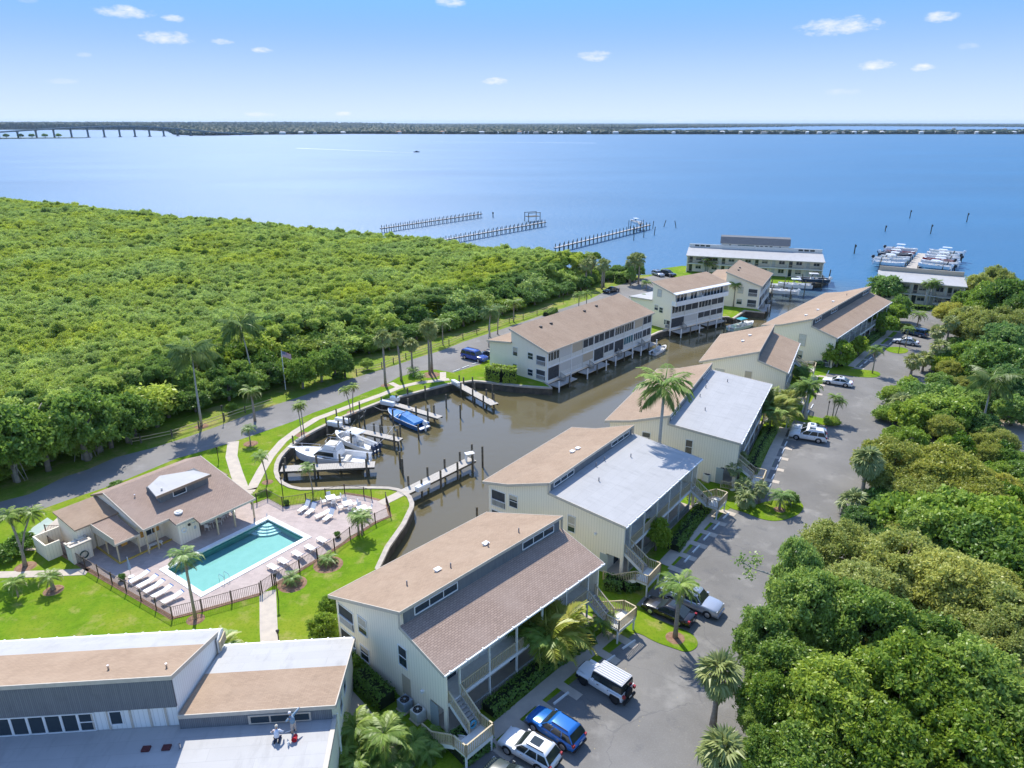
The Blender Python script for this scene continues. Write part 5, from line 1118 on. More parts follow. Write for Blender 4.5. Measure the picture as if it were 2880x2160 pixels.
def areca(label, p, h, n=5, scale=1.0, group=None):
    """a clump: several thin stems, each with a tuft of arching leaves"""
    rng = random.Random(int(p[0] * 37 + p[1] * 11)); t = thing('areca_palm_clump', label, 'palm', p, 0, group)
    for k in range(n):
        a = 6.283 * k / n + rng.uniform(-.3, .3); top = Vector((math.cos(a) * h * .22 * rng.uniform(.6, 1.3), math.sin(a) * h * .22 * rng.uniform(.6, 1.3), h * rng.uniform(.45, .8)))
        part('stem', MB().tube([(math.cos(a) * .25, math.sin(a) * .25, -.05), (top.x * .6, top.y * .6, top.z * .6), tuple(top)], [.07, .055, .045], 6), material('areca_stem', (.30, .32, .20), (.22, .24, .14), 3, .7), t, True)
        for i in range(9):
            link('frond', FR['areca'][i % 3], None, t, top, (rng.uniform(-.2, .2), rng.uniform(-.2, .15), i * 2.4 + rng.uniform(-.3, .3)), 2.6 * scale * rng.uniform(.8, 1.15))
    return t

# tall palms, each where its trunk meets the ground
B = lambda k, x, y: g(k, x, y, 0)
palm('coco', 'tall coconut palm beside the rail fence left of the lane', B('j', 1568, 960), 11.0, 1.0, (-.9, .3))
palm('coco', 'tall coconut palm nearer the flagpole by the dark wood', B('j', 1995, 660) + Vector((0, -1)), 11.3, .95, (-1.3, .4))
palm('royal', 'tall royal palm between the two white membrane roofs', A_pt(2, 20.0, 11.2), 11.6, 1.12, (.1, 0))
palm('date', 'palm with ringed base by the rail fence bend', B('j', 1968, 925) + Vector((.3, 0)), 4.8, 1.5, tr=1.5)
palm('date', 'small palm in a mulch ring beside the lane and walk', B('j', 1948, 1100), 2.3, 1.0)
palm('date', 'slender palm leaning at the lower end of the basin walk', B('c', 165, 1060), 3.6, 1.05, (-.4, .2))
palm('date', 'slim palm in front of the lowest finger dock', B('c', 570, 1165), 3.4, .95, (.4, .2))
palm('date', 'twin-stemmed slim palm left stem by the basin walk', B('c', 470, 640), 4.0, .95, (-.7, .2))
palm('date', 'twin-stemmed slim palm right stem by the basin walk', B('c', 490, 635), 4.4, 1.0, (.35, .3))
palm('date', 'leaning slim palm above the white boats, left stem', B('c', 905, 440), 3.6, .95, (-.6, .3))
palm('date', 'leaning slim palm above the white boats, right stem', B('c', 925, 435), 4.2, .95, (.4, .3))
palm('sabal', 'tall fan palm leftmost of the row above the basin', B('k', 1185, 760), 8.2, 1.15)
palm('sabal', 'tall thin fan palm second of the row above the basin', B('k', 1330, 715), 7.6, 1.05, (-.4, 0))
palm('sabal', 'fan palm with reddish trunk third of the row above the basin', B('k', 1430, 610), 4.6, 1.0)
palm('sabal', 'tall fan palm fourth of the row, beside the corner dock', B('k', 1590, 660), 8.6, 1.15)
palm('sabal', 'tall fan palm last of the row nearest the blue van', B('k', 1612, 640), 7.6, 1.1, (-.3, 0))
palm('date', 'low bushy palm under the row of fan palms', B('k', 1440, 680), 1.2, 1.1)
palm('date', 'small dark palm between walk and basin near the corner dock', B('k', 1510, 720), 1.0, .9)
palm('coco', 'leaning coconut palm beside the long canal building', B('k', 2130, 410), 6.8, .62, (-2.0, .8))
palm('date', 'palm behind the long canal building near its left end', B('h', 215, 850), 5.4, 1.5)
palm('date', 'second palm behind the long canal building', B('h', 275, 830), 5.6, 1.5, (.4, .3))
palm('date', 'leafy palm behind the long canal building with orange shrubs', B('h', 400, 735), 4.6, 1.9)
palm('date', 'broad palm across the lane from the blue van', B('k', 1710, 390), 4.6, 1.8)
palm('date', 'twin palm behind the roof of the long canal building', B('h', 905, 640), 3.6, 1.5)
palm('date', 'palm beside the twin behind the long canal building', B('h', 965, 620), 3.4, 1.4)
for i, (x, y, h, s) in enumerate([(960, 470, 6.2, 1.4), (1085, 480, 6.5, 1.35), (1100, 460, 6.0, 1.3), (1000, 430, 6, 1.3), (1300, 440, 6.3, 1.3), (1335, 425, 6.6, 1.3), (1370, 440, 6.8, 1.35)]):
    palm('sabal', ['fan palm left of the far bend of the lane', 'fan palm with tall trunk at the far bend', 'fan palm close behind the tall one at the far bend', 'fan palm half hidden in the wood at the far bend', 'fan palm before the clipped hedge, left of three', 'fan palm before the clipped hedge, middle of three', 'fan palm before the clipped hedge, right of three'][i], B('h', x, y), h, s, n=26)
palm('date', 'green palm between the long and the three-storey canal buildings', B('h', 1440, 700), 4.6, 1.6)
palm('date', 'palm in the gap beyond the three-storey canal building', B('n', 895, 985), 5.4, 1.6)
palm('date', 'low palm beside the parked cars at the end of the lane', B('h', 1430, 480), 1.8, 1.5)
palm('date', 'feathery palm in the lawn in front of the pool', B('a', 1690, 1662), 6.6, 1.4, tr=1.2)
palm('date', 'tall leaning palm by the left edge, right stem of the pair', B('a', 230, 1210), 5.8, 1.25, (-.2, .4), tr=1.3)
palm('date', 'tall leaning palm by the left edge, left stem of the pair', B('a', 205, 1210), 5.6, 1.15, (-1.6, .6), tr=1.1)
palm('date', 'stout young palm alone on the lawn left of the pool', B('a', 462, 1410), 1.5, 1.05, tr=2.2)
palm('date', 'drooping young palm at the left edge of the lawn', B('a', 160, 1470), 1.6, 1.0)
palm('date', 'multi-trunk palm in the lawn right of the pool fence', B('q', 1490, 410), 2.3, 1.15, tr=1.3)
palm('date', 'second trunk of the palm right of the pool fence', B('q', 1520, 415), 2.4, 1.15, (.3, .2))
palm('date', 'low bushy palm in a dark ring, middle of the fence line', B('q', 1205, 680), .6, 1.0)
palm('date', 'low bushy palm in a dark ring beside the pool gate', B('q', 870, 865), .6, .95)
palm('areca', 'arching palm behind the low corner of the near-left building', B('o', 478, 1425), 1.0, .8, n=14)
palm('date', 'single palm on the grass island beside the black car', B('i', 1490, 645), 5.4, 1.7, tr=1.6)
areca('large areca palm clump against the front of the nearest building', B('d', 1440, 1010), 4.6, 7, 1.25)
palm('date', 'bushy fan-leaved palm beside the far stair of the nearest building', B('i', 930, 610), 1.4, 1.3)
palm('royal', 'palm with broad fronds on the grass island behind the white cars', B('p', 865, 920), 4.2, .62, (-.1, .2))
palm('royal', 'leaning palm with broad fronds beside it', B('p', 880, 915), 3.6, .6, (.9, .3))
palm('date', 'twin palm rising from a rounded shrub, left stem', B('p', 1085, 925), 3.8, 1.1)
palm('date', 'twin palm rising from a rounded shrub, right stem', B('p', 1105, 925), 3.2, 1.0, (.4, 0))
palm('date', 'single palm on the island before the farthest long building', B('p', 1410, 545), 4.4, 1.35)
palm('date', 'thin palm in front of the silver saloon', B('u', 790, 1430), 3.8, 1.25)
palm('date', 'palm beyond the dark blue car near the end of the car park', B('u', 930, 1200), 3.0, 1.7)
areca('yellowish areca clump at the corner of the third building', B('p', 600, 1000), 4.8, 7, 1.35)
areca('areca clump beyond it against the stair of the third building', B('p', 690, 880), 3.4, 5, 1.0)
palm('date', 'feathery palm on the island between second and third buildings', B('s', 1705, 450), 1.9, 1.35, tr=1.3)
for i, (k, x, y, h, s) in enumerate([('s', 1290, 330, 1.6, 1.2), ('s', 1310, 430, 1.2, 1.25), ('s', 1180, 180, 2.4, 1.0), ('s', 1480, 380, 1.9, 1.0), ('p', 330, 1390, 2.8, 1.1)]):
    palm('sabal', ['light green fan palm shrub behind the island lawn', 'light green fan palm shrub at the front of the island bed', 'small fan palm under the second building far stair', 'fan palm leaning over the rounded island', 'fan palm beside the near stair of the third building'][i], B(k, x, y), h, s * .75, n=20)
palm('date', 'fan-leaved palm in front of the fourth building', B('p', 870, 600), 2.2, 1.1)
palm('date', 'palm under the near stair of the fourth building', B('p', 800, 560), 1.8, 1.2)
palm('sabal', 'fan palm at the very bottom right of the car park', B('o', 1552, 1700), 2.9, 1.25, n=40)
palm('sabal', 'tall fan palm beside it at the edge of the car park', B('o', 1540, 1567), 4.6, 1.25, n=40)
palm('sabal', 'fan palm with thick skirt beside the car park under the olive trees', B('m', 610, 320), 5.4, 1.35, n=40)
palm('sabal', 'low fan palm at the foot of the olive trees', B('m', 560, 380), 1.6, 1.25)
for i, (k, x, y, h, s) in enumerate([('l', 1600, 930, 5.0, 1.2), ('l', 1510, 950, 3.6, 1.1), ('l', 1330, 1150, 2.6, 1.2), ('l', 1420, 1120, 2.4, 1.1), ('l', 1520, 1100, 4.0, 1.3), ('l', 1230, 1480, 2.4, 1.3), ('l', 1720, 900, 6.0, 1.3)]):
    palm('sabal', ['fan palm with bare trunk at the far edge of the car park', 'shorter fan palm in front of the bare-trunked one', 'low fan palm at the car park edge opposite the white saloon', 'low fan palm in the scrub behind it', 'fan palm rising from the scrub', 'low fan palm in the scrub opposite the white cars', 'tall fan palm at the back of the scrub'][i], B(k, x, y), h, s, n=26)
palm('coco', 'coconut palm with wide fronds in the woods at the right', B('l', 1880, 1560), 7.5, .9, (.2, 0))
for i, (x, y) in enumerate([(640, 480), (700, 470), (760, 465), (560, 500), (820, 470), (1180, 440), (1250, 445), (1320, 450), (1380, 470)]):
    areca(['palm clump before the river-front building, in the left group', 'palm clump before the river-front building, in the right group'][i > 4], B('n', x, y + 60), 4.2, 4, 1.15, 'palm clumps in front of the river-front building')
for i, (x, y) in enumerate([(1060, 960), (1010, 965), (1120, 950)]): palm('royal', ['spindly palm against the end building, middle of three', 'spindly palm against the end building, left of three', 'spindly palm against the end building, right of three'][i], B('u', x, y), 4.6, .5, (.3 * (i - 1), 0))
palm('date', 'big arching palm in the bed below the nearest stair', B('r', 830, 860), 1.5, 1.75, n=28)
palm('date', 'arching palm in the bed beside the near-left wall', B('r', 520, 760), 1.2, 1.5, n=24)
for i, (x, y, s) in enumerate([(460, 960, .7), (650, 950, .7), (1250, 900, .75), (820, 1010, .6), (1000, 1010, .55)]):
    s *= 1.45; palm('date', ['spiky low palm by the near-left wall', 'spiky low palm under the big arching one', 'spiky palm under the nearest stair landing', 'grassy pale green tuft at the bottom edge', 'grassy pale tuft right of the walk at the bottom edge'][i], B('r', x, y), .35, s * 1.1, n=24)

for lab, x, y, s_, h_ in [('bushy palm right of the walk near the bottom edge', 1120, 860, 1.2, .8), ('dark palm shrub under the first stair flight', 1330, 800, 1.1, .5), ('bright palm tuft left of the walk', 620, 640, 1.1, .7), ('palm shrub against the near-left wall at the bottom', 400, 900, 1.2, .9), ('palm shrub cut by the bottom edge left of the walk', 560, 1040, 1.2, .6)]:
    palm('date', lab, B('r', x, y), h_, s_, n=22)
# ---- shrubs, hedges and single trees
def hedge(label, pts, w, h, mat=None, leaf=.14, den=70, cat='hedge', name='hedge', rng=np.random.default_rng(9)):
    """clipped hedge: leaves over the skin of a rounded box that follows a line"""
    P = []; Nn = []
    for a, b in zip(pts, pts[1:]):
        L = (b - a).length; d = (b - a).normalized(); q = Vector((-d.y, d.x)); n = int(den * (L + .5) * (w + 2 * h))
        s = rng.uniform(-.1, L + .1, n); ang = rng.uniform(-.15, math.pi + .15, n)
        cy = np.sign(np.cos(ang)) * np.abs(np.cos(ang)) ** .45 * w / 2; cz = np.clip(np.abs(np.sin(ang)) ** .45 * h, 0.03, None) * rng.uniform(.12, 1, n) ** np.where(np.abs(np.cos(ang)) > .75, 1, .05)
        jit = rng.normal(size=n) * .05
        P.append(np.stack([a.x + d.x * s + q.x * (cy + jit), a.y + d.y * s + q.y * (cy + jit), cz + jit], 1)); Nn.append(np.stack([q.x * np.cos(ang), q.y * np.cos(ang), np.sin(ang) + .2], 1))
    P = np.concatenate(P); Nn = np.concatenate(Nn); c = P.mean(0); c[2] = 0
    t = thing(name, label, cat, tuple(c)); me = leaves('foliage', P - c, Nn, np.full(len(P), leaf), rng, 1.5, .6); link('foliage', me, mat or lf_hedge, t)
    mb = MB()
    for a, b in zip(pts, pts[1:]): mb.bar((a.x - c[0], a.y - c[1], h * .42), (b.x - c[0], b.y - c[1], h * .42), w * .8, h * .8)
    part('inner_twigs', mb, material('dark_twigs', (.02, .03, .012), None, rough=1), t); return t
hedge('rounded clipped hedge beside the nearest building on the walk side', gl('d', [(290, 1120), (360, 1190), (460, 1280)]), 1.7, 1.3, cat='hedge')
hedge('clipped hedge under the first stair landing at the bottom', gl('d', [(870, 1590), (1040, 1470)]), 2.6, 1.2)
hedge('dark shrub bed along the front of the nearest building', gl('d', [(1080, 1330), (1250, 1190), (1400, 1060), (1700, 870)]), 1.5, .9, lf_dark)
hedge('rounded hedge between the two nearest buildings', gl('i', [(950, 240), (1080, 270), (1190, 240)]), 1.6, 1.1)
hedge('dark shrub bed along the front of the second building', gl('s', [(520, 900), (720, 620), (880, 440)]), 1.5, .9, lf_dark)
hedge('dark shrub bed along the front of the third building', gl('p', [(440, 1330), (520, 1150), (600, 1010)]), 1.6, 1.0, lf_dark)
hedge('dark shrub bed along the front of the farthest building', gl('p', [(1140, 480), (1300, 350), (1480, 220)]), 1.8, 1.2, lf_dark)
hedge('low clipped hedge by the gap between fourth and fifth buildings', gl('p', [(945, 490), (1010, 490)]), 1.4, 1.0)
hedge('tall glossy hedge at the waterside end of the long canal building', gl('h', [(210, 1170), (320, 1195), (420, 1195)]), 2.8, 2.6, lf_bright, .2, 45)
hedge('long clipped hedge beyond the fan palms at the far bend', gl('h', [(1180, 425), (1260, 425), (1310, 405)]), 3.0, 2.8, lf_bright, .25, 30)
hedge('low hedge before the end building behind the parked white car', gl('u', [(830, 975), (1000, 985), (1270, 1005)]), 1.4, 1.1, lf_dark, .2, 30)
hedge('shrub border along the lane behind the long canal building', gl('h', [(650, 690), (720, 650)]), 1.6, 1.0, lf_dark, .2, 40)
for lab, k, x, y, r, h, K in [('bright green shrub at the water corner of the nearest building', 'd', 70, 880, 1.5, 1.2, K_bright), ('dark shrub behind it against the wall', 'd', 115, 760, 1.1, 1.7, K_bright), ('leafy dark shrub at the corner between the two roofs', 'd', 215, 1080, 1.3, 1.0, K_shrub),
        ('light green leafy shrub tree at the stair of the second building', 's', 330, 900, 1.7, 1.45, K_bright), ('rounded shrub at the foot of the twin palm', 'p', 1080, 955, 1.4, .8, K_grape), ('round shrub on the island between second and third buildings', 's', 1830, 400, 1.1, 1.0, K_bright),
        ('round shrub tree before the farthest building', 'p', 1120, 490, 3.1, 1.05, K_bright), ('second round shrub tree before the farthest building', 'p', 1290, 400, 2.3, 1.1, K_bright), ('clipped dark shrub beside the ficus trees', 'k', 755, 700, 1.2, .7, K_shrub),
        ('bright leafy tree along the farthest building', 'u', 500, 1290, 3.1, 1.05, K_bright), ('bright tree behind it along the farthest building', 'u', 620, 1190, 3.0, 1.15, K_bright), ('dark tree at the far corner of the farthest building', 'u', 700, 1120, 2.8, 1.3, K_dark),
        ('large rounded tree between the farthest building and the end building', 'u', 520, 900, 4.6, .98, K_dark), ('orange shrub at the far end of the car park', 'u', 790, 1220, 1.5, .6, K_olive), ('small tree behind the pool house', 'a', 1000, 520, .9, .6, K_shrub),
        ('small bush near the left edge by the court', 'a', 40, 1150, 1.4, .9, K_shrub), ('dark bush beside the court at the left edge', 'a', 200, 1060, 1.5, .9, K_shrub), ('dark shrub at the fourth building stair', 'p', 830, 600, 1.6, 1.0, K_dark),
        ('young tree on the verge beyond the rail fence', 'k', 1020, 620, 1.3, 1.1, K_bright), ('sapling beyond the rail fence by the second coconut palm', 'j', 1805, 860, 1.0, 1.1, K_bright)]:
    K.put('shrub' if r < 2 else 'garden_tree', lab, 'shrub' if r < 2 else 'tree', B(k, x, y), r, h)
cro = K_shrub.put('croton', 'yellow croton bush at the corner of the nearest building', 'shrub', B('d', 110, 960), .95, .9)
for ch in cro.children:
    if ch.name.startswith('crown'): ch.data = ch.data.copy(); ch.data.materials[0] = lf_yel
# clipped ficus trees by the flagpole
for lab, x, y, r, h in [('cone-shaped ficus tree beside the flagpole', 430, 790, 2.9, 1.15), ('rounded ficus tree second from the flagpole', 600, 730, 3.0, 1.2), ('rounded ficus tree third from the flagpole', 730, 700, 3.1, 1.2), ('slim ficus tree last in the clipped row', 815, 695, 1.9, 1.3)]:
    K_dark.put('ficus_tree', lab, 'tree', B('k', x, y), r, h)

# the big-rooted tree at the left with pale trunks
K_dark.put('fig_tree', 'large dark fig tree with hanging roots over the lane', 'tree', B('a', 760, 290), 5.2, 1.15)
K_dark.put('fig_tree', 'dark tree right of the large fig, above the rail fence', 'tree', B('j', 1000, 1090), 4.2, 1.05)
K_dark.put('fig_tree', 'dark spreading tree with pale trunk at the left edge', 'tree', B('a', 150, 470), 5.0, 1.2)
K_dark.put('fig_tree', 'dark tree between the fig and the pale-trunked tree', 'tree', B('a', 420, 380), 4.4, 1.2)
for i, (x, y, lean) in enumerate([(160, 480, (-1.0, .6)), (260, 250, (.6, 1.4)), (720, 280, (.5, .5)), (860, 220, (1.0, .6)), (780, 270, (-.2, .8))]):
    p = B('a', x, y); mb = MB(); rng = random.Random(i)
    mb.tube([(0, 0, -.1), (lean[0] * .4, lean[1] * .4, 2.0), (lean[0], lean[1], 4.6), (lean[0] * 2.2, lean[1] * 2, 6.5)], [.3, .2, .16, .08], 7); mb.tube([(lean[0] * .5, lean[1] * .5, 2.4), (-lean[0] * .6, lean[1], 4.6)], [.13, .06], 6)
    for k in range(6): mb.tube([(rng.uniform(-.8, .8), rng.uniform(-.8, .8), 0), (rng.uniform(-.5, .5), rng.uniform(-.5, .5), 3.6)], .05, 5)
    tag(part('bare_trunk', mb, material('pale_bark', (.42, .40, .36), (.30, .28, .25), 3, .9), None, True, (p.x, p.y, 0)), ['pale leaning trunk at the left edge of the wood', 'thin pale trunk behind the leaning one', 'fig trunk with hanging roots, left of three', 'fig trunk with hanging roots, right of three', 'fig trunk with hanging roots, middle of three'][i], 'trunk')

# woods right of the car park
wr = random.Random(21)
def wtree(K, k, x, y, z, r, h, lab, name='woodland_tree'):
    p = g(k, x, y, z); K.put(name, lab, 'tree', (p.x, p.y), r, h)
R_T = [(K_near, 'o', 1655, 1345, 5.5, 2.4, 1.3, 'leafy glossy tree at the car park edge above the bottom fan palms'), (K_near, 'o', 1668, 1490, 5.0, 2.3, 1.25, 'leafy glossy tree right of the tall bottom fan palm'), (K_near, 'o', 1655, 1620, 4.0, 2.2, 1.1, 'leafy glossy tree right of the lowest fan palm'),
       (K_near, 'o', 1760, 1290, 6.5, 3.4, 1.2, 'glossy green tree nearest the car park with a forked trunk'), (K_near, 'o', 1700, 1420, 5.0, 3.0, 1.0, 'glossy green tree overhanging the bottom of the car park'), (K_near, 'o', 1880, 1330, 6.5, 3.6, 1.15, 'glossy green tree behind the forked one'),
       (K_near, 'o', 1800, 1520, 5, 3.6, 1.05, 'large glossy green tree low in the right corner'), (K_near, 'o', 1960, 1470, 6, 3.8, 1.1, 'glossy green tree in the middle of the right corner'), (K_near, 'o', 2100, 1480, 6, 3.8, 1.1, 'glossy green tree at the right edge low down'),
       (K_near, 'o', 1920, 1620, 5, 3.4, 1.0, 'glossy green tree cut by the bottom edge'), (K_near, 'o', 2080, 1620, 5, 3.6, 1.0, 'glossy green tree in the bottom right corner'), (K_near, 'o', 2220, 1600, 5, 3.6, 1.0, 'glossy green tree beyond the right edge at the bottom'), (K_near, 'o', 2030, 1380, 6.5, 3.4, 1.1, 'glossy tree under the olive-leaved trees'), (K_near, 'o', 1740, 1640, 4, 3.0, .95, 'dark glossy tree beside the bottom fan palm'),
       (K_near, 'o', 1715, 1265, 5.0, 2.3, 1.9, 'slim glossy tree top over the car park'),
       (K_olive, 'o', 1820, 1130, 6, 3.4, 1.0, 'olive-leaved oak beside the fan palm with the thick skirt'), (K_olive, 'o', 1960, 1170, 6.5, 4.0, 1.0, 'broad olive-leaved oak behind the car park fan palms'), (K_olive, 'o', 2080, 1230, 6.5, 4.2, 1.05, 'olive-leaved oak near the right edge'), (K_olive, 'o', 2190, 1310, 6.5, 4.2, 1.05, 'olive-leaved oak at the right edge'),
       (K_olive, 'o', 1880, 1230, 6.0, 3.6, 1.0, 'olive-leaved oak in front of the broad one'), (K_olive, 'o', 2150, 1400, 6, 3.4, 1.0, 'olive-leaved oak above the corner trees'),
       (K_olive, 'o', 1930, 975, 5.5, 4.4, .85, 'brownish oak across from the white sport utility car'), (K_olive, 'o', 2040, 990, 5.5, 4.6, .85, 'brownish oak right of it'), (K_olive, 'o', 2110, 1040, 5.0, 3.8, .85, 'brownish oak beside the sandy track'), (K_olive, 'o', 1990, 1040, 4.5, 3.4, .85, 'low brownish oak in the middle of the woods'),
       (K_grape, 'o', 1970, 1090, 4, 3.6, 1.0, 'bright yellow-green tree between the oaks'), (K_bright, 'o', 2060, 1100, 5, 4.0, .95, 'bright green tree behind the yellow-green one'), (K_bright, 'o', 2170, 1130, 5, 4.2, 1.0, 'bright green tree toward the right edge'), (K_dark, 'o', 2130, 1180, 4, 3.6, 1.0, 'dark tree under the bright ones'), (K_dark, 'o', 2230, 1210, 5, 4, 1, 'dark tree at the right edge below the track'),
       (K_grape, 'l', 1250, 1330, 1.5, 2.6, .95, 'sea grape mound by the car park opposite the white cars'), (K_grape, 'l', 1380, 1280, 2, 3.0, .95, 'sea grape mound behind the first'), (K_grape, 'l', 1550, 1320, 2, 3.2, .95, 'sea grape mound in the middle of the scrub'), (K_bright, 'l', 1480, 1430, 2, 3.0, .9, 'leafy mound at the lower end of the scrub'), (K_grape, 'l', 1700, 1330, 2.5, 3.2, 1, 'sea grape mound before the coconut palm'), (K_bright, 'l', 1680, 1480, 2, 3.2, .9, 'leafy mound left of the coconut palm'), (K_grape, 'l', 1330, 1230, 1.5, 2.2, .9, 'small sea grape at the car park edge'), (K_grape, 'l', 1160, 1440, 1.2, 2.0, .9, 'small sea grape opposite the white sport utility car'), (K_bright, 'l', 1330, 1480, 2, 2.8, .9, 'leafy mound nearest the brownish oaks'),
       (K_bright, 'l', 1800, 1000, 3, 3.4, 1, 'leafy tree behind the fan palms of the scrub'), (K_dark, 'l', 1950, 1050, 4, 4.2, 1, 'dark tree at the back of the scrub'), (K_grape, 'l', 1680, 1020, 2.5, 3.0, .9, 'sea grape behind the short fan palm'), (K_grape, 'l', 1550, 1040, 2, 2.6, .9, 'sea grape beside the short fan palm'),
       (K_olive, 'l', 1650, 680, 3, 3.6, .9, 'orange-brown tree at the far right of the car park'), (K_olive, 'l', 1800, 740, 4.5, 4.4, 1, 'tan-leaved tree behind the orange-brown one'), (K_olive, 'l', 1950, 800, 4.5, 4.6, 1, 'tan-leaved tree in the middle of the far woods'), (K_olive, 'l', 2080, 760, 5, 4.8, 1, 'tan-leaved tree near the right edge'), (K_dark, 'l', 2100, 900, 4.5, 4.6, 1, 'dark green tree right of the tan ones'), (K_bright, 'l', 1950, 560, 5, 4.2, 1, 'light green bank of trees below the far woods'), (K_dark, 'l', 2050, 520, 7, 5.0, 1.05, 'dark tree with bright top near the right shore'), (K_bright, 'l', 2000, 430, 8, 4.4, 1.1, 'tree with bright green top beside the river'), (K_dark, 'l', 2180, 460, 9, 5.4, 1.1, 'big dark tree at the right edge by the river'), (K_olive, 'l', 1900, 330, 9, 3.6, 1.3, 'tall sparse tree above the end building'), (K_olive, 'l', 2040, 270, 10, 4.0, 1.3, 'tall flat-topped tree against the river'), (K_dark, 'l', 1790, 560, 3.5, 3.2, 1, 'dark bush at the corner of the end building'), (K_bright, 'l', 1830, 640, 3.5, 3.0, 1, 'yellow-green bush by the end building stair'),
       (K_dark, 'l', 2230, 1080, 4, 4.2, 1, 'dark tree past the right edge, middle'), (K_dark, 'l', 2060, 1250, 3, 3.6, 1, 'dark tree behind the coconut palm'), (K_bright, 'l', 2140, 1420, 2.5, 3.0, .9, 'green bush by the sandy track'), (K_dark, 'l', 2230, 640, 6, 5, 1, 'dark tree past the right edge, far')]
for q in R_T:
    K, k, x, y, z, r, h, lab = q
    p = g(k, x, y, z); t = K.put('woodland_tree', lab, 'tree', (p.x, p.y), r * 1.08, h * 1.08)
    # a second and third limb with its own crown breaks up the outline
    for j in range(2):
        cm, tm = K.v[wr.randrange(len(K.v))]; a_ = wr.uniform(0, 6.28); q2 = r * wr.uniform(.5, .8); s2 = r * wr.uniform(.42, .62)
        link('crown', cm, None, t, (math.cos(a_) * q2, math.sin(a_) * q2, r * h * wr.uniform(.15, .75)), (wr.uniform(-.3, .3), wr.uniform(-.3, .3), wr.uniform(0, 6.28)), s2)
under = []
for _ in range(4200):
    p = Vector((wr.uniform(12, 190), wr.uniform(18, 185)))
    if not in_poly(p, woods) or p.x > p.y * .95 + 12: continue
    if in_poly(p, park_left + park_right) or in_poly(p, TRACK): continue
    under.append((p.x, p.y, -.3, wr.uniform(1.2, 2.5), wr.uniform(.8, 1.25), wr.uniform(0, 6.28), wr.choice((0, 1, 2, 3, 4, 5, 6, 7))))
instancer('undergrowth', 'mixed green and brown undergrowth between the trees right of the car park', [K_shrub, K_dark, K_olive], under, 'undergrowth')
# one branch reaching out over the car park
p = g('m', 170, 680, 6.0)
br = thing('overhanging_branch', 'bare curved branch with leaf tufts reaching over the car park', 'branch', (p.x, p.y, 0))
part('limb', MB().tube([(4.2, -1.2, 3.6), (1.5, -.5, 5.3), (0, 0, 6.0), (-1.6, .5, 6.3), (-2.6, .9, 6.8)], [.16, .13, .10, .06, .03], 6), material('pale_bark', (.42, .40, .36), None), br)
rngb = np.random.default_rng(3)
for c in ((-2.5, .9, 6.9), (-2.0, .2, 6.1), (-1.2, 1.0, 6.9)):
    P = np.array(c) + rngb.normal(size=(70, 3)) * .28; link('leaf_tuft', leaves('leaf_tuft', P, np.tile([0, 0, 1.0], (70, 1)), np.full(70, .17), rngb), lf_near, br)['kind'] = 'stuff'

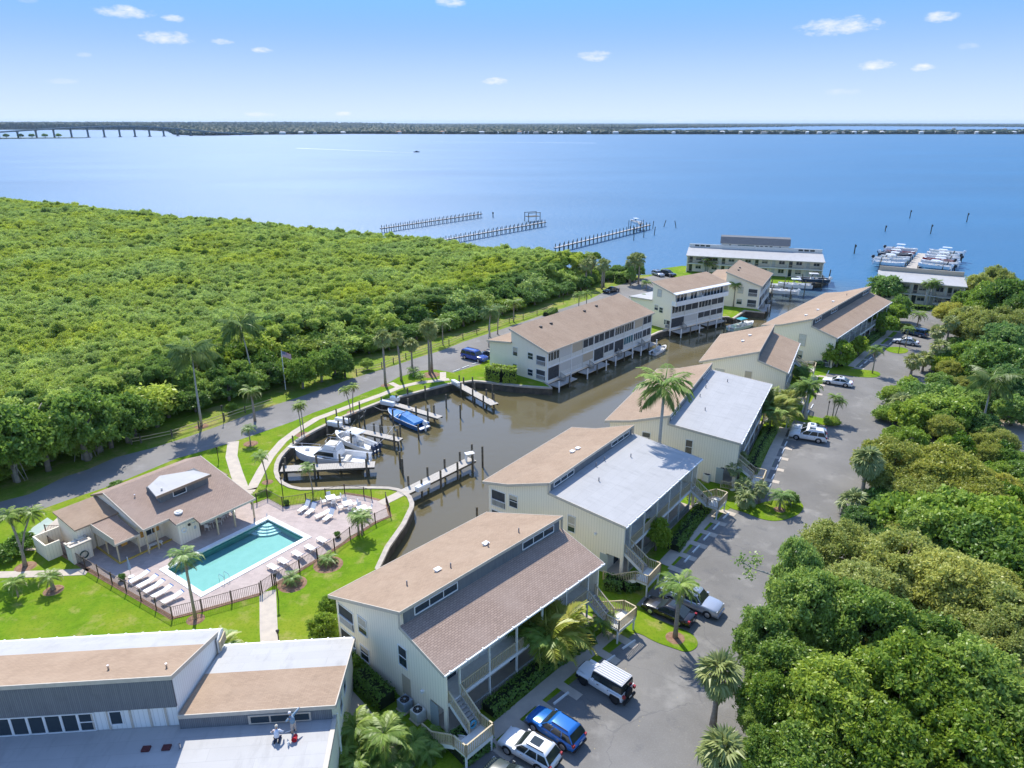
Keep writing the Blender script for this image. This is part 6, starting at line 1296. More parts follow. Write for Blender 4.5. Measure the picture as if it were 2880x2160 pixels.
# ================================================================== VEHICLES
def paint(name, c, rough=.25, metal=0.0): return material(name, c, None, rough=rough, spec=.5, metal=metal, coat=.6)
headl_m = material('headlamp', (.75, .77, .8), None, rough=.1, spec=.6); tail_m = material('tail_lamp', (.35, .02, .02), None, rough=.2, spec=.6)
cglass_m = material('car_glass', (.025, .035, .035), None, rough=.05, spec=.7); plast_m = material('black_plastic', (.025, .025, .027), None, rough=.6)
def car(kind, label, col, fw, rw, z=.34, swap=False, name=None):
    """fw, rw: where the camera-side front and rear wheels stand (world xy)"""
    f, r = Vector(fw), Vector(rw); d = (f - r).normalized(); side = Vector((-d.y, d.x))
    if side.y < 0: side = -side                      # away from the camera
    S = {'suv': (4.45, 1.82, 1.65, 2.65), 'suvl': (4.95, 1.95, 1.75, 2.9), 'sedan': (4.75, 1.82, 1.43, 2.75), 'jeep': (4.6, 1.85, 1.85, 2.95), 'pickup': (5.7, 1.98, 1.85, 3.6), 'van': (5.5, 2.0, 1.9, 3.3)}[kind]
    L, Wd, H, wb = S; c = (f + r) / 2 + side * (Wd / 2 - .1)
    t = thing(name or {'suv': 'suv_car', 'suvl': 'suv_car', 'sedan': 'sedan_car', 'jeep': 'offroad_car', 'pickup': 'pickup_truck', 'van': 'station_wagon'}[kind], label, 'truck' if kind == 'pickup' else 'car', (c.x, c.y, .008), math.atan2(d.y, d.x))
    h = L / 2; w = Wd / 2; low = .22 if kind in ('sedan',) else .3
    belt = {'suv': .98, 'suvl': 1.03, 'sedan': .88, 'jeep': 1.12, 'pickup': 1.12, 'van': 1.1}[kind]
    hood = {'suv': .95, 'suvl': 1.02, 'sedan': .84, 'jeep': 1.1, 'pickup': 1.12, 'van': 1.05}[kind]
    # stations: x, half width, top z
    st = [(-h, w * .80, belt * .86), (-h + .12, w * .93, belt * .97), (-h + .5, w, belt), (0, w, belt), (h - 1.25, w, hood + .02), (h - .6, w * .98, hood - .03), (h - .2, w * .93, hood - .12), (h - .04, w * .82, hood - .26)]
    if kind == 'jeep': st = [(-h + .25, w * .88, belt), (-h + .3, w * .9, belt), (0, w * .9, belt), (h - 1.5, w * .88, belt), (h - .15, w * .66, hood + .02), (h - .1, w * .64, hood - .03)]
    rings = []
    for x, hw, zt in st:
        rings.append([(x, -hw * .9, low), (x, -hw, low + .14), (x, -hw, zt - .2), (x, -hw * .95, zt - .05), (x, -hw * .72, zt), (x, 0, zt + .025), (x, hw * .72, zt), (x, hw * .95, zt - .05), (x, hw, zt - .2), (x, hw, low + .14), (x, hw * .9, low)])
    body = part('body', MB().loft(rings), col, t, True); bv = body.modifiers.new('bevel', 'BEVEL'); bv.width = .05; bv.segments = 2; bv.limit_method = 'ANGLE'; bv.angle_limit = .6
    # greenhouse: base x0..x1, roof x2..x3
    gh = {'suv': (-h + .08, h - 1.35, -h + .55, h - 2.15), 'suvl': (-h + .1, h - 1.45, -h + .5, h - 2.3), 'sedan': (-h + .55, h - 1.45, -h + 1.45, h - 2.3), 'jeep': (-h + .26, h - 1.5, -h + .32, h - 1.72), 'pickup': (-.55, h - 1.55, -.35, h - 2.25), 'van': (-h + .08, h - 1.45, -h + .3, h - 2.15)}[kind]
    x0, x1, x2, x3 = gh; wb_, wt = w * (.93 if kind != 'jeep' else .88), w * (.76 if kind != 'jeep' else .82); zb = belt - .03
    if kind in ('suvl', 'van'): wt = w * .8
    def Q(x, y, z): return (x, y, z)
    mb = MB(); zr = H - .04
    mb.loft([[Q(x0, -wb_, zb), Q(x1, -wb_, zb), Q(x1, wb_, zb), Q(x0, wb_, zb)], [Q(x2 - .05, -wt - .03, zr - .1), Q(x3 + .1, -wt - .03, zr - .1), Q(x3 + .1, wt + .03, zr - .1), Q(x2 - .05, wt + .03, zr - .1)], [Q(x2 + .1, -wt * .9, H), Q(x3 - .12, -wt * .9, H), Q(x3 - .12, wt * .9, H), Q(x2 + .1, wt * .9, H)]])
    roofm = col if kind != 'jeep' else material('striped_grey_top', (.45, .45, .45), (.52, .52, .52), 2)
    cab = part('cabin', mb, col if kind != 'jeep' else plast_m, t, kind != 'jeep'); bv = cab.modifiers.new('bevel', 'BEVEL'); bv.width = .09 if kind != 'jeep' else .03; bv.segments = 3
    if kind == 'jeep':
        part('hard_top', MB().box(x2, x3 + .05, -wt, wt, H + .003, H + .05), material('grey_hard_top', (.42, .42, .43), None, rough=.6), t)
        rb = MB()
        for k in range(7): y = -wt * .9 + k * wt * .3; rb.box(x2 + .1, x3 - .1, y - .04, y + .04, H + .051, H + .085)
        part('roof_ribs', rb, material('pale_rib', (.7, .7, .7), None), t)
    lp = lambda a, b, s: tuple(a[i] + (b[i] - a[i]) * s for i in range(3))
    def pane(nm, c4, off):
        c4 = [Vector(q) for q in c4]; n = (c4[1] - c4[0]).cross(c4[3] - c4[0]).normalized()
        if n.dot(Vector(off)) < 0: n = -n
        m_ = sum(c4, Vector()) / 4; q = [m_ + (v - m_) * .9 + n * .012 for v in c4]
        part(nm, MB().add([tuple(v) for v in q], [(0, 1, 2, 3)]), cglass_m, cab)
    T1, T2 = zr - .1, zr - .1
    pane('windscreen', [Q(x1, -wb_, zb), Q(x1, wb_, zb), Q(x3 + .1, wt + .03, T1), Q(x3 + .1, -wt - .03, T1)], (1, 0, .3))
    pane('rear_window', [Q(x0, -wb_, zb + .05), Q(x0, wb_, zb + .05), Q(x2 - .05, wt + .03, T1), Q(x2 - .05, -wt - .03, T1)], (-1, 0, .3))
    nd = {'suv': 3, 'suvl': 3, 'sedan': 2, 'jeep': 3, 'pickup': 2, 'van': 3}[kind]
    for sgn in (-1, 1):
        for k in range(nd):
            a, b = k / nd, (k + 1) / nd
            A = lp(Q(x0, sgn * wb_, zb), Q(x1, sgn * wb_, zb), a); Bq = lp(Q(x0, sgn * wb_, zb), Q(x1, sgn * wb_, zb), b)
            Cq = lp(Q(x2 - .05, sgn * (wt + .03), T1), Q(x3 + .1, sgn * (wt + .03), T1), b); Dq = lp(Q(x2 - .05, sgn * (wt + .03), T1), Q(x3 + .1, sgn * (wt + .03), T1), a)
            pane('side_window', [A, Bq, Cq, Dq], (0, sgn, .2))
    if kind == 'pickup':
        part('bed', MB().box(-h + .12, -.62, -w * .82, w * .82, belt - .02, belt + .03), plast_m, t)
        part('bed_rail', MB().box(-h + .06, -.6, -w * .96, -w * .83, belt - .05, belt + .08).box(-h + .06, -.6, w * .83, w * .96, belt - .05, belt + .08).box(-h + .03, -h + .12, -w * .829, w * .829, belt - .05, belt + .08), col, t)
    if kind in ('suv', 'suvl', 'van'):
        for s in (-1, 1): part('roof_rail', MB().bar((x2 + .15, s * wt * .86, H + .04), (x3 - .2, s * wt * .86, H + .04), .05, .05), plast_m if kind != 'suvl' else chrome_m, t)
        if kind != 'van' and col is not blue_p: part('sunroof', MB().box(x3 - 1.1, x3 - .3, -wt * .5, wt * .5, H - .02, H + .012), cglass_m, t)
    if kind == 'sedan': part('sunroof', MB().box(x3 - .75, x3 - .25, -wt * .5, wt * .5, H - .02, H + .01), cglass_m, t)
    for s in (-1, 1):
        part('headlight', MB().box(h - .34, h - .12, s * w * .72 - .14, s * w * .72 + .14, hood - .34, hood - .18), headl_m, t)
        part('tail_light', MB().box(-h - .01, -h + .18, s * w * .8 - .1, s * w * .8 + .1, belt - .25, belt - .02), tail_m, t)
        part('mirror', MB().box(x1 - .35, x1 - .15, s * (w + .02) - .08, s * (w + .1) + .08, belt, belt + .15), col, t)
        for k in (0, 1): part('door_handle', MB().box(.0 - k * 1.0, .18 - k * 1.0, s * w - .012, s * w + .02, belt - .2, belt - .16), chrome_m if kind != 'jeep' else plast_m, body)
    part('bumper', MB().box(h - .16, h + .02, -w * .78, w * .78, low - .02, low + .2), plast_m if kind in ('jeep',) else col, t)
    part('rear_bumper', MB().box(-h - .05, -h + .12, -w * .85, w * .85, low, low + .22), plast_m if kind in ('jeep', 'suv') else col, t)
    part('number_plate', MB().box(-h - .065, -h - .05, -.16, .16, low + .3, low + .42), offw_m, t)
    R = .34 if kind == 'sedan' else (.42 if kind == 'jeep' else .37)
    for sx in (-1, 1):
        for s in (-1, 1):
            cx = sx * wb / 2 + (.0 if kind != 'pickup' else .1)
            o = part('wheel', MB().loft([[(cx + R * q * math.cos(k * .3927), s * yy, R + R * q * math.sin(k * .3927)) for k in range(16)] for yy, q in ((w - .24, .92), (w - .2, 1), (w - .02, 1), (w + .015, .9))]), rubber_m, t, True)
            part('rim', MB().loft([[(cx + R * q * math.cos(k * .3927), s * yy, R + R * q * math.sin(k * .3927)) for k in range(16)] for yy, q in ((w + .016, .62), (w + .03, .55))]), rim_m if kind != 'jeep' else plast_m, o)
            ar = [(cx + (R + .07) * math.cos(k * math.pi / 10), s * (w + .004 if kind != 'jeep' else w * .92), R + (R + .07) * math.sin(k * math.pi / 10)) for k in range(11)] + [(cx - R - .07, s * (w + .004), low), (cx + R + .07, s * (w + .004), low)]
            part('wheel_arch', MB().add(ar, [tuple(range(len(ar)))]), plast_m, body)
            if kind == 'jeep': part('fender', MB().bar((cx - .55, s * w * .93, R * 2 + .12), (cx + .55, s * w * .93, R * 2 + .12), .3, .09), col, t)
    if kind == 'jeep':
        sp = part('spare_wheel', MB().loft([[(-h + xx, R * q * math.cos(k * .3927), .95 + R * q * math.sin(k * .3927)) for k in range(16)] for xx, q in ((.22, .9), (.18, 1), (.02, 1), (-.02, .8))]), rubber_m, t, True)
        part('grille', MB().box(h - .1, h - .06, -.42, .42, .75, 1.08), plast_m, t)
    return t
white_p = paint('white_car_paint', (.80, .80, .80)); blue_p = paint('bright_blue_paint', (.02, .16, .50), .2, .2); black_p = paint('black_car_paint', (.012, .012, .014)); silver_p = paint('silver_car_paint', (.42, .45, .50), .25, .4)
navy_p = paint('slate_blue_paint', (.03, .08, .16), .2, .3); dgreen_p = paint('dark_grey_green_paint', (.05, .07, .07)); vanb_p = paint('royal_blue_paint', (.02, .06, .30)); 
W3 = lambda k, x, y, z=.35: g(k, x, y, z)
car('jeep', 'white off-road car with grey ribbed hard top beside the nearest building', white_p, W3('i', 775, 985), W3('i', 1020, 1130))
car('suv', 'bright blue small sport utility car near the bottom of the car park', blue_p, W3('i', 395, 1345), W3('i', 615, 1490))
fw, rw = W3('i', 190, 1525), W3('i', 425, 1660)
car('suv', 'white sport utility car with sunroof at the bottom of the car park', white_p, fw, rw)
d = (fw - rw).normalized(); sd = Vector((-d.y, d.x)); sd = sd if sd.y < 0 else -sd
car('sedan', 'dark grey car cut off by the bottom edge', dgreen_p, fw + sd * 2.75 - d * .6, rw + sd * 2.75 - d * .6)
bf, br_ = W3('i', 1285, 430), W3('i', 1530, 535)
car('sedan', 'black saloon car beside the grass island', black_p, bf, br_)
d = (bf - br_).normalized(); sd = Vector((-d.y, d.x)); sd = sd if sd.y > 0 else -sd
car('pickup', 'silver pickup truck parked nose out behind the black saloon', silver_p, br_ + sd * 2.55 - d * 1.6, bf + sd * 2.55 - d * .6)
sf, sr = W3('p', 800, 1060), W3('p', 975, 1088)
car('suvl', 'large white sport utility car in front of the third building', white_p, sf, sr)
d = (sf - sr).normalized(); sd = Vector((-d.y, d.x)); sd = sd if sd.y > 0 else -sd
car('sedan', 'white car half hidden behind the large white one', white_p, sf + sd * 2.5, sr + sd * 2.5)
car('sedan', 'white saloon car alone in front of the fourth building', white_p, W3('p', 1055, 617), W3('p', 1195, 640))
car('sedan', 'pale silver saloon car before the farthest long building', paint('pale_silver_paint', (.62, .64, .68)), W3('u', 700, 1370), W3('u', 880, 1397))
car('suvl', 'slate blue car beyond the silver saloon', navy_p, W3('u', 790, 1255), W3('u', 980, 1300))
q = g('u', 905, 1020); car('sedan', 'white car parked nose-in at the end building', white_p, q + Vector((-.3, 3.6)), q + Vector((-.6, .9)))
car('van', 'royal blue station wagon beside the long canal building', vanb_p, W3('k', 2035, 535), W3('k', 1910, 505))
d = (W3('k', 2035, 535) - W3('k', 1910, 505)).normalized(); sd = Vector((-d.y, d.x)); sd = sd if sd.y > 0 else -sd
car('sedan', 'black car beyond the royal blue station wagon', black_p, W3('k', 2035, 535) + sd * 2.9 + d * 2.2, W3('k', 1910, 505) + sd * 2.9 + d * 1.7)
car('sedan', 'dark car parked behind the low white roof on the lane', black_p, g('h', 1130, 515), g('h', 1215, 500))
car('suv', 'grey car at the far end of the lane', silver_p, g('h', 1530, 385), g('h', 1480, 370))
car('suvl', 'black car at the far end of the lane', black_p, g('h', 1610, 385), g('h', 1560, 375))

# wheel stops
stop_me = MB().profx([(-.09, 0), (.09, 0), (.06, .13), (-.06, .13)], -.9, .9).mesh('wheel_stop'); stop_me.materials.append(white_m)
def stops(pairs, label, group):
    for a, b in pairs:
        d = b - a; o = link('wheel_stop', stop_me, None, None, (*((a + b) / 2), .01), (0, 0, math.atan2(d.y, d.x)), (min(1.2, max(.75, d.length / 1.8)), 1, 1)); tag(o, label, 'wheel stop', group)
stops([(g('i', *a), g('i', *b)) for a, b in (((545, 1165), (660, 1075)), ((920, 860), (1020, 790)), ((1080, 735), (1178, 670)))], 'white concrete wheel stop before the nearest building', 'wheel stops of the nearest building')
stops([(g('s', *a), g('s', *b)) for a, b in (((650, 1035), (712, 970)), ((740, 930), (818, 850)), ((862, 790), (935, 715)), ((968, 672), (1038, 600)), ((1078, 552), (1145, 490)))], 'white concrete wheel stop before the second building', 'wheel stops of the second building')
stops([(g('p', *a), g('p', *b)) for a, b in (((572, 1475), (595, 1435)), ((600, 1400), (622, 1360)), ((630, 1325), (650, 1285)), ((655, 1258), (677, 1222)), ((682, 1190), (703, 1152)), ((705, 1130), (724, 1095)), ((728, 1070), (745, 1040)))], 'white concrete wheel stop before the third building', 'wheel stops of the third building')
stops([(g('p', *a), g('p', *b)) for a, b in (((880, 880), (900, 845)), ((915, 830), (935, 795)), ((985, 665), (1000, 640)), ((1050, 550), (1062, 525)))], 'white concrete wheel stop before the fourth building', 'wheel stops of the fourth building')
stops([(g('p', *a), g('p', *b)) for a, b in (((1308, 495), (1330, 478)), ((1345, 465), (1370, 445)), ((1385, 432), (1405, 415)), ((1545, 315), (1565, 295)), ((1570, 290), (1595, 268)))], 'white concrete wheel stop before the farthest building', 'wheel stops of the farthest building')
stops([(g('u', *a), g('u', *b)) for a, b in (((1050, 993), (1150, 1008)), ((1170, 1012), (1240, 1022)))], 'white concrete wheel stop before the end building', 'wheel stops of the end building')
stops([(g('k', *a), g('k', *b)) for a, b in (((1800, 640), (1865, 615)), ((1885, 607), (1950, 582)), ((1975, 572), (2040, 550)))], 'white concrete wheel stop behind the royal blue wagon', 'wheel stops by the long canal building')

# ================================================================== DOCKS AND BOATS
def piling(p, z, label, group, r=.13, mat=None, lean=(0, 0)):
    t = part('piling', MB().tube([(0, 0, -3), (lean[0] * .5, lean[1] * .5, (z - 3) / 2 + .5), (lean[0], lean[1], z)], r, 8), mat or pile_m, None, False, (p[0], p[1], 0)); return tag(t, label, 'piling', group)
def finger_dock(label, a, b, w, z, piles, extra=(), endp=True):
    d = (b - a); L = d.length; t = thing('finger_dock', label, 'dock', (a.x, a.y, 0), math.atan2(d.y, d.x))
    n = int(L / .3); sp = L / n
    for i in range(n): part('plank', MB().box(i * sp + .008, (i + 1) * sp - .008, -w / 2, w / 2, z - .05, z), deckw_m, t)
    part('stringer', MB().box(0, L, -w / 2 + .05, -w / 2 + .15, z - .32, z - .053), pile_m, t); part('stringer', MB().box(0, L, w / 2 - .15, w / 2 - .05, z - .32, z - .053), pile_m, t)
    for x, s, h in piles: part('piling', MB().cyl((x, s * (w / 2 + .12)), .14, -3, z + h, 9), pile_m, t)
    return t
def dock_box(label, p, rz, z=.1, L=1.9, W=.75):
    t = thing('dock_box', label, 'box', (p[0], p[1], z), rz); part('bin', MB().profx([(-W / 2 + .05, 0), (W / 2 - .05, 0), (W / 2, .5), (-W / 2, .5)], -L / 2, L / 2), gel_m, t); part('lid', MB().profx([(-W / 2 - .03, .503), (W / 2 + .03, .503), (W / 2 - .05, .62), (-W / 2 + .05, .68)], -L / 2 - .03, L / 2 + .03), gel_m, t); return t
wpt = lambda k, x, y, z=-.15: g(k, x, y, z)
d1a, d1b = wpt('c', 1350, 1165, .05), wpt('c', 1985, 855, .05)
DK1 = finger_dock('finger dock by the pool gate with a fish-cleaning table at its end', d1a, d1b, 1.5, .06, [(2.0, 1, 1.3), (2.6, -1, 1.2), (5.2, 1, 1.3), (5.8, -1, 1.2), (8.2, 1, 1.3), (8.8, -1, 1.2), (11, 1, 1.3), (11.6, -1, 1.2), (13.3, 1, 1.6), (13.5, -1, 1.7)])
e = d1b - (d1b - d1a).normalized() * .5; ct_ = thing('cleaning_table', 'white fish-cleaning table at the end of the finger dock', 'table', (e.x, e.y, .06), .45)
part('top', MB().box(-.6, .6, -.4, .4, .95, 1.05), white_m, ct_)
for x in (-.5, .5): part('leg', MB().box(x - .06, x + .06, -.3, .3, 0, .95), white_m, ct_)
ang1 = math.atan2((d1b - d1a).y, (d1b - d1a).x); dock_box('white dock box near the shore end of the pool-gate dock', wpt('c', 1545, 1120, .1), ang1, .06)
d2a, d2b = wpt('c', 285, 945, -.1), wpt('c', 1120, 905, -.1)
finger_dock('wide plank dock beside the white flybridge boat', d2a, d2b, 1.7, -.05, [(.4, 1, 1.1), (.6, -1, 1.2), (4.4, -1, 1.2), (4.4, 1, 1.2), (7.4, 1, 1.2), (11.0, 1, 1.2), (11.0, -1, 1.3), (15.2, 1, 1.2), (15.6, -1, 1.1)])
d3a, d3b = wpt('c', 770, 560), wpt('c', 1350, 690)
finger_dock('narrow dock right of the white open boat', d3a, d3b, 1.2, -.05, [(1.0, 1, 1.3), (1.2, -1, 1.2), (6.5, 1, 1.3), (7.6, 1, 1.3), (10.6, 1, 1.2), (11.0, -1, 1.2)])
a3 = math.atan2((d3b - d3a).y, (d3b - d3a).x)
dock_box('white dock box on the seawall, lower of the pair by the open boat', wpt('c', 765, 560, .1), a3 + .1, .1, 2.2); dock_box('white dock box on the seawall, upper of the pair by the open boat', wpt('c', 835, 528, .1), a3 + .1, .1, 2.2)
d4a, d4b = wpt('c', 1225, 350), wpt('c', 1700, 490)
finger_dock('narrow dock right of the blue covered boat', d4a, d4b, 1.2, -.05, [(1.5, 1, 1.3), (4.0, 1, 1.2), (7.0, -1, 1.1), (9.4, 1, 1.3), (9.4, -1, 1.3)])
dock_box('white dock box near the blue boat, lower of two', wpt('c', 1235, 375, .1), a3, .1, 2.4); dock_box('white dock box near the blue boat, upper of two', wpt('c', 1300, 335, .1), a3, .1, 1.4)
d5a, d5b = wpt('c', 1830, 180), wpt('c', 2185, 375)
finger_dock('plank dock at the corner of the basin below the long canal building', d5a, d5b, 1.5, -.05, [(1.5, 1, 1.2), (3.5, -1, 1.2), (5, 1, 1.2), (7.2, -1, 1.2), (8.6, 1, 1.2), (10.8, 1, 1.1), (10.4, -1, 1.1)])
dock_box('white dock box on the corner dock', wpt('c', 1840, 195, .1), math.atan2((d5b - d5a).y, (d5b - d5a).x), .1, 2.0)
for i, (k, x, y, h) in enumerate([('c', 705, 690, 1.2), ('c', 415, 870, .6), ('c', 1285, 560, 1.4), ('c', 1510, 680, 1.0), ('c', 1755, 400, 1.0), ('c', 1880, 490, .9), ('c', 1570, 330, 1.2), ('c', 1415, 350, 1.2), ('c', 1030, 560, 1.0), ('c', 985, 570, .6), ('c', 915, 750, 1.2), ('c', 1185, 600, 1.1), ('c', 1350, 700, 1.4), ('c', 1990, 250, 1.2), ('c', 2165, 320, 1.2), ('c', 2028, 1390, .3)]):
    piling(g(k, x, y, WATER), h, 'single dark wooden mooring pile standing in the basin', 'mooring piles in the basin')
for i, (x, y) in enumerate([(690, 560), (890, 545), (985, 415), (395, 725), (780, 480), (1180, 370), (1870, 175)]): piling(g('c', x, y), 1.3, 'short dark post on the basin seawall', 'posts along the basin seawall', .11)

hull_blue = paint('blue_hull_paint', (.03, .13, .33)); cover_blue = material('blue_boat_cover', (.03, .20, .52), (.025, .16, .42), 1.5, .6); teal_m = material('teal_canvas', (.02, .30, .36), None, rough=.6); navyh = paint('navy_hull', (.015, .025, .05)); seaf = paint('seafoam_hull', (.45, .62, .56)); redh = paint('red_hull', (.30, .03, .03)); rope_m = material('white_rope', (.6, .58, .52), None)
def outboard(t, x, y, z, m, s=1.0):
    o = part('outboard_motor', MB().loft([[(x - .05 * s, y - .17 * s, z + .35 * s), (x - .6 * s, y - .14 * s, z + .35 * s), (x - .6 * s, y + .14 * s, z + .35 * s), (x - .05 * s, y + .17 * s, z + .35 * s)], [(x - .02 * s, y - .18 * s, z + .65 * s), (x - .7 * s, y - .15 * s, z + .6 * s), (x - .7 * s, y + .15 * s, z + .6 * s), (x - .02 * s, y + .18 * s, z + .65 * s)], [(x - .12 * s, y - .12 * s, z + .95 * s), (x - .6 * s, y - .1 * s, z + .85 * s), (x - .6 * s, y + .1 * s, z + .85 * s), (x - .12 * s, y + .12 * s, z + .95 * s)]]), m, t)
    part('leg', MB().box(x - .42 * s, x - .16 * s, y - .06 * s, y + .06 * s, z - .7 * s, z + .34 * s), m, o)
def hull(t, L, bm, fb, mat, floor=.35, deckmat=None, foredeck=.0):
    """a planing hull, bow along +x, keel at z=0"""
    S = [(-.5, .92, 0, 1.0), (-.25, 1.0, 0, 1.0), (.05, .99, 0, 1.02), (.25, .86, .02, 1.08), (.38, .6, .1, 1.17), (.46, .3, .3, 1.25), (.5, .04, .62, 1.3)]
    rings = []
    for x, w, k, s in S:
        b = bm / 2 * w; zg = fb * s; zk = k * fb; zc = zk + (zg - zk) * .35; fl = min(zg - .05, max(floor, zk + .12)); bi = max(.015, b - .16); bf = max(.01, b - .24)
        rings.append([(x * L, -b, zg), (x * L, -b * .9, zc), (x * L, 0, zk), (x * L, b * .9, zc), (x * L, b, zg), (x * L, bi, zg), (x * L, bf, fl), (x * L, -bf, fl), (x * L, -bi, zg)])
    part('hull', MB().loft(rings), mat, t, False)
    cap = MB(); out = [(x * L, -bm / 2 * w, fb * s) for x, w, k, s in S]
    rail = [(p[0], p[1], p[2] + .03) for p in out] + [(p[0], -p[1], p[2] + .03) for p in reversed(out)]
    part('gunwale', MB().tube(rail, .05, 5), white_m, t)
    if foredeck:
        D = [(x, w, s) for x, w, k, s in S if x >= .5 - foredeck]; v = [(x * L, -bm / 2 * w * .96, fb * s + .02) for x, w, s in D] + [(x * L, bm / 2 * w * .96, fb * s + .02) for x, w, s in reversed(D)]; v2 = [(x * L, 0, fb * s + .1) for x, w, s in D]; n = len(D)
        vs = v + v2; fs = [(i, i + 1, 2 * n + i + 1, 2 * n + i) for i in range(n - 1)] + [(2 * n - 1 - i, 2 * n + i, 2 * n + i + 1, 2 * n - 2 - i) for i in range(n - 1)]
        part('foredeck', MB().add(vs, fs), deckmat or gel_m, t, True)
def center_console(label, p, rz, L=7.5, hm=None, top=True, motors=2, mm=None, z=None, topm=None, group=None, name='center_console_boat'):
    t = thing(name, label, 'boat', (p[0], p[1], WATER - .25 if z is None else z), rz, group); bm = L * .31; hull(t, L, bm, L * .135, hm or gel_m, L * .06, None, .16)
    zf = L * .06; part('console', MB().loft([[(-.05 * L, -.4, zf), (.10 * L, -.4, zf), (.10 * L, .4, zf), (-.05 * L, .4, zf)], [(-.03 * L, -.36, zf + 1.0), (.05 * L, -.36, zf + 1.15), (.05 * L, .36, zf + 1.15), (-.03 * L, .36, zf + 1.0)]]), gel_m, t)
    part('windscreen', MB().loft([[(.05 * L, -.35, zf + 1.15), (.055 * L, -.35, zf + 1.15), (.055 * L, .35, zf + 1.15), (.05 * L, .35, zf + 1.15)], [(.0 * L, -.3, zf + 1.6), (.005 * L, -.3, zf + 1.6), (.005 * L, .3, zf + 1.6), (.0 * L, .3, zf + 1.6)]]), cglass_m, t)
    part('leaning_post', MB().box(-.17 * L, -.10 * L, -.4, .4, zf, zf + .75), vinyl_m, t); part('bow_seat', MB().box(.18 * L, .30 * L, -bm * .25, bm * .25, zf, zf + .35), vinyl_m, t); part('stern_seat', MB().box(-.44 * L, -.38 * L, -bm * .36, bm * .36, zf, zf + .42), vinyl_m, t)
    if top:
        part('t_top', MB().loft([[(-.17 * L, -.9, zf + 2.0), (.12 * L, -.85, zf + 2.05), (.12 * L, .85, zf + 2.05), (-.17 * L, .9, zf + 2.0)], [(-.15 * L, -.8, zf + 2.12), (.09 * L, -.7, zf + 2.16), (.09 * L, .7, zf + 2.16), (-.15 * L, .8, zf + 2.12)]]), topm or gel_m, t)
        f = MB()
        for s in (-1, 1): f.tube([(.06 * L, s * .42, zf), (.05 * L, s * .7, zf + 2.0)], .03, 5); f.tube([(-.10 * L, s * .42, zf), (-.13 * L, s * .75, zf + 2.0)], .03, 5)
        part('top_frame', f, chrome_m, t)
    for k in range(motors): outboard(t, -.5 * L + .02, (k - (motors - 1) / 2) * .62, L * .085, mm or plast_m, L / 7.5)
    return t
def at2(k, a, b, z=-.4): p, q = g(k, *a, z), g(k, *b, z); return (p + q) / 2, math.atan2((q - p).y, (q - p).x), (q - p).length
p, rz, Ln = at2('c', (1120, 745), (775, 615), -.3)
CC = center_console('white open boat with hard top and blue outboards in the basin', p, rz, max(8.2, Ln), None, True, 3, material('dark_blue_motor', (.02, .045, .10), None, rough=.3))
# flybridge boat
p, rz, Ln = at2('c', (1030, 860), (430, 800), -.4)
fb = thing('flybridge_boat', 'white flybridge fishing boat moored beside the wide plank dock', 'boat', (p.x, p.y, WATER - .35), rz); L = 10.6; hull(fb, L, 3.4, 1.55, gel_m, .75, None, .55)
part('cabin', MB().loft([[(-1.6, -1.25, 1.5), (2.2, -1.05, 1.6), (2.2, 1.05, 1.6), (-1.6, 1.25, 1.5)], [(-1.5, -1.15, 2.5), (.9, -.95, 2.55), (.9, .95, 2.55), (-1.5, 1.15, 2.5)]]), gel_m, fb)
part('cabin_window', MB().loft([[(-1.0, -1.25, 1.75), (2.0, -1.09, 1.75), (2.0, 1.09, 1.75), (-1.0, 1.25, 1.75)], [(-1.0, -1.2, 2.3), (1.25, -1.03, 2.3), (1.25, 1.03, 2.3), (-1.0, 1.2, 2.3)]]), cglass_m, fb)
part('flybridge', MB().loft([[(-1.5, -1.1, 2.56), (.8, -.9, 2.6), (.8, .9, 2.6), (-1.5, 1.1, 2.56)], [(-1.3, -1.0, 3.15), (.3, -.8, 3.25), (.3, .8, 3.25), (-1.3, 1.0, 3.15)]]), gel_m, fb); part('bridge_well', MB().box(-1.15, .0, -.75, .75, 3.2, 3.27), vinyl_m, fb)
rl = MB()
rl.tube([(-1.4, -.95, 3.6), (.2, -.8, 3.7), (.35, 0, 3.72), (.2, .8, 3.7), (-1.4, .95, 3.6)], .025, 5); rl.tube([(2.0, -1.3, 2.2), (4.6, -.5, 2.5), (5.9, 0, 2.55), (4.6, .5, 2.5), (2.0, 1.3, 2.2)], .025, 5)
for x, y, z0, z1 in ((-1.3, -.95, 3.1, 3.6), (-1.3, .95, 3.1, 3.6), (.2, -.8, 3.2, 3.7), (.2, .8, 3.2, 3.7), (2.2, -1.28, 1.6, 2.2), (2.2, 1.28, 1.6, 2.2), (4.4, -.55, 1.9, 2.5), (4.4, .55, 1.9, 2.5)): rl.tube([(x, y, z0), (x, y, z1)], .02, 5)
part('bow_and_bridge_rail', rl, chrome_m, fb); part('pulpit', MB().box(5.1, 6.1, -.22, .22, 1.98, 2.08), gel_m, fb); part('hatch', MB().box(3.1, 3.6, -.25, .25, 1.95, 2.0), material('grey_hatch', (.3, .32, .34), None), fb); part('cockpit_seat', MB().box(-2.6, -1.9, -1.0, 1.0, .76, 1.2), vinyl_m, fb)
og = MB(); og.tube([(-1.0, -1.0, 2.6), (-3.4, -1.5, 6.4)], [.035, .015], 5); og.tube([(-1.0, 1.0, 2.6), (-3.4, 1.5, 6.4)], [.035, .015], 5); part('outrigger', og, chrome_m, fb)
